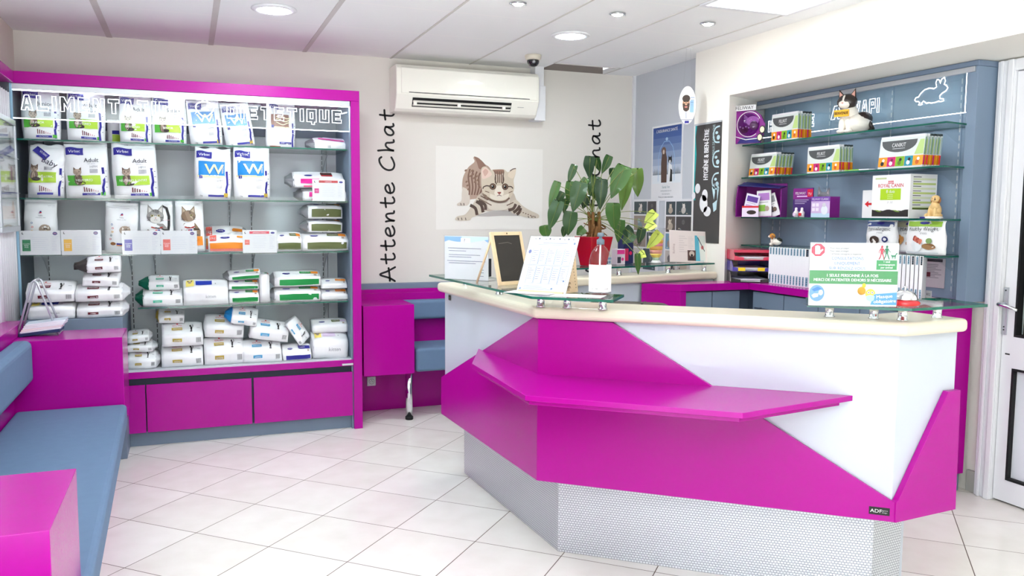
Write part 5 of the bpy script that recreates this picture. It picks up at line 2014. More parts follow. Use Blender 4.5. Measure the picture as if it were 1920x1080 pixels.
m.rect(f0, -w / 2, 0, w / 2, h, ink(204, 178, 220), .0006)
m.rect(f0, -w / 2, h * .78, w / 2, h, ink(120, 70, 170), .001)
m.text(f0, 'FELIWAY CLASSIC', 0, h * .83, h * .1, PAPER, .0016, maxw=w * .9)
for i in range(2):
    for j in range(2):
        m.rect(f0, -w * .44 + i * w * .2, h * (.3 + .22 * j), -w * .28 + i * w * .2, h * (.46 + .22 * j), ink(236, 226, 242), .0012)
m.ell(f0, w * .22, h * .35, w * .18, h * .22, ink(226, 232, 240), .0012, 16)
m.ell(f0, w * .2, h * .6, w * .1, h * .1, ink(206, 206, 216), .0014, 14)
m.rect(f0, -w / 2, 0, w / 2, h * .2, ink(190, 216, 236), .001)
m.obj('carton', t, bevel=.001)
cy, z0, w, h = (4.0546, 1.447, 0.083, 0.1886)
t = thing('cat_cutout', 'grey cardboard cat head peeking over the lilac box', 'cutout', (3.66, cy, 1.447))
m = MB(at(3.65, cy, 1.448, WEST))
hh = h + .0
zt = 1.6372 - 1.448
m.prism([(-.05, 0, 0), (.05, 0, 0), (.052, 0, zt - .07), (.046, 0, zt - .01), (.02, 0, zt - .035), (-.02, 0, zt - .035), (-.046, 0, zt), (-.054, 0, zt - .07)], (0, .005, 0), ink(150, 150, 158))
for q in (-1, 1):
    m.ell(f0, q * .022, zt - .07, .009, .01, ink(60, 60, 70), .001, 12)
    m.shape(f0, [(q * .044, zt - .05), (q * .043, zt - .018), (q * .028, zt - .042)], ink(206, 190, 196), .001)
m.ell(f0, 0, zt - .1, .025, .02, PAPER, .001, 14)
m.obj('card', t)
m = MB(at(3.65, cy, 1.448, WEST))
m.box((-.03, .004, 0), (.03, .05, .004), ink(150, 150, 158))
m.obj('foot', t)

# ---- dog food carton and the arrow card beside it
cy, z0, w, h = (3.4452, 1.447, 0.2604, 0.2345)
t = thing('food_carton', 'large white dog food carton with green panel on the third niche shelf', 'carton', (3.65, cy, 1.447))
M = at(3.56, cy, 1.448, WEST)
m = MB(M)
dpt = .19
m.box((-w / 2, 0, 0), (w / 2, dpt, h), ink(240, 240, 240))
m.rect(f0, -w * .42, h * .90, -w * .12, h * .94, ink(196, 206, 160), .0008)
for k in (-1, 0, 1):
    m.ell(f0, k * w * .05, h * .845, w * .018, h * .02, RED, .0008, 10)
m.rect(f0, -w * .08, h * .80, w * .08, h * .815, RED, .0008)
m.text(f0, 'ROYAL CANIN', 0, h * .71, h * .085, RED, .0012, maxw=w * .66)
m.rect(f0, -w * .27, h * .42, w * .27, h * .68, ink(170, 206, 30), .0008)
m.text(f0, '8 duo', 0, h * .58, h * .075, PAPER, .0016, maxw=w * .36)
for k in range(3):
    m.text(f0, 'protection', 0, h * (.53 - .04 * k), h * .026, ink(236, 244, 200), .0016, maxw=w * .34)
m.text(f0, '//  ////', 0, h * .34, h * .05, LTXT, .0012, maxw=w * .3)
for k, c in enumerate(((60, 54, 50), (120, 150, 60), (40, 36, 36))):
    m.shape(f0, [(-w * .48 + w * .96 * i / 12, h * (.10 + .012 * k + .075 * abs(math.sin(i * .52 + .9 * k)))) for i in range(13)] + [(w * .48, h * .02), (-w * .48, h * .02)], ink(*c), .001 + .0004 * k)
m.rect(f0, -w / 2, 0, w / 2, h * .035, PAPER, .0026)
fs_ = plane((w / 2, 0, 0), (0, 1, 0), (0, 0, 1))
for k in range(7):
    m.rect(fs_, dpt * .1, h * (.86 - .105 * k), dpt * .95, h * (.905 - .105 * k), ink(196, 210, 130) if k % 2 else ink(222, 228, 196), .0008)
    m.rect(fs_, dpt * .1, h * (.925 - .105 * k), dpt * .4, h * (.94 - .105 * k), TXT, .0008)
m.rect(fs_, dpt * .1, h * .2, dpt * .9, h * .24, ink(90, 110, 40), .001)
m.obj('carton', t, bevel=.0015)
cy, z0, w, h = (3.639, 1.447, 0.0909, 0.1561)
m = MB(at(3.60, cy, 1.448, WEST))
m.box((-w / 2, 0, 0), (w / 2, .004, h), PAPER)
m.box((-w / 2, .004, 0), (w / 2, .03, .003), PAPER)
m.shape(f0, [(-w * .3, h * .5), (0, h * .62), (0, h * .54), (w * .3, h * .54), (w * .3, h * .46), (0, h * .46), (0, h * .38)], RED, .0008)
tag(m.obj('arrow_card', origin=(3.6, cy, 1.448)), 'white card with a red arrow beside the dog food carton', 'card')

# ---- treat bags on the lowest niche shelf
def style_treat(m, f, w, h, word, sub, top, animal):
    m.rect(f, -w * .44, h * .80, w * .44, h * .95, top, .0011, 5, 1)
    m.ell(f, w * .02, h * .90, w * .13, h * .04, NAVY, .0018, 16)
    m.text(f, word, 0, h * .68, h * .11, ink(60, 60, 70), .0016, maxw=w * .8)
    m.text(f, sub, w * .05, h * .58, h * .07, LTXT, .0016, maxw=w * .4)
    if animal == 0:
        m.ell(f, -w * .1, h * .36, w * .16, h * .14, ink(60, 44, 36), .0016)
        m.ell(f, -w * .1, h * .33, w * .07, h * .1, ink(240, 236, 230), .0022)
        m.ell(f, -w * .1, h * .16, w * .14, h * .12, ink(214, 222, 232), .0018)
        m.ell(f, w * .24, h * .40, w * .1, h * .1, ink(40, 50, 110), .0018)
        m.ell(f, w * .24, h * .40, w * .06, h * .05, PAPER, .0024)
        m.rect(f, w * .1, h * .08, w * .4, h * .22, ink(96, 80, 70), .0016, 3, 1)
    elif animal == 1:
        m.ell(f, -w * .2, h * .40, w * .16, h * .16, ink(206, 150, 80), .0016)
        m.ell(f, -w * .2, h * .36, w * .06, h * .07, ink(120, 76, 40), .0022)
        for q in (-1, 1):
            m.ell(f, -w * .2 + q * w * .14, h * .42, w * .05, h * .1, ink(176, 116, 56), .0022, 12)
        m.ell(f, w * .2, h * .3, w * .14, h * .08, ink(190, 130, 90), .0018)
    else:
        m.ell(f, -w * .1, h * .28, w * .14, h * .2, ink(222, 226, 230), .0016)
        for k in range(4):
            m.ell(f, -w * .16 + w * .05 * k, h * (.46 - .03 * k), w * .05, h * .08, (ink(160, 60, 50), ink(206, 120, 100))[k % 2], .0022, 12)
        m.ell(f, w * .2, h * .24, w * .16, h * .09, ink(150, 110, 70), .0018)
        m.ell(f, w * .2, h * .40, w * .07, h * .08, ink(120, 150, 90), .0018, 12)
    m.rect(f, -w * .4, h * .04, w * .4, h * .075, ink(200, 204, 210), .0014, 4, 1)


for lab, box, x, st, sd in (
        ('blue-topped bag of dog treats standing apart on the lowest niche shelf', (3.5441, 1.259, 0.2182, 0.1762), 3.58, (style_treat, 'Hypoallergenic', 'treats', ink(60, 76, 130), 0), 91),
        ('bag of dog treats with golden dog, half hidden on the lowest niche shelf', (3.41, 1.259, 0.18, 0.1748), 3.64, (style_treat, 'Mobility', 'treats', ink(206, 200, 170), 1), 92),
        ('green-topped bag of dog treats overlapping another on the lowest niche shelf', (3.22, 1.259, 0.2479, 0.1824), 3.55, (style_treat, 'Healthy Weight', 'treats', ink(150, 190, 60), 2), 93)):
    cy, z0, w, h = box
    t = thing('treat_bag', lab, 'dog treats', (x, cy, 1.259), 'bags of dog treats on the lowest niche shelf')
    m, s, f = pouch_geo(at(x, cy, 1.26, WEST, 0, 0), w, h, .07, sd, .008, 0., .05, .01)
    st[0](m, f, w, h, *st[1:])
    m.obj('pouch', t)
    s.obj('top_seal', t)

# ---- figurines
def blob(M, parts, smooth=3):
    """joined sculpted body from ellipsoids, remeshed into one skin"""
    m = MB(M)
    for c, r, mt in parts:
        m.ball(c, r, mt, 18, 12)
    return m


CB, CW, CPK = mat('figurine_black', (44, 34, 30), .35, coat=.3), mat('figurine_white', (238, 232, 222), .35, coat=.3), mat('figurine_pink', (226, 170, 156), .4)
cy, z0, w, h = (3.8019, 1.932, 0.2543, 0.2549)
t = thing('cat_statuette', 'black and white cat statuette holding a yellow welcome sign on the top niche shelf', 'figurine', (3.6, cy, 1.932))
M = at(3.60, cy, 1.932, WEST + .35)
m = MB(M)
k = h / .30
def B_(c, r, mt):
    m.ball(tuple(a * k for a in c), tuple(a * k for a in r), mt, 20, 12)
B_((.03, .03, .07), (.095, .10, .072), CW)
B_((-.01, .0, .12), (.062, .06, .085), CW)
B_((.07, .04, .10), (.055, .07, .05), CB)
B_((-.035, -.05, .055), (.022, .026, .058), CW)
B_((.015, -.05, .055), (.022, .026, .058), CW)
B_((-.035, -.066, .014), (.026, .036, .015), CW)
B_((.018, -.066, .014), (.026, .036, .015), CW)
m.obj('body', t)
m = MB(M)
B_((-.02, -.02, .215), (.068, .056, .054), CB)
B_((-.022, -.05, .20), (.042, .034, .032), CW)
B_((-.022, -.052, .225), (.012, .026, .035), CW)
for q in (-1, 1):
    m.add([tuple(a * k for a in p) for p in ((-.02 + q * .062, -.02, .235), (-.02 + q * .020, -.02, .262), (-.02 + q * .058, -.022, .305), (-.02 + q * .042, .008, .25))], [(0, 1, 2), (1, 3, 2), (3, 0, 2), (0, 3, 1)], CB)
    m.add([tuple(a * k for a in p) for p in ((-.02 + q * .055, -.0245, .245), (-.02 + q * .028, -.0245, .262), (-.02 + q * .054, -.0255, .29))], [(0, 1, 2)], CPK)
    m.stroke(plane(tuple(a * k for a in (-.02, -.083, .205)), (1, 0, 0), (0, 0, 1)), [(q * .014 * k, .012 * k), (q * .026 * k, .006 * k), (q * .036 * k, .012 * k)], .005 * k, CB, .006)
B_((-.022, -.084, .204), (.007, .006, .005), CPK)
m.obj('head', t)
m = MB(M)
m.box((-.075 * k, -.092 * k, .112 * k), (.03 * k, -.086 * k, .158 * k), ink(236, 176, 40))
m.text(plane((-.022 * k, -.092 * k, .126 * k), (1, 0, 0), (0, 0, 1)), 'BIENVENUE', 0, 0, .020 * k, ink(60, 40, 16), .001, maxw=.096 * k, bold=.03)
m.obj('welcome_sign', t, bevel=.001)
m = MB(M)
m.tube([tuple(a * k for a in p) for p in ((.11, .06, .02), (.135, .04, .03), (.13, .02, .06), (.115, .03, .08))], [.016 * k, .015 * k, .013 * k, .008 * k], CB, 10)
m.obj('tail', t)

GL, BRN = mat('figurine_golden', (226, 190, 130), .4, coat=.2), mat('figurine_brown', (150, 96, 44), .4, coat=.2)
cy, z0, w, h = (3.1789, 1.447, 0.1179, 0.1207)
t = thing('dog_figurine', 'small golden dog figurine with blue base on the third niche shelf', 'figurine', (3.58, cy, 1.447))
k = h / .13
M = at(3.58, cy, 1.447, WEST)
m = MB(M)
B_((0, .01, .045), (.036, .032, .044), GL)
B_((.01, 0, .07), (.024, .024, .034), GL)
for q in (-1, 1):
    B_((.01 + q * .018, -.02, .03), (.010, .012, .03), GL)
    B_((q * .032, .0, .018), (.014, .03, .014), GL)
m.obj('body', t)
m = MB(M)
B_((.016, -.006, .108), (.024, .024, .022), GL)
B_((.03, -.02, .102), (.014, .016, .011), GL)
for q in (-1, 1):
    B_((.012 + q * .022, .0, .102), (.007, .012, .018), BRN)
    B_((.02 + q * .009, -.027, .113), (.003, .003, .003), CB)
B_((.036, -.034, .105), (.005, .004, .004), CB)
m.obj('head', t)
m = MB(M)
m.lathe([(.05 * k, 0), (.052 * k, .006 * k), (.046 * k, .013 * k), (.001, .014 * k)], tuple(M @ V((0, 0, 0))) if False else (0, 0, 0), CW, 20)
m.box((-.045 * k, -.05 * k, .001), (-.01 * k, -.046 * k, .010 * k), NAVY)
m.obj('base', t)

cy, z0, w, h = (4.4287, 1.259, 0.1327, 0.0829)
t = thing('beagle_figurine', 'tiny beagle figurine alone on the lowest niche shelf', 'figurine', (3.6, cy, 1.259))
k = h / .085
M = at(3.60, cy, 1.259, WEST + .5)
m = MB(M)
B_((.012, 0, .026), (.034, .022, .022), CW)
B_((.026, .004, .034), (.022, .021, .020), mat('figurine_dark_green', (44, 46, 40), .4, coat=.2))
B_((-.014, -.004, .034), (.016, .016, .026), CW)
for q in (-1, 1):
    B_((-.022, q * .012 - .004, .010), (.012, .007, .010), CW)
m.obj('body', t)
m = MB(M)
ORB = mat('figurine_orange', (222, 150, 60), .4, coat=.2)
B_((-.018, -.004, .066), (.020, .017, .017), ORB)
B_((-.036, -.006, .061), (.012, .010, .008), CW)
for q in (-1, 1):
    B_((-.012, q * .017 - .004, .058), (.009, .005, .016), BRN)
B_((-.047, -.006, .063), (.004, .004, .004), CB)
m.obj('head', t)

# ---- catalogues standing on the worktop
SPB = ink(120, 156, 176)
zw_ = 1.021
rr = random.Random(9)
def catalogue(y, lab, group, k, hgt=.235, th=.0225, dark=False, x=3.50):
    t = thing('catalogue', lab, 'catalogue', (x + .08, y, zw_), group)
    th *= .8
    m = MB(at(x, y, zw_, WEST + .62, 0.))
    m.box((-th / 2 + .001, .001, .001), (th / 2 - .001, .165, hgt - .001), PAPER)
    m.obj('pages', t)
    m = MB(at(x, y, zw_, WEST + .62, 0.))
    m.box((-th / 2, 0, 0), (th / 2, .002, hgt), ink(240, 240, 244))
    m.box((-th / 2, 0, 0), (-th / 2 + .001, .166, hgt), ink(236, 236, 240))
    m.box((th / 2 - .001, 0, 0), (th / 2, .166, hgt), ink(236, 236, 240))
    c = ink(36, 34, 40) if dark else SPB
    m.rect(f0, -th * .2, hgt * .80, th * .3, hgt * .985, c, .0006)
    m.rect(f0, -th * .2, hgt * .02, th * .3, hgt * .26, SPB, .0006)
    for j in range(3):
        m.rect(f0, -th * .05, hgt * (.83 + .045 * j), th * .2, hgt * (.855 + .045 * j), ink(70, 96, 120), .0012)
        m.rect(f0, -th * .05, hgt * (.06 + .06 * j), th * .2, hgt * (.09 + .06 * j), ink(70, 96, 120), .0012)
    m.obj('cover', t)


ya, yb_ = 4.3459, 4.0371
N = 12
for k in range(N):
    y = ya + (yb_ - ya) * k / (N - 1)
    catalogue(y, ORD[k] + 'white catalogue with blue spine ends, counted from the letter trays', 'catalogues beside the letter trays', k, th=abs(yb_ - ya) / N * .93)
ye = yb_ - .03
catalogue(ye, 'thick white catalogue with black print closing the row beside the notice', 'catalogues beside the letter trays', 12, th=.036, dark=True)
catalogue(ye - .034, 'white catalogue half hidden behind the standing notice', 'catalogues beside the letter trays', 13, th=.022)
y1_, y2_ = 3.3023, 3.1659
for k in range(6):
    y = y1_ + (y2_ - y1_) * k / 5
    catalogue(y, ORD[k] + ('catalogue from the notice in the short row above the bell, blue-topped', 'catalogue from the notice in the short row above the bell, black-topped')[k in (3, 5)], 'catalogues above the bell', k, th=abs(y2_ - y1_) / 6 * .95, dark=k in (3, 5))
# printed sheet taped to the slate panel
bxc, bz, bw_, bh = (3.3552, 1.0704, 0.1634, 0.1605)
t = thing('brochure', 'pinkish printed sheet taped to the slate panel above the bell', 'brochure', (3.794, bxc, bz))
M = at(3.793, bxc, bz, WEST)
m = MB(M)
m.box((-bw_ / 2, -.001, 0), (bw_ / 2, .001, bh), ink(226, 214, 222))
fb = plane((0, -.001, 0), (1, 0, 0), (0, 0, 1))
m.rect(fb, -bw_ * .45, bh * .88, bw_ * .4, bh * .98, ink(52, 40, 52), .0008)
for k in range(9):
    m.stroke(fb, [(-bw_ * .42, bh * (.78 - .055 * k)), (bw_ * (.1 + .3 * rr.random()), bh * (.78 - .055 * k))], .003, ink(150, 140, 150), .0008)
m.rect(fb, -bw_ * .28, bh * .36, -bw_ * .06, bh * .52, ink(110, 30, 50), .0012)
m.rect(fb, -bw_ * .46, bh * .12, -bw_ * .28, bh * .36, ink(60, 44, 56), .0012)
m.obj('sheet', t)
cy = 3.47
m = MB(at(3.70, 3.29, zw_, WEST))
m.box((-.018, 0, 0), (.018, .004, .04), PAPER)
m.text(f0, '852', 0, .014, .012, TXT, .0008)
tag(m.obj('number_tag', origin=(3.70, 3.3, zw_)), 'tiny white number tag standing on the worktop end', 'tag')
# loose papers on the worktop
for k, (x, y, a, w_, d_, c, lab) in enumerate(((3.56, 3.40, .2, .30, .21, (236, 226, 214), 'cream sheet lying on the worktop by the bell'), (3.62, 3.27, -.15, .28, .20, (242, 232, 222), 'pale sheet overlapping the cream one near the worktop end'))):
    m = MB(Matrix.Translation((x, y, zw_ + .002 * k)) @ Matrix.Rotation(a, 4, 'Z'))
    m.box((-d_ / 2, -w_ / 2, 0), (d_ / 2, w_ / 2, .002), ink(*c))
    m.stroke(plane((0, 0, .002), (0, 1, 0), (-1, 0, 0)), [(-.1, .02), (0, .05), (.08, .03)], .003, ink(200, 170, 160), .0006)
    tag(m.obj('paper_sheet', origin=(x, y, zw_)), lab, 'paper', 'loose sheets on the worktop')

# ---- three letter trays with papers
for k, (c, lab, tint) in enumerate((((40, 36, 40), 'dark smoked letter tray lowest in the stack', (60, 56, 60)), ((74, 54, 170), 'violet letter tray in the middle of the stack', (90, 70, 190)), ((228, 60, 96), 'red letter tray on top of the stack', (232, 90, 120)))):
    z = 1.021 + .072 * k
    TR = mat('tray_plastic_%s' % ('smoke', 'violet', 'red')[k], c, .2, coat=.4, alpha=.82 if k else .95)
    M = Matrix.Translation((3.47, 4.545, z)) @ Matrix.Rotation(math.radians(-28 + 3 * k), 4, 'Z')
    t = thing('letter_tray', lab, 'letter tray', (3.47, 4.545, z), 'letter trays stacked on the corner desk')
    m = MB(M)
    W2, D2 = .125, .16
    m.box((-W2, -D2, 0), (W2, D2, .004), TR)
    for s in (-1, 1):
        m.prism([(s * W2, -D2, 0), (s * W2, D2, 0), (s * W2, D2, .066), (s * W2, -D2 + .05, .066), (s * W2, -D2, .03)], (-s * .004, 0, 0), TR)
    m.box((-W2, D2 - .004, 0), (W2, D2, .066), TR)
    m.prism([(-W2, -D2, .0), (-W2 * .5, -D2, .0), (-W2 * .5, -D2, .02), (-W2, -D2, .03)], (0, .004, 0), TR)
    m.prism([(W2, -D2, .0), (W2 * .5, -D2, .0), (W2 * .5, -D2, .02), (W2, -D2, .03)], (0, .004, 0), TR)
    if k == 2:
        m.box((-W2, -D2 + .02, .05), (W2, D2, .068), TR)
    m.obj('tray', t, bevel=.0015)
    for j in range(2):
        Mj = M @ Matrix.Translation((0, -.008 * j, .006 + .010 * j)) @ Matrix.Rotation(.05 * (j * 2 - 1) * (1 + k % 2), 4, 'Z')
        m = MB(Mj)
        m.box((-.104, -.145, 0), (.104, .145, .008), (PAPER, ink(226, 226, 236))[j])
        tag(m.obj('paper_stack', origin=(3.47, 4.545, z + .01)), ('white papers', 'pale papers')[j] + ' lying in the ' + ('smoked', 'violet', 'red')[k] + ' letter tray', 'papers', 'papers in the letter trays')
    if k == 1:
        for u in (-.09, .035):
            m = MB(M)
            m.box((u, -D2 - .003, .004), (u + .045, -D2, .026), ink(246, 210, 30))
            m.obj('label_tab', t)

# ------------------------------------------------------------------ writing and pictures on the cat corner wall
INKB = mat('black_wall_paint_lettering', (18, 17, 18), .6)
HAND = {
    'A': ([[(0, 0), (.16, .36), (.34, 1.0), (.50, .5), (.70, -.02)], [(.02, .34), (.30, .36), (.66, .42)]], .72),
    't': ([[(.22, .92), (.20, .5), (.20, .14), (.28, .0), (.42, .02), (.50, .10)], [(0, .56), (.22, .60), (.46, .62)]], .50),
    'e': ([[(.02, .26), (.24, .30), (.42, .40), (.40, .54), (.26, .60), (.10, .50), (.03, .30), (.08, .08), (.24, 0), (.40, .04), (.52, .14)]], .54),
    'n': ([[(.04, .58), (.08, .30), (.08, .0), (.14, .32), (.28, .54), (.40, .52), (.44, .30), (.46, .06), (.56, .02)]], .58),
    'C': ([[(.66, .84), (.56, .98), (.36, .94), (.14, .72), (.03, .40), (.08, .10), (.28, -.02), (.50, .06), (.66, .18)]], .74),
    'h': ([[(.06, 1.06), (.10, .5), (.08, .0), (.14, .30), (.30, .54), (.44, .50), (.46, .26), (.50, .02), (.60, .02)]], .62),
    'a': ([[(.44, .54), (.26, .60), (.08, .44), (.04, .18), (.14, .02), (.30, .12), (.42, .40), (.44, .54), (.44, .22), (.50, .02), (.60, .04)]], .62),
}


def smooth2(pts, n=6):
    out = []
    P = [V(p) for p in pts]
    for i in range(len(P) - 1):
        p0, p1, p2, p3 = P[max(i - 1, 0)], P[i], P[i + 1], P[min(i + 2, len(P) - 1)]
        for k in range(n):
            t = k / n
            out.append(.5 * ((2 * p1) + (p2 - p0) * t + (2 * p0 - 5 * p1 + 4 * p2 - p3) * t * t + (3 * p1 - p0 - 3 * p2 + p3) * t ** 3))
    out.append(P[-1])
    return out


def hand_text(m, f, words, u, v, h, total, w, mt):
    L, gapw, gapl = 0, .42, .17
    for c in words:
        L += gapw if c == ' ' else HAND[c][1] + gapl
    k = total / L
    x = 0
    for c in words:
        if c == ' ':
            x += gapw
            continue
        for st in HAND[c][0]:
            pts = smooth2([(u + (x + a) * k, v + b * h) for a, b in st])
            m.stroke(f, pts, w, mt, .0008)
            for p in (pts[0], pts[-1]):
                m.ell(f, p.x, p.y, w * .5, w * .5, mt, .0008, 10)
        x += HAND[c][1] + gapl


for lab, xb in (('tall black handwritten wall lettering beside the food display', 1.432), ('tall black handwritten wall lettering rising behind the potted plant', 3.135)):
    m = MB()
    f = plane((xb, YB - .001, .95), (0, 0, 1), (-1, 0, 0))
    hand_text(m, f, 'Attente Chat', 0, 0, .112, 1.29, .0145, INKB)
    tag(m.obj('wall_lettering', origin=(xb, YB, .95)), lab, 'wall lettering')

# kitten mural: printed film on the wall, u right, v up, metres from lower left
mx0, mx1, mz0, mz1 = 1.75, 2.63, 1.335, 1.965
f = plane((mx0, YB - .0015, mz0), (1, 0, 0), (0, 0, 1))
t = thing('wall_mural', 'wall print of a crouching brown tabby kitten on pale grey', 'mural', (2.2, YB, mz0))
m = MB()
m.box((mx0, YB - .0015, mz0), (mx1, YB, mz1), mat('pale_grey_film', (231, 227, 221), .6, var=.01, scale=2))
m.obj('film', t)
# kitten drawn on a sketch grid of 1271 x 1080 units, scaled to metres on the wall
KX0, KZ1 = 1.8488, 1.9954
KS = 0.0007
KV = 0.0006


def K(x, y):
    return (KX0 + x * KS - mx0, KZ1 - y * KV - mz0)


m = MB()
LAYER = [0]


def kp(pts, c, sm=True):
    LAYER[0] += 1
    q = [K(*p) for p in pts]
    if sm:
        q = [tuple(p) for p in smooth2(q + [q[0]], 4)][:-1]
    m.shape(f, q, ink(*c), .0006 + .00012 * LAYER[0])


def ks(pts, w, c):
    LAYER[0] += 1
    m.stroke(f, smooth2([K(*p) for p in pts], 4), w * KS, ink(*c), .0006 + .00012 * LAYER[0])


def ke(x, y, a, b, c, rot=0.):
    LAYER[0] += 1
    u, v = K(x, y)
    m.ell(f, u, v, a * KS, b * KS, ink(*c), .0006 + .00012 * LAYER[0], 22, rot)


kp([(330, 930), (480, 870), (700, 860), (860, 920), (620, 925), (450, 935)], (178, 172, 168))
# hind body and tail
kp([(300, 170), (350, 190), (400, 250), (480, 310), (500, 420), (440, 620), (340, 700), (250, 720), (225, 770), (215, 795), (110, 798), (105, 770), (150, 740), (160, 640), (160, 520), (175, 420), (230, 310), (300, 240), (288, 190)], (176, 150, 134))
kp([(165, 560), (225, 600), (250, 720), (222, 790), (110, 796), (105, 770), (150, 735), (155, 640)], (214, 202, 190))
kp([(295, 172), (350, 190), (420, 262), (430, 310), (360, 330), (330, 250)], (140, 106, 92))
for k in range(5):
    ks([(250 + 40 * k, 330 + 15 * k), (230 + 40 * k, 430), (245 + 36 * k, 560), (240 + 30 * k, 660)], 16, (118, 88, 74))
for k in range(14):
    ke(200 + (k * 53) % 170, 350 + (k * 71) % 260, 16, 10, (134, 104, 88), .6)
# chest
kp([(330, 680), (440, 600), (720, 600), (790, 700), (800, 780), (690, 850), (560, 850), (430, 860), (340, 760)], (196, 182, 166))
kp([(450, 690), (700, 690), (690, 830), (540, 850), (460, 820)], (216, 206, 192))
# front legs
kp([(330, 690), (420, 760), (440, 850), (340, 920), (270, 950), (240, 985), (95, 985), (80, 960), (110, 930), (190, 910), (250, 830)], (206, 194, 178))
kp([(700, 830), (740, 740), (800, 720), (870, 790), (960, 850), (1060, 900), (1075, 940), (1040, 955), (930, 945), (830, 915), (750, 890)], (206, 194, 178))
for q in ([(250, 790), (310, 830), (330, 915)], [(320, 740), (380, 790), (400, 880)], [(345, 735), (420, 780), (430, 850)]):
    ks(q, 34, (84, 66, 58))
for q in ([(700, 850), (760, 830), (790, 770)], [(760, 880), (800, 850), (840, 790)], [(800, 905), (830, 880), (850, 820)]):
    ks(q, 34, (84, 66, 58))
for q in ([(340, 700), (430, 750), (500, 790)], [(370, 670), (460, 720)], [(680, 790), (760, 750)]):
    ks(q, 12, (120, 98, 84))
for x in (110, 150, 195):
    ks([(x, 950), (x + 6, 982)], 8, (70, 56, 50))
for x in (940, 980, 1020):
    ks([(x, 925), (x + 8, 950)], 8, (70, 56, 50))
for x in (140, 175):
    ks([(x, 765), (x + 6, 795)], 8, (90, 74, 66))
for k in range(6):
    ke(850 + 30 * k, 870 + 12 * k, 9, 7, (130, 108, 94))
# head
kp([(372, 360), (385, 310), (430, 295), (480, 340), (520, 330), (640, 325), (690, 360), (740, 320), (785, 308), (782, 380), (760, 470), (768, 560), (745, 650), (690, 710), (590, 735), (480, 710), (400, 640), (378, 540), (375, 450)], (208, 194, 174))
kp([(380, 350), (420, 306), (470, 345), (500, 400), (420, 450), (385, 440)], (226, 200, 186))
kp([(395, 360), (425, 325), (460, 360), (420, 420)], (206, 168, 154))
kp([(700, 370), (785, 312), (775, 390), (745, 440), (690, 410)], (222, 206, 186))
ks([(715, 345), (750, 318), (787, 310)], 10, (96, 76, 66))
kp([(510, 335), (640, 330), (625, 380), (590, 392), (540, 378)], (146, 108, 92))
for x0, x1 in ((535, 545), (562, 570), (590, 590), (615, 612), (642, 632)):
    ks([(x0, 350), (x1, 430), (x1 + (x1 - 590) * .1, 500)], 13, (112, 88, 74))
for q in ([(545, 400), (540, 460), (555, 520)], [(630, 400), (640, 460), (622, 515)]):
    ks(q, 14, (90, 70, 60))
kp([(560, 540), (615, 540), (640, 640), (585, 680), (530, 640)], (232, 222, 206))
kp([(480, 640), (590, 672), (700, 640), (680, 700), (590, 725), (490, 700)], (226, 216, 200))
for x in (512, 658):
    ke(x, 548, 38, 36, (60, 46, 40))
    ke(x, 548, 30, 30, (120, 92, 74))
    ke(x, 550, 17, 19, (18, 14, 14))
    ke(x - 8, 540, 6, 6, (236, 236, 236))
ks([(480, 545), (440, 540), (405, 555), (395, 580)], 12, (82, 64, 56))
ks([(692, 545), (730, 545), (750, 570)], 12, (82, 64, 56))
ks([(420, 610), (470, 625)], 9, (130, 106, 90))
ks([(745, 605), (700, 625)], 9, (130, 106, 90))
kp([(562, 618), (610, 618), (588, 650)], (150, 84, 76))
ks([(588, 648), (588, 662)], 6, (90, 60, 56))
ks([(560, 668), (588, 660), (616, 668)], 6, (90, 60, 56))
ks([(450, 690), (500, 725), (580, 745), (660, 732), (710, 690)], 18, (108, 86, 74))
for k in range(4):
    ks([(390 + 8 * k, 640 + 20 * k), (440 + 12 * k, 668 + 16 * k)], 9, (130, 106, 90))
m.obj('kitten_print', t)

# ---- poster on the grey wall
f = wplane(3.447, 5.753, 1.565)
W, Hh = .44, .582
t = thing('poster', 'blue poster of a dog and cat under a glass dome on grey wall', 'poster', (3.447, 5.53, 1.565))
m = MB()
m.box((3.4455, 5.753 - W, 1.565), (3.449, 5.753, 1.565 + Hh), PAPER)
m.obj('sheet', t)
m = MB()
for k in range(8):
    a = k / 7
    c = (int(34 + 176 * a), int(70 + 146 * a), int(140 + 84 * a))
    m.rect(f, W * .04, Hh * (.92 - .09 * k), W * .96, Hh * (.97 - .09 * k + .005) if k == 0 else Hh * (.92 - .09 * (k - 1)), ink(*c), .0022)
rr = random.Random(3)
for k in range(22):
    u = W * (.05 + .9 * k / 22)
    m.shape(f, [(u, Hh * .34), (u + W * .05, Hh * .34), (u + W * .025, Hh * (.40 + .06 * rr.random()))], ink(130, 140, 150), .0026)
m.rect(f, W * .04, Hh * .23, W * .96, Hh * .345, ink(224, 230, 236), .0028)
m.text(f, "L'ASSURANCE SANTÉ", W * .5, Hh * .905, Hh * .038, PAPER, .0036, maxw=W * .76, bold=.02)
m.stroke(f, [(W * .24, Hh * .26), (W * .24, Hh * .58), (W * .30, Hh * .70), (W * .42, Hh * .78), (W * .58, Hh * .78), (W * .70, Hh * .70), (W * .76, Hh * .58), (W * .76, Hh * .26)], W * .012, ink(150, 190, 226), .0034)
m.ell(f, W * .5, Hh * .81, W * .04, Hh * .022, ink(170, 200, 226), .0034)
m.shape(f, [(W * .34, Hh * .24), (W * .52, Hh * .24), (W * .52, Hh * .55), (W * .47, Hh * .66), (W * .36, Hh * .66), (W * .33, Hh * .5)], ink(84, 60, 52), .0036)
m.ell(f, W * .41, Hh * .66, W * .075, Hh * .05, ink(110, 84, 72), .0040)
m.ell(f, W * .41, Hh * .645, W * .03, Hh * .03, ink(206, 190, 176), .0044)
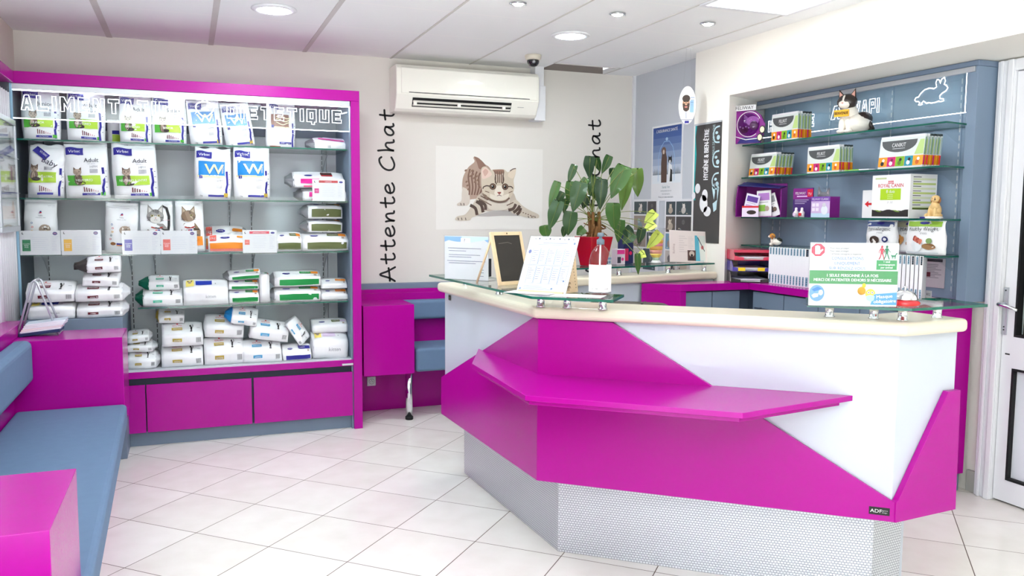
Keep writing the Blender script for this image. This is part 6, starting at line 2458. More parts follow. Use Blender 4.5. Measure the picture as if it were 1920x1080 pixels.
m.shape(f, [(W * .55, Hh * .23), (W * .70, Hh * .23), (W * .68, Hh * .46), (W * .58, Hh * .50)], ink(232, 234, 236), .0036)
m.ell(f, W * .62, Hh * .53, W * .06, Hh * .042, BLACK, .0040)
for q in (-1, 1):
    m.shape(f, [(W * (.62 + q * .055), Hh * .54), (W * (.62 + q * .05), Hh * .595), (W * (.62 + q * .01), Hh * .56)], BLACK, .0040)
m.ell(f, W * .62, Hh * .51, W * .025, Hh * .022, PAPER, .0046)
m.shape(f, [(W * .62, Hh * .25), (W * .70, Hh * .25), (W * .69, Hh * .40), (W * .64, Hh * .42)], BLACK, .0040)
for k, (tx, hh, c) in enumerate((('Santé Vet', .034, (110, 140, 150)), ('remboursement de vos', .020, (120, 130, 140)), ('frais vétérinaires', .020, (120, 130, 140)), ('Parlez en à votre vétérinaire', .022, (60, 70, 90)))):
    m.text(f, tx, W * .5, Hh * (.165 - .042 * k), Hh * hh, ink(*c), .0022, maxw=W * .7)
m.obj('print', t)

# ---- photo collages below the poster
for n_, (ya, yb2, za, zb3, lab) in enumerate(((6.02, 5.63, .98, 1.58, 'white framed photo collage in the corner behind the plant leaves'), (5.53, 5.14, .98, 1.575, 'white framed photo collage beside the hygiene banner'))):
    t = thing('photo_collage', lab, 'photo collage', (3.447, (ya + yb2) / 2, za), 'photo collages on the grey wall')
    m = MB()
    m.box((3.437, yb2, za), (3.449, ya, zb3), PVC)
    m.obj('board', t, bevel=.002)
    f = wplane(3.437, ya, za)
    w, h = ya - yb2, zb3 - za
    rr = random.Random(20 + n_)
    pal = [(94, 84, 80), (150, 136, 126), (70, 66, 68), (180, 166, 150), (120, 140, 146), (60, 74, 80), (196, 188, 182)]
    rows = ((.80, .97), (.58, .78), (.36, .56), (.06, .34))
    for r_, (v0, v1) in enumerate(rows):
        cut = rr.uniform(.35, .6)
        for a, b in ((.06, cut), (cut + .03, .94)):
            m = MB()
            u0, u1 = w * a, w * b
            m.rect(f, u0 - .004, h * v0 - .004, u1 + .004, h * v1 + .004, PAPER, .001)
            bgc = rr.choice(pal)
            if n_ == 1 and r_ == 2:
                bgc = (110, 150, 176)
            m.rect(f, u0, h * v0, u1, h * v1, ink(*bgc), .002)
            cu, cv = (u0 + u1) / 2, h * (v0 * .55 + v1 * .45)
            d = min(u1 - u0, h * (v1 - v0))
            c2 = rr.choice(pal)
            m.ell(f, cu, cv - d * .1, d * .3, d * .26, ink(*c2), .003, 16, rr.uniform(-.5, .5))
            m.ell(f, cu + d * rr.uniform(-.15, .15), cv + d * .2, d * .17, d * .16, ink(*[min(255, x + 30) for x in c2]), .0036, 14)
            for q in (-1, 1):
                m.shape(f, [(cu + q * d * .15, cv + d * .22), (cu + q * d * .17, cv + d * .42), (cu + q * d * .03, cv + d * .32)], ink(*c2), .0034)
                m.ell(f, cu + q * d * .06, cv + d * .2, d * .02, d * .02, BLACK, .0044, 8)
            for j in range(4):
                m.ell(f, u0 + (u1 - u0) * rr.uniform(.15, .85), h * v0 + d * rr.uniform(.08, .3), d * rr.uniform(.05, .12), d * .04, ink(*rr.choice(pal)), .0026, 10)
            m.obj('photo', t)

# ---- hygiene banner on the pier
by0, by1, bz0, bz1 = 5.005, 4.69, 1.265, 2.085
f = wplane(3.343, by0, bz0)
W, Hh = by0 - by1, bz1 - bz0
BAN = mat('banner_charcoal', (64, 62, 62), .5)
t = thing('hygiene_banner', 'tall charcoal hygiene banner with teal edge hanging on the white pier', 'banner', (3.343, 4.85, bz0))
m = MB()
m.box((3.3405, by1, bz0), (3.345, by0, bz1), BAN)
f = wplane(3.3405, by0, bz0)
m.shape(f, [(0, Hh * .36), (W * .10, Hh * .36), (W * .06, Hh * .5), (W * .10, Hh * .75), (W * .05, Hh * .9), (W * .10, Hh), (0, Hh)], ink(20, 160, 160), .0008)
m.shape(f, [(0, 0), (W * .03, 0), (W * .03, Hh), (0, Hh)], PAPER, .001)
m.ell(f, W * .18, Hh * .46, W * .10, Hh * .042, PAPER, .0014)
m.ell(f, W * .03, Hh * .40, W * .07, Hh * .03, PAPER, .0014)
m.ell(f, W * .42, Hh * .33, W * .15, Hh * .075, PAPER, .0014, 24, .2)
m.ell(f, W * .46, Hh * .40, W * .11, Hh * .05, PAPER, .0014)
m.ell(f, W * .56, Hh * .265, W * .14, Hh * .042, PAPER, .0014)
m.text(f, 'HYGIÈNE & BIEN-ÊTRE', W * .56, Hh * .53, W * .17, PAPER, .0014, 'L', rot=PI / 2, maxw=Hh * .42, bold=.03)
m.text(f, 'ANIMAUX DE COMPAGNIE', W * .78, Hh * .70, W * .085, ink(170, 196, 200), .0014, 'L', rot=PI / 2, maxw=Hh * .28)
LBL = ink(186, 214, 222)
# pale outline animals stacked along the right edge
for v, s in ((.90, 1.), (.70, .9), (.52, .8)):
    m.stroke(f, smooth2([(W * .95, Hh * (v + .06)), (W * .80, Hh * (v + .05)), (W * .72, Hh * v), (W * .78, Hh * (v - .06)), (W * .95, Hh * (v - .07))], 4), W * .035, LBL, .0012)
    m.ell(f, W * .84, Hh * (v + .01), W * .05, Hh * .012, LBL, .0012)
    m.ell(f, W * .90, Hh * (v - .03), W * .06, Hh * .02, LBL, .0012)
m.shape(f, [(W * .72, Hh * .46), (W * .80, Hh * .50), (W * .84, Hh * .42), (W * .80, Hh * .36)], LBL, .0012)
m.shape(f, [(W * .90, Hh * .50), (W * .98, Hh * .46), (W * .92, Hh * .34)], LBL, .0012)
m.shape(f, [(W * .76, Hh * .33), (W * .92, Hh * .36), (W * .90, Hh * .28), (W * .80, Hh * .26)], LBL, .0012)
m.obj('sheet', t)
m = MB()
m.box((3.338, by1, bz1 - .006), (3.346, by0, bz1 + .006), SILVER)
m.obj('top_bar', t)

# ---- oval sign hanging from the ceiling
hx, hy, hz = 3.205, 4.9, 2.205
t = thing('hanging_sign', 'oval white sign with bearded man drawing hanging on threads from ceiling', 'hanging sign', (hx, hy, hz))
a_ = math.radians(-38)
d = V((math.cos(a_), math.sin(a_), 0))
nrm = V((math.sin(a_), -math.cos(a_), 0))
o = V((hx, hy, hz))
f_o = plane(o + nrm * .0015, d, (0, 0, 1))
f = lambda u, v, off=0.: f_o(u * .74, v, off)
m = MB()
m.prism([o + d * (.058 * math.cos(2 * PI * k / 36)) + V((0, 0, .128 * math.sin(2 * PI * k / 36))) - nrm * .0015 for k in range(36)], nrm * .003, ink(238, 238, 236))
m.ell(f, -.01, .01, .034, .05, ink(206, 160, 130), .0008)
m.ell(f, -.01, .045, .036, .025, ink(64, 48, 40), .0012)
m.shape(f, [(-.042, .012), (.022, .012), (.018, -.03), (-.01, -.048), (-.036, -.03)], ink(70, 50, 42), .0014)
m.ell(f, -.01, -.012, .014, .006, ink(196, 120, 110), .002)
m.ell(f, -.01, .012, .014, .012, ink(206, 160, 130), .0018)
for q in (-1, 1):
    m.stroke(f, circ(.010, 12, 0, 2 * PI, -.01 + q * .014, .018), .003, BLACK, .0022, True)
m.shape(f, [(-.06, -.09), (.045, -.09), (.04, -.05), (.0, -.042), (-.02, -.042), (-.055, -.055)], ink(226, 230, 236), .0018)
m.stroke(f, [(-.01, -.045), (-.008, -.09)], .004, ink(60, 80, 130), .0022)
m.rect(f, .025, -.05, .06, .03, ink(150, 190, 226), .0016)
for k in range(4):
    m.stroke(f, [(.03, .05 - .016 * k), (.066 - .004 * k, .05 - .016 * k)], .006, ink(150, 170, 200), .0016)
m.rect(f, -.02, -.122, .02, -.105, NAVY, .0018)
m.stroke(f, [(-.05, -.098), (.05, -.098)], .004, ink(120, 120, 150), .0016)
m.obj('disc', t)
m = MB()
for q in (-1, 1):
    m.tube([o + d * (.03 * q) + V((0, 0, .118)), o + d * (.012 * q) + V((0, 0, ZC - hz))], .0012, CLEAR, 5)
m.obj('threads', t)
m = MB()
m.box((hx - .02, hy - .006, ZC - .006), (hx + .02, hy + .006, ZC - .001), PVC)
m.obj('ceiling_clip', t)

# ------------------------------------------------------------------ things on the partition glass
GZ = 1.1345


def lp(u, back=.08):
    q = ledge(u, back)
    return q.x, q.y


dL = (pb - pa).normalized()
aL = math.atan2(dL.y, dL.x)
POTM = mat('red_glazed_pot', (168, 14, 26), .22, coat=.5)
SOIL = mat('plant_bark', (120, 82, 44), .9, var=.3, scale=60, bump=.5, bscale=90)
LEAFS = [mat('leaf_green_%d' % k, c, .38, coat=.15, var=.15, scale=14) for k, c in enumerate(((44, 80, 38), (64, 104, 44), (34, 64, 36), (92, 122, 52)))]
LEAFY = mat('leaf_yellow_green', (190, 204, 90), .4, var=.12, scale=12)
STEM = mat('petiole_green', (120, 132, 66), .5)
px_, py_ = lp(1.075, .10)
plant = thing('potted_plant', 'heart-leaved green plant in a red square pot on the partition glass', 'potted plant', (px_, py_, GZ))
Mp = Matrix.Translation((px_, py_, GZ)) @ Matrix.Rotation(aL, 4, 'Z')
m = MB(Mp)
b_, t_, h_ = .060, .088, .185
vs = []
for s, z in ((b_, 0), (t_, h_), (t_ - .010, h_), (t_ - .012, h_ - .03)):
    vs += [(-s, -s, z), (s, -s, z), (s, s, z), (-s, s, z)]
m.add(vs, [(3, 2, 1, 0)] + [(4 * r + i, 4 * r + (i + 1) % 4, 4 * r + 4 + (i + 1) % 4, 4 * r + 4 + i) for r in range(3) for i in range(4)], POTM)
m.obj('pot', plant, bevel=.012, seg=4)
m = MB(Mp)
m.box((-.072, -.072, h_ - .05), (.072, .072, h_ - .028), SOIL)
m.obj('soil', plant)
rr = random.Random(5)
m = MB(Mp)
for k in range(9):
    a = 2 * PI * k / 9
    r0 = .03
    top = (.035 * math.cos(a + .4), .035 * math.sin(a + .4), h_ + .06 + .10 * rr.random())
    m.tube([(r0 * 1.6 * math.cos(a), r0 * 1.6 * math.sin(a), h_ - .03), (r0 * math.cos(a) + .01, r0 * math.sin(a), h_ + .03), top], [.014, .012, .009], SOIL, 8)
for k in range(14):
    a = rr.uniform(0, 2 * PI)
    z = h_ + rr.uniform(0, .07)
    m.tube([(.02 * math.cos(a), .02 * math.sin(a), z), (.06 * math.cos(a), .06 * math.sin(a), z + .01), (.085 * math.cos(a), .085 * math.sin(a), z + rr.uniform(-.02, .03))], [.006, .005, .003], SOIL, 6)
m.obj('trunk', plant)


def heart(n=18):
    """outline of a heart leaf: notch at (0,0), tip at (0,-1)... in (x, y)"""
    out = []
    for i in range(n + 1):
        t = i / n
        # right half from notch to tip
        y = .18 * math.sin(min(1, t * 3.2) * PI) * (1 if t < .32 else 0) - max(0, t - .12) / .88
        x = .5 * math.sin(PI * min(1, t * 1.0) ** .62) ** .85 if 0 < t < 1 else 0
        out.append((x, y))
    return out


def leaf(name_parent, base, tip, width, col, seed, flip=1):
    """leaf blade between two points in the room plus its stalk from the crown of the plant"""
    r = random.Random(seed)
    B, T = V(base), V(tip)
    ax = (T - B)
    L = ax.length
    ax.normalize()
    toc = (V((0, 0, 1.465)) - B).normalized()
    nn = (toc + V((r.uniform(-.5, .5), r.uniform(-.5, .5), r.uniform(0, .6)))).normalized()
    sd = ax.cross(nn).normalized()
    nn = sd.cross(ax).normalized()
    H_ = heart()
    m = MB()
    K = len(H_)
    rows = []
    for (x, y) in H_:
        row = []
        for q in (-1, -.5, 0, .5, 1):
            xx = x * q
            fold = abs(xx) * .22 - .12 * (y + .5) ** 2 * 1. - .03 * math.sin(y * 9 + seed) * abs(q)
            row.append(B + sd * (xx * width) + ax * (-y * L) + nn * (fold * width))
        rows.append(row)
    vs = [p for row in rows for p in row]
    fs = [(i * 5 + j, i * 5 + j + 1, (i + 1) * 5 + j + 1, (i + 1) * 5 + j) for i in range(K - 1) for j in range(4)]
    m.add(vs, fs, col, True)
    mid = [rows[i][2] + nn * .0018 for i in range(1, K, 3)]
    m.tube(mid, .0012, STEM, 5)
    s0 = Mp @ V((.02 * math.cos(seed), .02 * math.sin(seed), h_ + .10))
    c1 = s0 + (B - s0) * .35 + V((0, 0, .05 + .15 * max(0, (B - s0).z)))
    c2 = s0 + (B - s0) * .8 + V((0, 0, .03))
    st = [s0 * (1 - t) ** 3 + c1 * 3 * t * (1 - t) ** 2 + c2 * 3 * t * t * (1 - t) + B * t ** 3 for t in [i / 8 for i in range(9)]]
    m.tube(st, .0022, STEM, 6)
    m.obj('leaf', name_parent)


LV = ((2.3324, 4.63, 1.7985, 2.3402, 4.65, 1.6794, 0.0834, 2), (2.4455, 4.6, 1.8077, 2.4104, 4.62, 1.7088, 0.0595, 0), (2.4053, 4.68, 1.7997, 2.4414, 4.7, 1.7244, 0.0476, 0), (2.2567, 4.7, 1.7507, 2.2275, 4.72, 1.6458, 0.0492, 0), (2.1167, 4.65, 1.6357, 2.0749, 4.67, 1.492, 0.0556, 1), (2.1717, 4.69, 1.5845, 2.1413, 4.71, 1.5117, 0.0476, 0), (2.2376, 4.57, 1.628, 2.1993, 4.59, 1.4685, 0.0992, 0), (2.3935, 4.67, 1.6797, 2.3621, 4.69, 1.5677, 0.1072, 0), (2.3749, 4.55, 1.6487, 2.3754, 4.57, 1.4848, 0.0794, 2), (2.5515, 4.6, 1.7341, 2.4783, 4.62, 1.5565, 0.1111, 1), (2.5355, 4.7, 1.7422, 2.5522, 4.72, 1.6674, 0.0595, 2), (2.6777, 4.65, 1.7277, 2.6991, 4.67, 1.5692, 0.0873, 3), (2.6282, 4.68, 1.6887, 2.5988, 4.7, 1.48, 0.0913, 3), (2.0807, 4.55, 1.5139, 2.0327, 4.57, 1.3591, 0.0913, 0), (2.1764, 4.65, 1.542, 2.1758, 4.67, 1.4606, 0.0492, 0), (2.1584, 4.53, 1.455, 2.1489, 4.55, 1.3278, 0.0913, 0), (2.0187, 4.6, 1.3794, 2.0406, 4.62, 1.3082, 0.0754, 1), (2.4481, 4.53, 1.5057, 2.4678, 4.55, 1.3585, 0.0992, 1), (2.5307, 4.59, 1.4062, 2.5266, 4.61, 1.2799, 0.0675, 1), (2.7932, 4.62, 1.4655, 2.7336, 4.64, 1.4018, 0.0675, 9), (2.7601, 4.57, 1.395, 2.6919, 4.59, 1.3492, 0.0595, 9), (2.7858, 4.55, 1.3326, 2.7142, 4.57, 1.2422, 0.0754, 9), (2.6872, 4.59, 1.3594, 2.6765, 4.61, 1.2724, 0.0595, 2), (2.6048, 4.57, 1.3329, 2.5492, 4.59, 1.2719, 0.0754, 0), (2.6734, 4.53, 1.2093, 2.6319, 4.55, 1.1949, 0.0675, 9), (2.6132, 4.51, 1.1972, 2.6328, 4.53, 1.0791, 0.0437, 1), (2.2373, 4.71, 1.6434, 2.234, 4.73, 1.5126, 0.0595, 1), (2.3445, 4.71, 1.6724, 2.3016, 4.73, 1.6064, 0.0516, 1), (2.3205, 4.65, 1.5666, 2.3084, 4.67, 1.4898, 0.0595, 2), (2.2823, 4.61, 1.3675, 2.2467, 4.63, 1.3289, 0.0595, 1), (2.1855, 4.67, 1.3703, 2.1836, 4.69, 1.3129, 0.0437, 0), (2.3784, 4.69, 1.6337, 2.4252, 4.71, 1.5415, 0.0556, 1), (2.57, 4.58, 1.3638, 2.6407, 4.6, 1.2927, 0.0715, 2))
for i, (bx_, by_, bz_, tx_, ty_, tz_, w_, c_) in enumerate(LV):
    leaf(plant, (bx_, by_, bz_), (tx_, ty_, tz_), w_, LEAFY if c_ == 9 else LEAFS[c_], i + 1)

# sand vase
vx, vy = lp(1.60, .10)
t = thing('sand_vase', 'small glass vase filled with bright layered sand on the partition glass', 'vase', (vx, vy, GZ))
m = MB()
lay = [(246, 244, 246), (196, 226, 196), (250, 222, 110), (250, 176, 160), (250, 190, 90), (244, 150, 170), (250, 196, 80), (248, 240, 240)]
hz = [.0, .022, .040, .066, .09, .115, .135, .158, .182]
rad = lambda z: .040 - .010 * math.sin(min(1, z / .06) * PI) * (z < .06) + .012 * max(0, (z - .05) / .13) - (.006 if .02 < z < .05 else 0)
for k in range(8):
    m.lathe([(rad(hz[k]) - .002, hz[k] + (.0 if k else .003)), (rad((hz[k] + hz[k + 1]) / 2) - .002, (hz[k] + hz[k + 1]) / 2), (rad(hz[k + 1]) - .002, hz[k + 1])], (vx, vy, GZ), ink(*lay[k]), 24)
m.obj('sand', t)
m = MB()
m.lathe([(.044, 0), (.046, .006), (.036, .02)] + [(rad(z), z) for z in (.05, .09, .13, .17, .21, .235)], (vx, vy, GZ), CLEAR, 24)
m.obj('glass', t)

# photo card on the partition glass
cx, cy = lp(1.895, .09)
t = thing('photo_card', 'white announcement card with dog photo and blue print on the partition glass', 'card', (cx, cy, GZ))
M = Matrix.Translation((cx, cy, GZ + .001)) @ Matrix.Rotation(aL - .05, 4, 'Z') @ Matrix.Rotation(-.12, 4, 'X') @ Matrix.Rotation(math.radians(2.5), 4, 'Y')
m = MB(M)
w, h = .335, .215
m.box((-w / 2, 0, 0), (w / 2, .004, h), ink(240, 230, 226))
f = plane((-w / 2, 0, 0), (1, 0, 0), (0, 0, 1))
m.shape(f, [(w * .66, h * .04), (w * .90, h * .04), (w * .88, h * .46), (w * .72, h * .86), (w * .66, h * .86)], ink(96, 184, 208), .0008)
m.shape(f, [(w * .80, h * .05), (w * .94, h * .05), (w * .94, h * .86), (w * .76, h * .86)], ink(226, 232, 226), .001)
m.stroke(f, [(w * .74, h * .80), (w * .92, h * .36)], .006, ink(60, 70, 76), .0016)
m.ell(f, w * .86, h * .48, .012, .014, ink(206, 110, 110), .0016)
m.rect(f, w * .46, h * .05, w * .68, h * .38, ink(90, 64, 60), .0016)
m.ell(f, w * .57, h * .27, w * .07, h * .09, ink(206, 190, 180), .0022)
m.ell(f, w * .57, h * .22, w * .03, h * .04, BLACK, .0026)
m.shape(f, [(w * .50, h * .06), (w * .64, h * .06), (w * .60, h * .2), (w * .53, h * .2)], ink(50, 40, 42), .0020)
for k in range(8):
    m.stroke(f, [(w * .24, h * (.82 - .07 * k)), (w * (.40 + .06 * math.sin(k * 2.)), h * (.82 - .07 * k))], .0025, ink(206, 196, 196), .0008)
    m.stroke(f, [(w * .48, h * (.80 - .05 * k)), (w * (.60 + .03 * math.sin(k * 1.4)), h * (.80 - .05 * k))], .002, ink(210, 200, 200), .0008)
m.text(f, 'Bulldog', w * .12, h * .42, .016, ink(190, 170, 170), .0008, rot=PI / 2, maxw=h * .3)
m.obj('sheet', t)
m = MB(M)
m.prism([(-.01, .004, 0), (.01, .004, 0), (.01, .004, h * .7), (-.01, .004, h * .7)], (0, .003, 0), ink(220, 214, 210))
m.box((-.01, .004, 0), (.01, .07, .002), ink(220, 214, 210))
m.obj('prop', t)

# small goods beside the pot
for k, (u, bk, w, d, h, c, c2, lab) in enumerate(((1.30, .10, .07, .05, .10, (226, 214, 226), (226, 60, 150), 'small white and pink box on the partition glass'),
                                                  (1.405, .15, .085, .06, .20, (30, 40, 90), (206, 30, 90), 'tall navy box beside the pink one on the partition glass'),
                                                  (1.21, .12, .06, .05, .05, (226, 232, 240), (120, 160, 200), 'low white carton beside the red plant pot'))):
    x, y = lp(u, bk)
    t = thing('product_box', lab, 'box', (x, y, GZ))
    m = MB(Matrix.Translation((x, y, GZ + .0005)) @ Matrix.Rotation(aL, 4, 'Z'))
    m.box((-w / 2, 0, 0), (w / 2, d, h), ink(*c))
    f = plane((-w / 2, 0, 0), (1, 0, 0), (0, 0, 1))
    m.rect(f, w * .06, h * .68, w * .94, h * .95, ink(*c2) if k != 1 else ink(60, 76, 140), .0008)
    m.rect(f, w * .08, h * .1, w * .5, h * .5, ink(60, 60, 80) if k != 1 else ink(206, 30, 90), .0008)
    m.ell(f, w * .7, h * .35, w * .15, w * .15, ink(*c2), .0012)
    m.obj('carton', t, bevel=.0015)

# ------------------------------------------------------------------ things on the counter glass
GC = 1.1455


def sheet_sign(name, label, cat, p0, p1, h, lean=0., th=.003, group=None):
    """upright sheet between two foot points; u from p0, v up"""
    p0, p1 = V(p0), V(p1)
    t = thing(name, label, cat, tuple((p0 + p1) / 2) + (GC,) if len(p0) == 2 else tuple((p0 + p1) / 2), group)
    d = (p1 - p0).normalized()
    a = math.atan2(d.y, d.x)
    M = Matrix.Translation((p0.x, p0.y, GC)) @ Matrix.Rotation(a, 4, 'Z') @ Matrix.Rotation(-lean, 4, 'X')
    return t, M, (p1 - p0).length


f0 = plane((0, 0, 0), (1, 0, 0), (0, 0, 1))
# question sheet in a clear stand
t, M, w = sheet_sign('notice_stand', 'white notice with blue wave header and question mark on the counter corner', 'notice', (1.150, 3.82), (1.301, 3.618), .205)
h = .208
m = MB(M)
m.box((0, 0, .001), (w, .003, h), PAPER)
m.shape(f0, [(0, h * .985), (0, h * .86)] + [(w * i / 10, h * (.90 + .035 * math.sin(i * .7 + 2.4))) for i in range(1, 10)] + [(w, h * .86), (w, h * .985)], ink(140, 184, 232), .0008)
m.shape(f0, [(w * .4, h * .985), (w * .4, h * .87), (w * .6, h * .86), (w, h * .93), (w, h * .985)], ink(196, 222, 246), .0012)
m.rect(f0, w * .38, h * .84, w * .6, h * .96, PAPER, .0016)
m.text(f0, '?', w * .47, h * .86, h * .08, ink(70, 80, 110), .0024)
rr = random.Random(8)
for k, (v, a_, b_) in enumerate(((.72, .08, .84), (.66, .1, .5), (.57, .1, .82), (.52, .1, .62), (.43, .06, .94), (.38, .1, .72), (.24, .82, .9), (.18, .82, .9), (.1, .82, .9))):
    m.stroke(f0, [(w * a_, h * v), (w * b_, h * v)], h * .012, ink(120, 122, 146), .0008)
m.obj('sheet', t)
m = MB(M)
m.box((-.004, -.003, 0), (w + .004, -.001, h + .004), CLEAR)
m.box((-.004, -.003, 0), (w + .004, .07, .002), CLEAR)
m.box((w * .96, .003, .02), (w * .99, .03, h * .5), ink(40, 42, 46))
m.obj('clear_stand', t)

# small wooden-framed blackboard on an A-frame
WOOD = mat('pale_beech', (222, 196, 158), .5, var=.1, scale=30)
SLATE = mat('blackboard_slate', (46, 42, 38), .6, var=.15, scale=12)
t = thing('blackboard', 'small wood-framed blackboard leaning between the two paper notices', 'blackboard', (1.36, 3.43, GC))
ang = math.radians(20)
M = Matrix.Translation((1.272, 3.39, GC)) @ Matrix.Rotation(ang, 4, 'Z') @ Matrix.Rotation(math.radians(-15), 4, 'X')
w, h = .185, .242
m = MB(M)
m.box((.014, .003, .014), (w - .014, .009, h - .014), SLATE)
m.stroke(plane((0, .003, 0), (1, 0, 0), (0, 0, 1)), [(w * .2, h * .78), (w * .5, h * .80), (w * .62, h * .77)], .003, ink(96, 90, 84), .0008)
m.obj('slate', t)
m = MB(M)
for a, b in (((0, 0, 0), (.016, .012, h)), ((w - .016, 0, 0), (w, .012, h)), ((.016, 0, 0), (w - .016, .012, .016)), ((.016, 0, h - .016), (w - .016, .012, h))):
    m.box(a, b, WOOD)
m.tube([(w * .5, -.001, h - .008), (w * .5, -.003, h - .008)], .004, ink(110, 90, 60), 10)
m.obj('frame', t, bevel=.002)
top = M @ V((w * .5, .012, h - .01))
dd = V((-math.sin(ang), math.cos(ang), 0))
for u in (.02, w - .03):
    m = MB()
    q = M @ V((u, .014, h - .012))
    e = V((q.x, q.y, GC)) + dd * .11
    m.tube([q, e], .005, WOOD, 8)
    m.obj('rear_leg', t)

# price sheet on a wooden lectern stand
q0, q1 = V((1.241, 3.112)), V((1.376, 2.929))
t = thing('book_stand', 'wooden book stand with perforated sides beside the gel bottle', 'book stand', (1.33, 3.03, GC))
d = (q1 - q0).normalized()
a_ = math.atan2(d.y, d.x)
w = (q1 - q0).length
TL = math.radians(-27)
Mz = Matrix.Translation((q0.x, q0.y, GC)) @ Matrix.Rotation(a_, 4, 'Z')
M = Mz @ Matrix.Rotation(TL, 4, 'X')
m = MB(M)
m.box((.02, .006, 0.004), (w - .02, .012, .225), WOOD)
m.obj('back_board', t, bevel=.001)
m = MB(Mz)
for u in (.015, w - .021):
    m.prism([(u, .012, 0), (u, .012 + .205 * math.sin(-TL), .205 * math.cos(TL)), (u, .118 + .205 * math.sin(-TL) * .2, 0)], (.006, 0, 0), WOOD)
m.box((.01, -.004, 0), (w - .01, .02, .008), WOOD)
m.obj('side_frame', t)
m = MB(Mz)
fq = plane((w - .0148, 0, 0), (0, 1, 0), (0, 0, 1))
HOLE = ink(96, 74, 50)
for k in range(11):
    tt = (k + .5) / 11
    m.ell(fq, .022 + .075 * tt + .012, .012 + .14 * tt * 1.0, .0028, .0028, HOLE, .0008, 8)
    m.ell(fq, .128 - .045 * tt - .01, .012 + .14 * tt, .0028, .0028, HOLE, .0008, 8)
for k in range(7):
    m.stroke(fq, circ(.008, 10, 0, 4.4, .04 + .011 * (k % 3), .018 + .016 * (k // 3)), .003, HOLE, .0008)
m.obj('perforation', t)
t = thing('price_sheet', 'white printed price sheet with grid of boxes on the wooden stand', 'sheet', (1.30, 3.0, GC))
m = MB(M)
h = .25
m.box((0, 0, .002), (w, .003, h), PAPER)
f = plane((0, 0, 0), (1, 0, 0), (0, 0, 1))
for k, u in enumerate((.12, .2, .34, .42, .5, .62, .72, .8, .9)):
    m.rect(f, w * u - .003, h * .945, w * u + .004, h * .955 + .004 * (k % 2), ink(110, 110, 130), .0008)
m.stroke(f, [(w * .02, h * .92), (w * .98, h * .92)], .0012, ink(176, 180, 200), .0008)
m.stroke(f, [(w * .3, h * .88), (w * .8, h * .88)], .0022, ink(150, 160, 190), .0008)
m.stroke(f, [(w * .2, h * .85), (w * .7, h * .85)], .0018, ink(170, 176, 200), .0008)
m.ell(f, w * .07, h * .72, w * .03, h * .035, ink(120, 130, 190), .0008)
m.ell(f, w * .94, h * .88, w * .02, h * .02, ink(120, 140, 180), .0008)
LB = ink(120, 134, 180)
for j in range(2):
    v0, v1 = (.50, .78) if j == 0 else (.16, .46)
    for i in range(5):
        u0 = w * (.13 + .165 * i)
        m.stroke(f, [(u0, h * v0), (u0 + w * .15, h * v0), (u0 + w * .15, h * v1), (u0, h * v1)], .0012, LB, .0008, True)
        for r_ in range(6):
            m.stroke(f, [(u0 + w * .015, h * (v1 - .04 - .036 * r_)), (u0 + w * (.07 + .05 * random.Random(i * 7 + r_ + j).random()), h * (v1 - .04 - .036 * r_))], .0014, ink(130, 140, 176), .0008)
m.stroke(f, [(w * .02, h * .48), (w * .96, h * .48)], .0014, ink(150, 160, 190), .0008)
for k in range(3):
    m.stroke(f, [(w * .12, h * (.11 - .025 * k)), (w * (.5 + .1 * k), h * (.11 - .025 * k))], .0016, ink(180, 186, 206), .0008)
for u, v in ((.06, .06), (.7, .08), (.9, .22)):
    m.ell(f, w * u, h * v, w * .02, h * .018, ink(130, 150, 190), .0008, 12)
m.obj('paper', t)
m = MB(M)
m.box((-.003, -.0025, .0), (w + .003, -.001, h + .004), CLEAR)
m.obj('clear_sleeve', t)
# loose leaflets under the stand and bottle
for k, (x, y, a, c, lab) in enumerate(((1.40, 2.865, -.70, (240, 238, 236), 'white sheet lying under the gel bottle'), (1.27, 3.03, -.85, (232, 232, 238), 'pale sheet lying in front of the wooden stand'))):
    m = MB(Matrix.Translation((x, y, GC - .0002 + .0012 * k)) @ Matrix.Rotation(a, 4, 'Z'))
    m.box((-.10, -.045, 0), (.10, .06, .0012), ink(*c))
    m.stroke(plane((0, 0, .0012), (1, 0, 0), (0, 1, 0)), [(-.08, -.03), (.05, -.03)], .003, ink(190, 190, 200), .0004)
    tag(m.obj('paper_sheet', origin=(x, y, GC)), lab, 'paper')

# pump bottle of gel
bxp, byp = 1.505, 2.885
t = thing('gel_bottle', 'clear pump bottle of hand gel with white label', 'bottle', (bxp, byp, GC + .0014))
z0 = GC + .0016
m = MB()
m.lathe([(.040, 0), (.044, .004), (.044, .115), (.043, .135), (.037, .160), (.026, .180), (.016, .190), (.013, .194), (.013, .203)], (bxp, byp, z0), CLEAR, 36)
m.obj('bottle', t)
m = MB()
m.lathe([(.038, .004), (.041, .006), (.041, .100), (.001, .100)], (bxp, byp, z0), glass_mat('gel', (244, 244, 246), .05), 32)
m.obj('gel', t)
m = MB()
va = math.atan2(-byp, -bxp)
fl_ = lambda u, v, off=0.: V((bxp + (.0452 + off) * math.cos(va + u / .045), byp + (.0452 + off) * math.sin(va + u / .045), z0 + v))
m.rect(fl_, -.060, .012, .060, .118, ink(244, 240, 240), 0, 14, 1)
m.text(fl_, 'solution', 0, .068, .012, ink(150, 206, 236), .0006, maxw=.07)
for k in range(4):
    m.stroke(fl_, [(-.034, .100 - .007 * k), (-.006 - .004 * k, .100 - .007 * k)], .002, ink(206, 210, 220), .0006)
m.text(fl_, 'GEL HYDRO ALCOOLIQUE', 0, .022, .006, ink(80, 84, 92), .0006, maxw=.07)
m.obj('label', t)
PUMP = mat('grey_blue_pump', (96, 112, 124), .4)
m = MB()
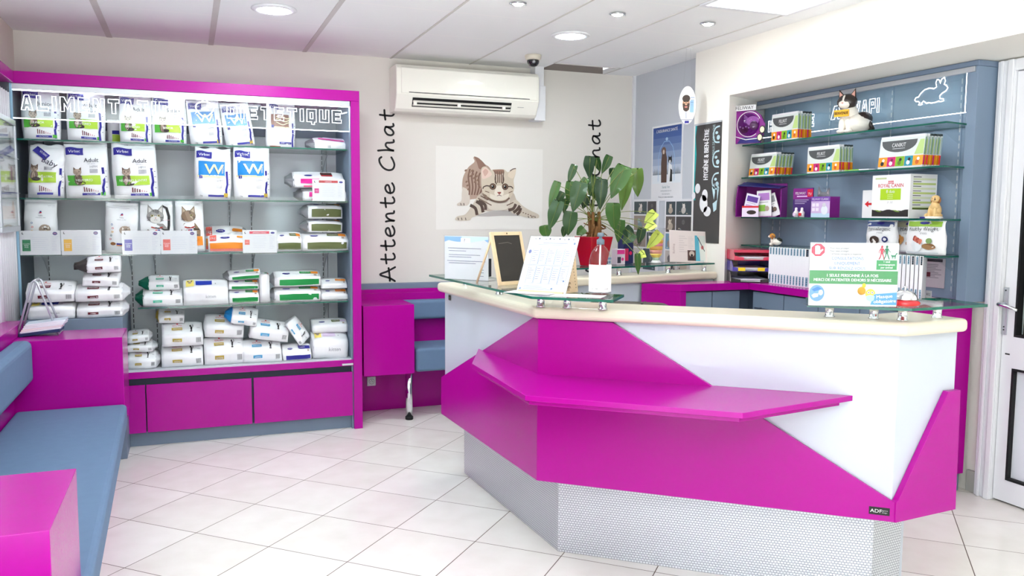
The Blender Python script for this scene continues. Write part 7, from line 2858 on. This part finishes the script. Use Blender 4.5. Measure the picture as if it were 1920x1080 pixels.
m.lathe([(.015, .196), (.015, .214), (.010, .217), (.006, .220), (.006, .226), (.013, .228), (.013, .238), (.010, .242), (.001, .242)], (bxp, byp, z0), PUMP, 24)
m.tube([(bxp, byp, z0 + .236), (bxp + .02, byp + .02, z0 + .237), (bxp + .028, byp + .028, z0 + .232)], [.006, .005, .004], PUMP, 10)
m.obj('pump', t)
m = MB()
m.tube([(bxp, byp, z0 + .196), (bxp - .004, byp, z0 + .02)], .0035, ink(236, 238, 240), 8)
m.obj('dip_tube', t)

# appointment notice on the door-end glass
t, M, w = sheet_sign('notice_stand', 'large white notice with red hand sign and green band beside the bell', 'notice', (2.022, 2.299), (2.283, 2.161), .2)
h = .222
m = MB(M)
m.box((0, 0, .002), (w, .003, h), PAPER)
f = f0
OCT = [(w * .088 + w * .082 * math.cos(PI / 8 + k * PI / 4), h * .885 + h * .105 * math.sin(PI / 8 + k * PI / 4)) for k in range(8)]
m.shape(f, OCT, ink(228, 66, 92), .0008)
hx, hy, s = w * .085, h * .88, w
m.shape(f, [(hx - s * .030, hy - s * .045), (hx + s * .020, hy - s * .045), (hx + s * .036, hy - s * .02), (hx + s * .062, hy + s * .006), (hx + s * .052, hy + s * .018), (hx + s * .026, hy + s * .0), (hx + s * .024, hy + s * .046), (hx - s * .034, hy + s * .046)], PAPER, .0014)
for k in range(4):
    u = hx - s * .027 + s * .0145 * k
    m.stroke(f, [(u, hy + s * .03), (u, hy + s * (.05 + .008 * (k in (1, 2))))], s * .0125, PAPER, .0014)
m.stroke(f, [(w * .21, h * .80), (w * .65, h * .80), (w * .65, h * .945), (w * .21, h * .945)], .0009, ink(216, 206, 212), .0008, True)
for k, tx in enumerate(('Pour vous protéger,', 'Pour nous protéger,', 'Certaines consignes à respecter.')):
    m.text(f, tx, w * .225, h * (.905 - .045 * k), h * .026, ink(80, 76, 86), .0012, 'L', maxw=w * (.22, .22, .38)[k])
BT = ink(104, 140, 206)
for k, (tx, mw) in enumerate((('CONSULTATIONS', .36), ('UNIQUEMENT', .29), ('SUR RENDEZ-VOUS', .41))):
    m.text(f, tx, w * .425, h * (.735 - .078 * k), h * .046, BT, .0012, maxw=w * mw, sx=1.3)
# two walkers and a dog
for (u, c) in ((.81, ink(226, 60, 90)), (.865, ink(40, 150, 104))):
    m.ell(f, w * u, h * .945, w * .014, h * .021, c, .0012, 14)
    m.shape(f, [(w * (u - .018), h * .92), (w * (u + .018), h * .92), (w * (u + .014), h * .835), (w * (u - .014), h * .835)], c, .0012)
    m.stroke(f, [(w * (u - .008), h * .84), (w * (u - .014), h * .79), (w * (u - .032), h * .745)], w * .012, c, .0012)
    m.stroke(f, [(w * (u + .006), h * .84), (w * (u + .020), h * .79), (w * (u + .030), h * .745)], w * .012, c, .0012)
    m.stroke(f, [(w * (u - .016), h * .91), (w * (u - .034), h * .865), (w * (u - .028), h * .84)], w * .008, c, .0012)
    m.stroke(f, [(w * (u + .016), h * .91), (w * (u + .032), h * .87), (w * (u + .046), h * .86)], w * .008, c, .0012)
GD = ink(40, 150, 104)
m.shape(f, [(w * .925, h * .79), (w * .968, h * .79), (w * .972, h * .825), (w * .992, h * .835), (w * .985, h * .85), (w * .968, h * .845), (w * .96, h * .815), (w * .925, h * .815), (w * .912, h * .83), (w * .915, h * .80)], GD, .0012)
for u in (.928, .936, .957, .965):
    m.stroke(f, [(w * u, h * .795), (w * u, h * .755)], w * .005, GD, .0012)
m.rect(f, w * .755, h * .585, w * .985, h * .735, ink(60, 158, 94), .0008)
for k, tx in enumerate(('1 seul', 'accompagnant', 'par animal')):
    m.text(f, tx, w * .87, h * (.698 - .045 * k), h * .030, PAPER, .0016, maxw=w * .21, bold=.03)
m.rect(f, 0, h * .355, w, h * .565, ink(72, 150, 92), .0008)
m.text(f, '1 SEULE PERSONNE À LA FOIS', w * .49, h * .468, h * .044, PAPER, .0014, maxw=w * .58, sx=1.2, bold=.03)
m.text(f, 'MERCI DE PATIENTER DEHORS SI NÉCESSAIRE', w * .49, h * .398, h * .044, PAPER, .0014, maxw=w * .88, sx=1.2, bold=.03)
m.ell(f, w * .09, h * .205, w * .088, h * .13, ink(110, 160, 224), .0008, 28)
m.shape(f, [(w * .03, h * .26), (w * .10, h * .31), (w * .15, h * .27), (w * .06, h * .23)], ink(70, 130, 206), .0012)
m.shape(f, [(w * .03, h * .17), (w * .06, h * .20), (w * .11, h * .20), (w * .105, h * .15), (w * .05, h * .13)], PAPER, .0014)
m.ell(f, w * .135, h * .215, w * .026, h * .045, ink(200, 220, 246), .0014, 14)
for k, tx in enumerate(('Désinfectez-vous les', 'mains au gel svp')):
    m.text(f, tx, w * .215, h * (.24 - .055 * k), h * .032, ink(196, 200, 208), .0010, 'L', maxw=w * .28)
YE = ink(250, 190, 50)
m.ell(f, w * .60, h * .25, w * .048, h * .065, YE, .0012, 20)
m.ell(f, w * .625, h * .335, w * .022, h * .035, YE, .0014, 14)
m.ell(f, w * .70, h * .20, w * .056, h * .085, ink(250, 204, 80), .0016, 24)
for q in (-1, 1):
    m.ell(f, w * (.70 + q * .02), h * .225, w * .014, h * .02, PAPER, .0022, 12)
    m.ell(f, w * (.70 + q * .02), h * .225, w * .006, h * .01, ink(90, 60, 30), .0026, 10)
m.shape(f, [(w * .65, h * .17), (w * .70, h * .19), (w * .75, h * .17), (w * .74, h * .10), (w * .70, h * .085), (w * .66, h * .11)], ink(166, 214, 226), .0022)
m.shape(f, [(w * .705, h * .035), (w * .74, h * .20), (w, h * .235), (w, h * .035)], ink(88, 154, 224), .0018)
m.text(f, 'Masque', w * .86, h * .145, h * .05, PAPER, .0026, maxw=w * .18, sx=1.25, rot=.09, bold=.03)
m.text(f, 'obligatoire', w * .865, h * .07, h * .05, PAPER, .0026, maxw=w * .25, sx=1.2, rot=.06, bold=.03)
m.obj('sheet', t)
m = MB(M)
m.box((-.004, -.003, 0), (w + .004, -.0012, h + .003), CLEAR)
m.box((-.004, -.003, 0), (w + .004, .08, .002), CLEAR)
m.obj('clear_stand', t)

# reception bell
bx_, by_ = 2.352, 2.190
t = thing('bell', 'chrome reception bell on a red base at the end of the counter glass', 'bell', (bx_, by_, GC))
m = MB()
m.lathe([(.040, 0), (.050, .004), (.051, .012), (.046, .019), (.030, .022), (.001, .022)], (bx_, by_, GC + .0005), mat('red_bell_base', (214, 24, 34), .18, coat=.6), 36)
m.obj('base', t)
m = MB()
m.lathe([(.042, .022), (.042, .025), (.040, .034), (.034, .044), (.024, .051), (.012, .055), (.001, .056)], (bx_, by_, GC + .0005), CHROME, 36)
m.obj('dome', t)
m = MB()
m.tube([(bx_, by_, GC + .056), (bx_, by_, GC + .064)], .004, CHROME, 12)
m.ball((bx_, by_, GC + .066), (.007, .007, .004), CHROME, 12, 7)
m.obj('button', t)

# ------------------------------------------------------------------ daylight, exposure, camera
w = bpy.data.worlds.new('daylight')
bpy.context.scene.world = w
w.use_nodes = True
nt = w.node_tree
bg = nt.nodes['Background']
tc = nt.nodes.new('ShaderNodeTexCoord')
sx = nt.nodes.new('ShaderNodeSeparateXYZ')
cr = nt.nodes.new('ShaderNodeValToRGB')
mr = nt.nodes.new('ShaderNodeMapRange')
mr.inputs['From Min'].default_value = -1
nt.links.new(tc.outputs['Generated'], sx.inputs[0])
nt.links.new(sx.outputs['Z'], mr.inputs['Value'])
nt.links.new(mr.outputs[0], cr.inputs[0])
e = cr.color_ramp.elements
e[0].position, e[0].color = .34, (.91, .99, 1., 1)       # sunlit pavement close to the shop front
e[1].position, e[1].color = .46, (.05, .052, .055, 1)        # house fronts across the street
n = e.new(.62)
n.color = (.05, .053, .056, 1)
n = e.new(.72)
n.color = (.26, .29, .34, 1)                               # sky above the roofs
nt.links.new(cr.outputs['Color'], bg.inputs['Color'])
bg.inputs['Strength'].default_value = 17.
for sx_, sy_, loc, rot in ((1.35, 2.32, (-.075, YF - .06, 1.26), (PI / 2, 0, 0)), (2.0, 2.32, (XL - .06, -.6, 1.26), (PI / 2, 0, -PI / 2))):
    pl = bpy.data.lights.new('window_portal', 'AREA')
    pl.shape = 'RECTANGLE'
    pl.size, pl.size_y = sx_, sy_
    pl.cycles.is_portal = True
    po = bpy.data.objects.new('window_portal', pl)
    po.location = loc
    po.rotation_euler = rot
    C.objects.link(po)

sc = bpy.context.scene
sc.view_settings.view_transform = 'Standard'
sc.view_settings.look = 'None'
sc.view_settings.gamma = 1
sc.view_settings.exposure = 0.75
sc.view_settings.use_curve_mapping = False
try:
    sc.cycles.use_denoising = True
    sc.cycles.max_bounces = 10
    sc.cycles.diffuse_bounces = 5
    sc.cycles.transparent_max_bounces = 24
    sc.cycles.sample_clamp_indirect = 8
    sc.cycles.caustics_reflective = False
    sc.cycles.caustics_refractive = False
except Exception:
    pass
cd = bpy.data.cameras.new('camera')
cd.sensor_fit = 'HORIZONTAL'
cd.sensor_width = 36
cd.lens = 36 * 1545 / 1920
cd.clip_start = .05
co = bpy.data.objects.new('camera', cd)
C.objects.link(co)
rt, up, fw = V((0.931, -0.365, 0.0058)), V((0.0278, 0.0868, 0.9958)), V((0.364, 0.9269, -0.0909))
Mr = Matrix((rt, up, -fw)).transposed()
co.matrix_world = Matrix.Translation((0, 0, 1.465)) @ Mr.to_4x4()
sc.camera = co
for o in list(bpy.data.objects):
    if '_w' in o:
        del o['_w']
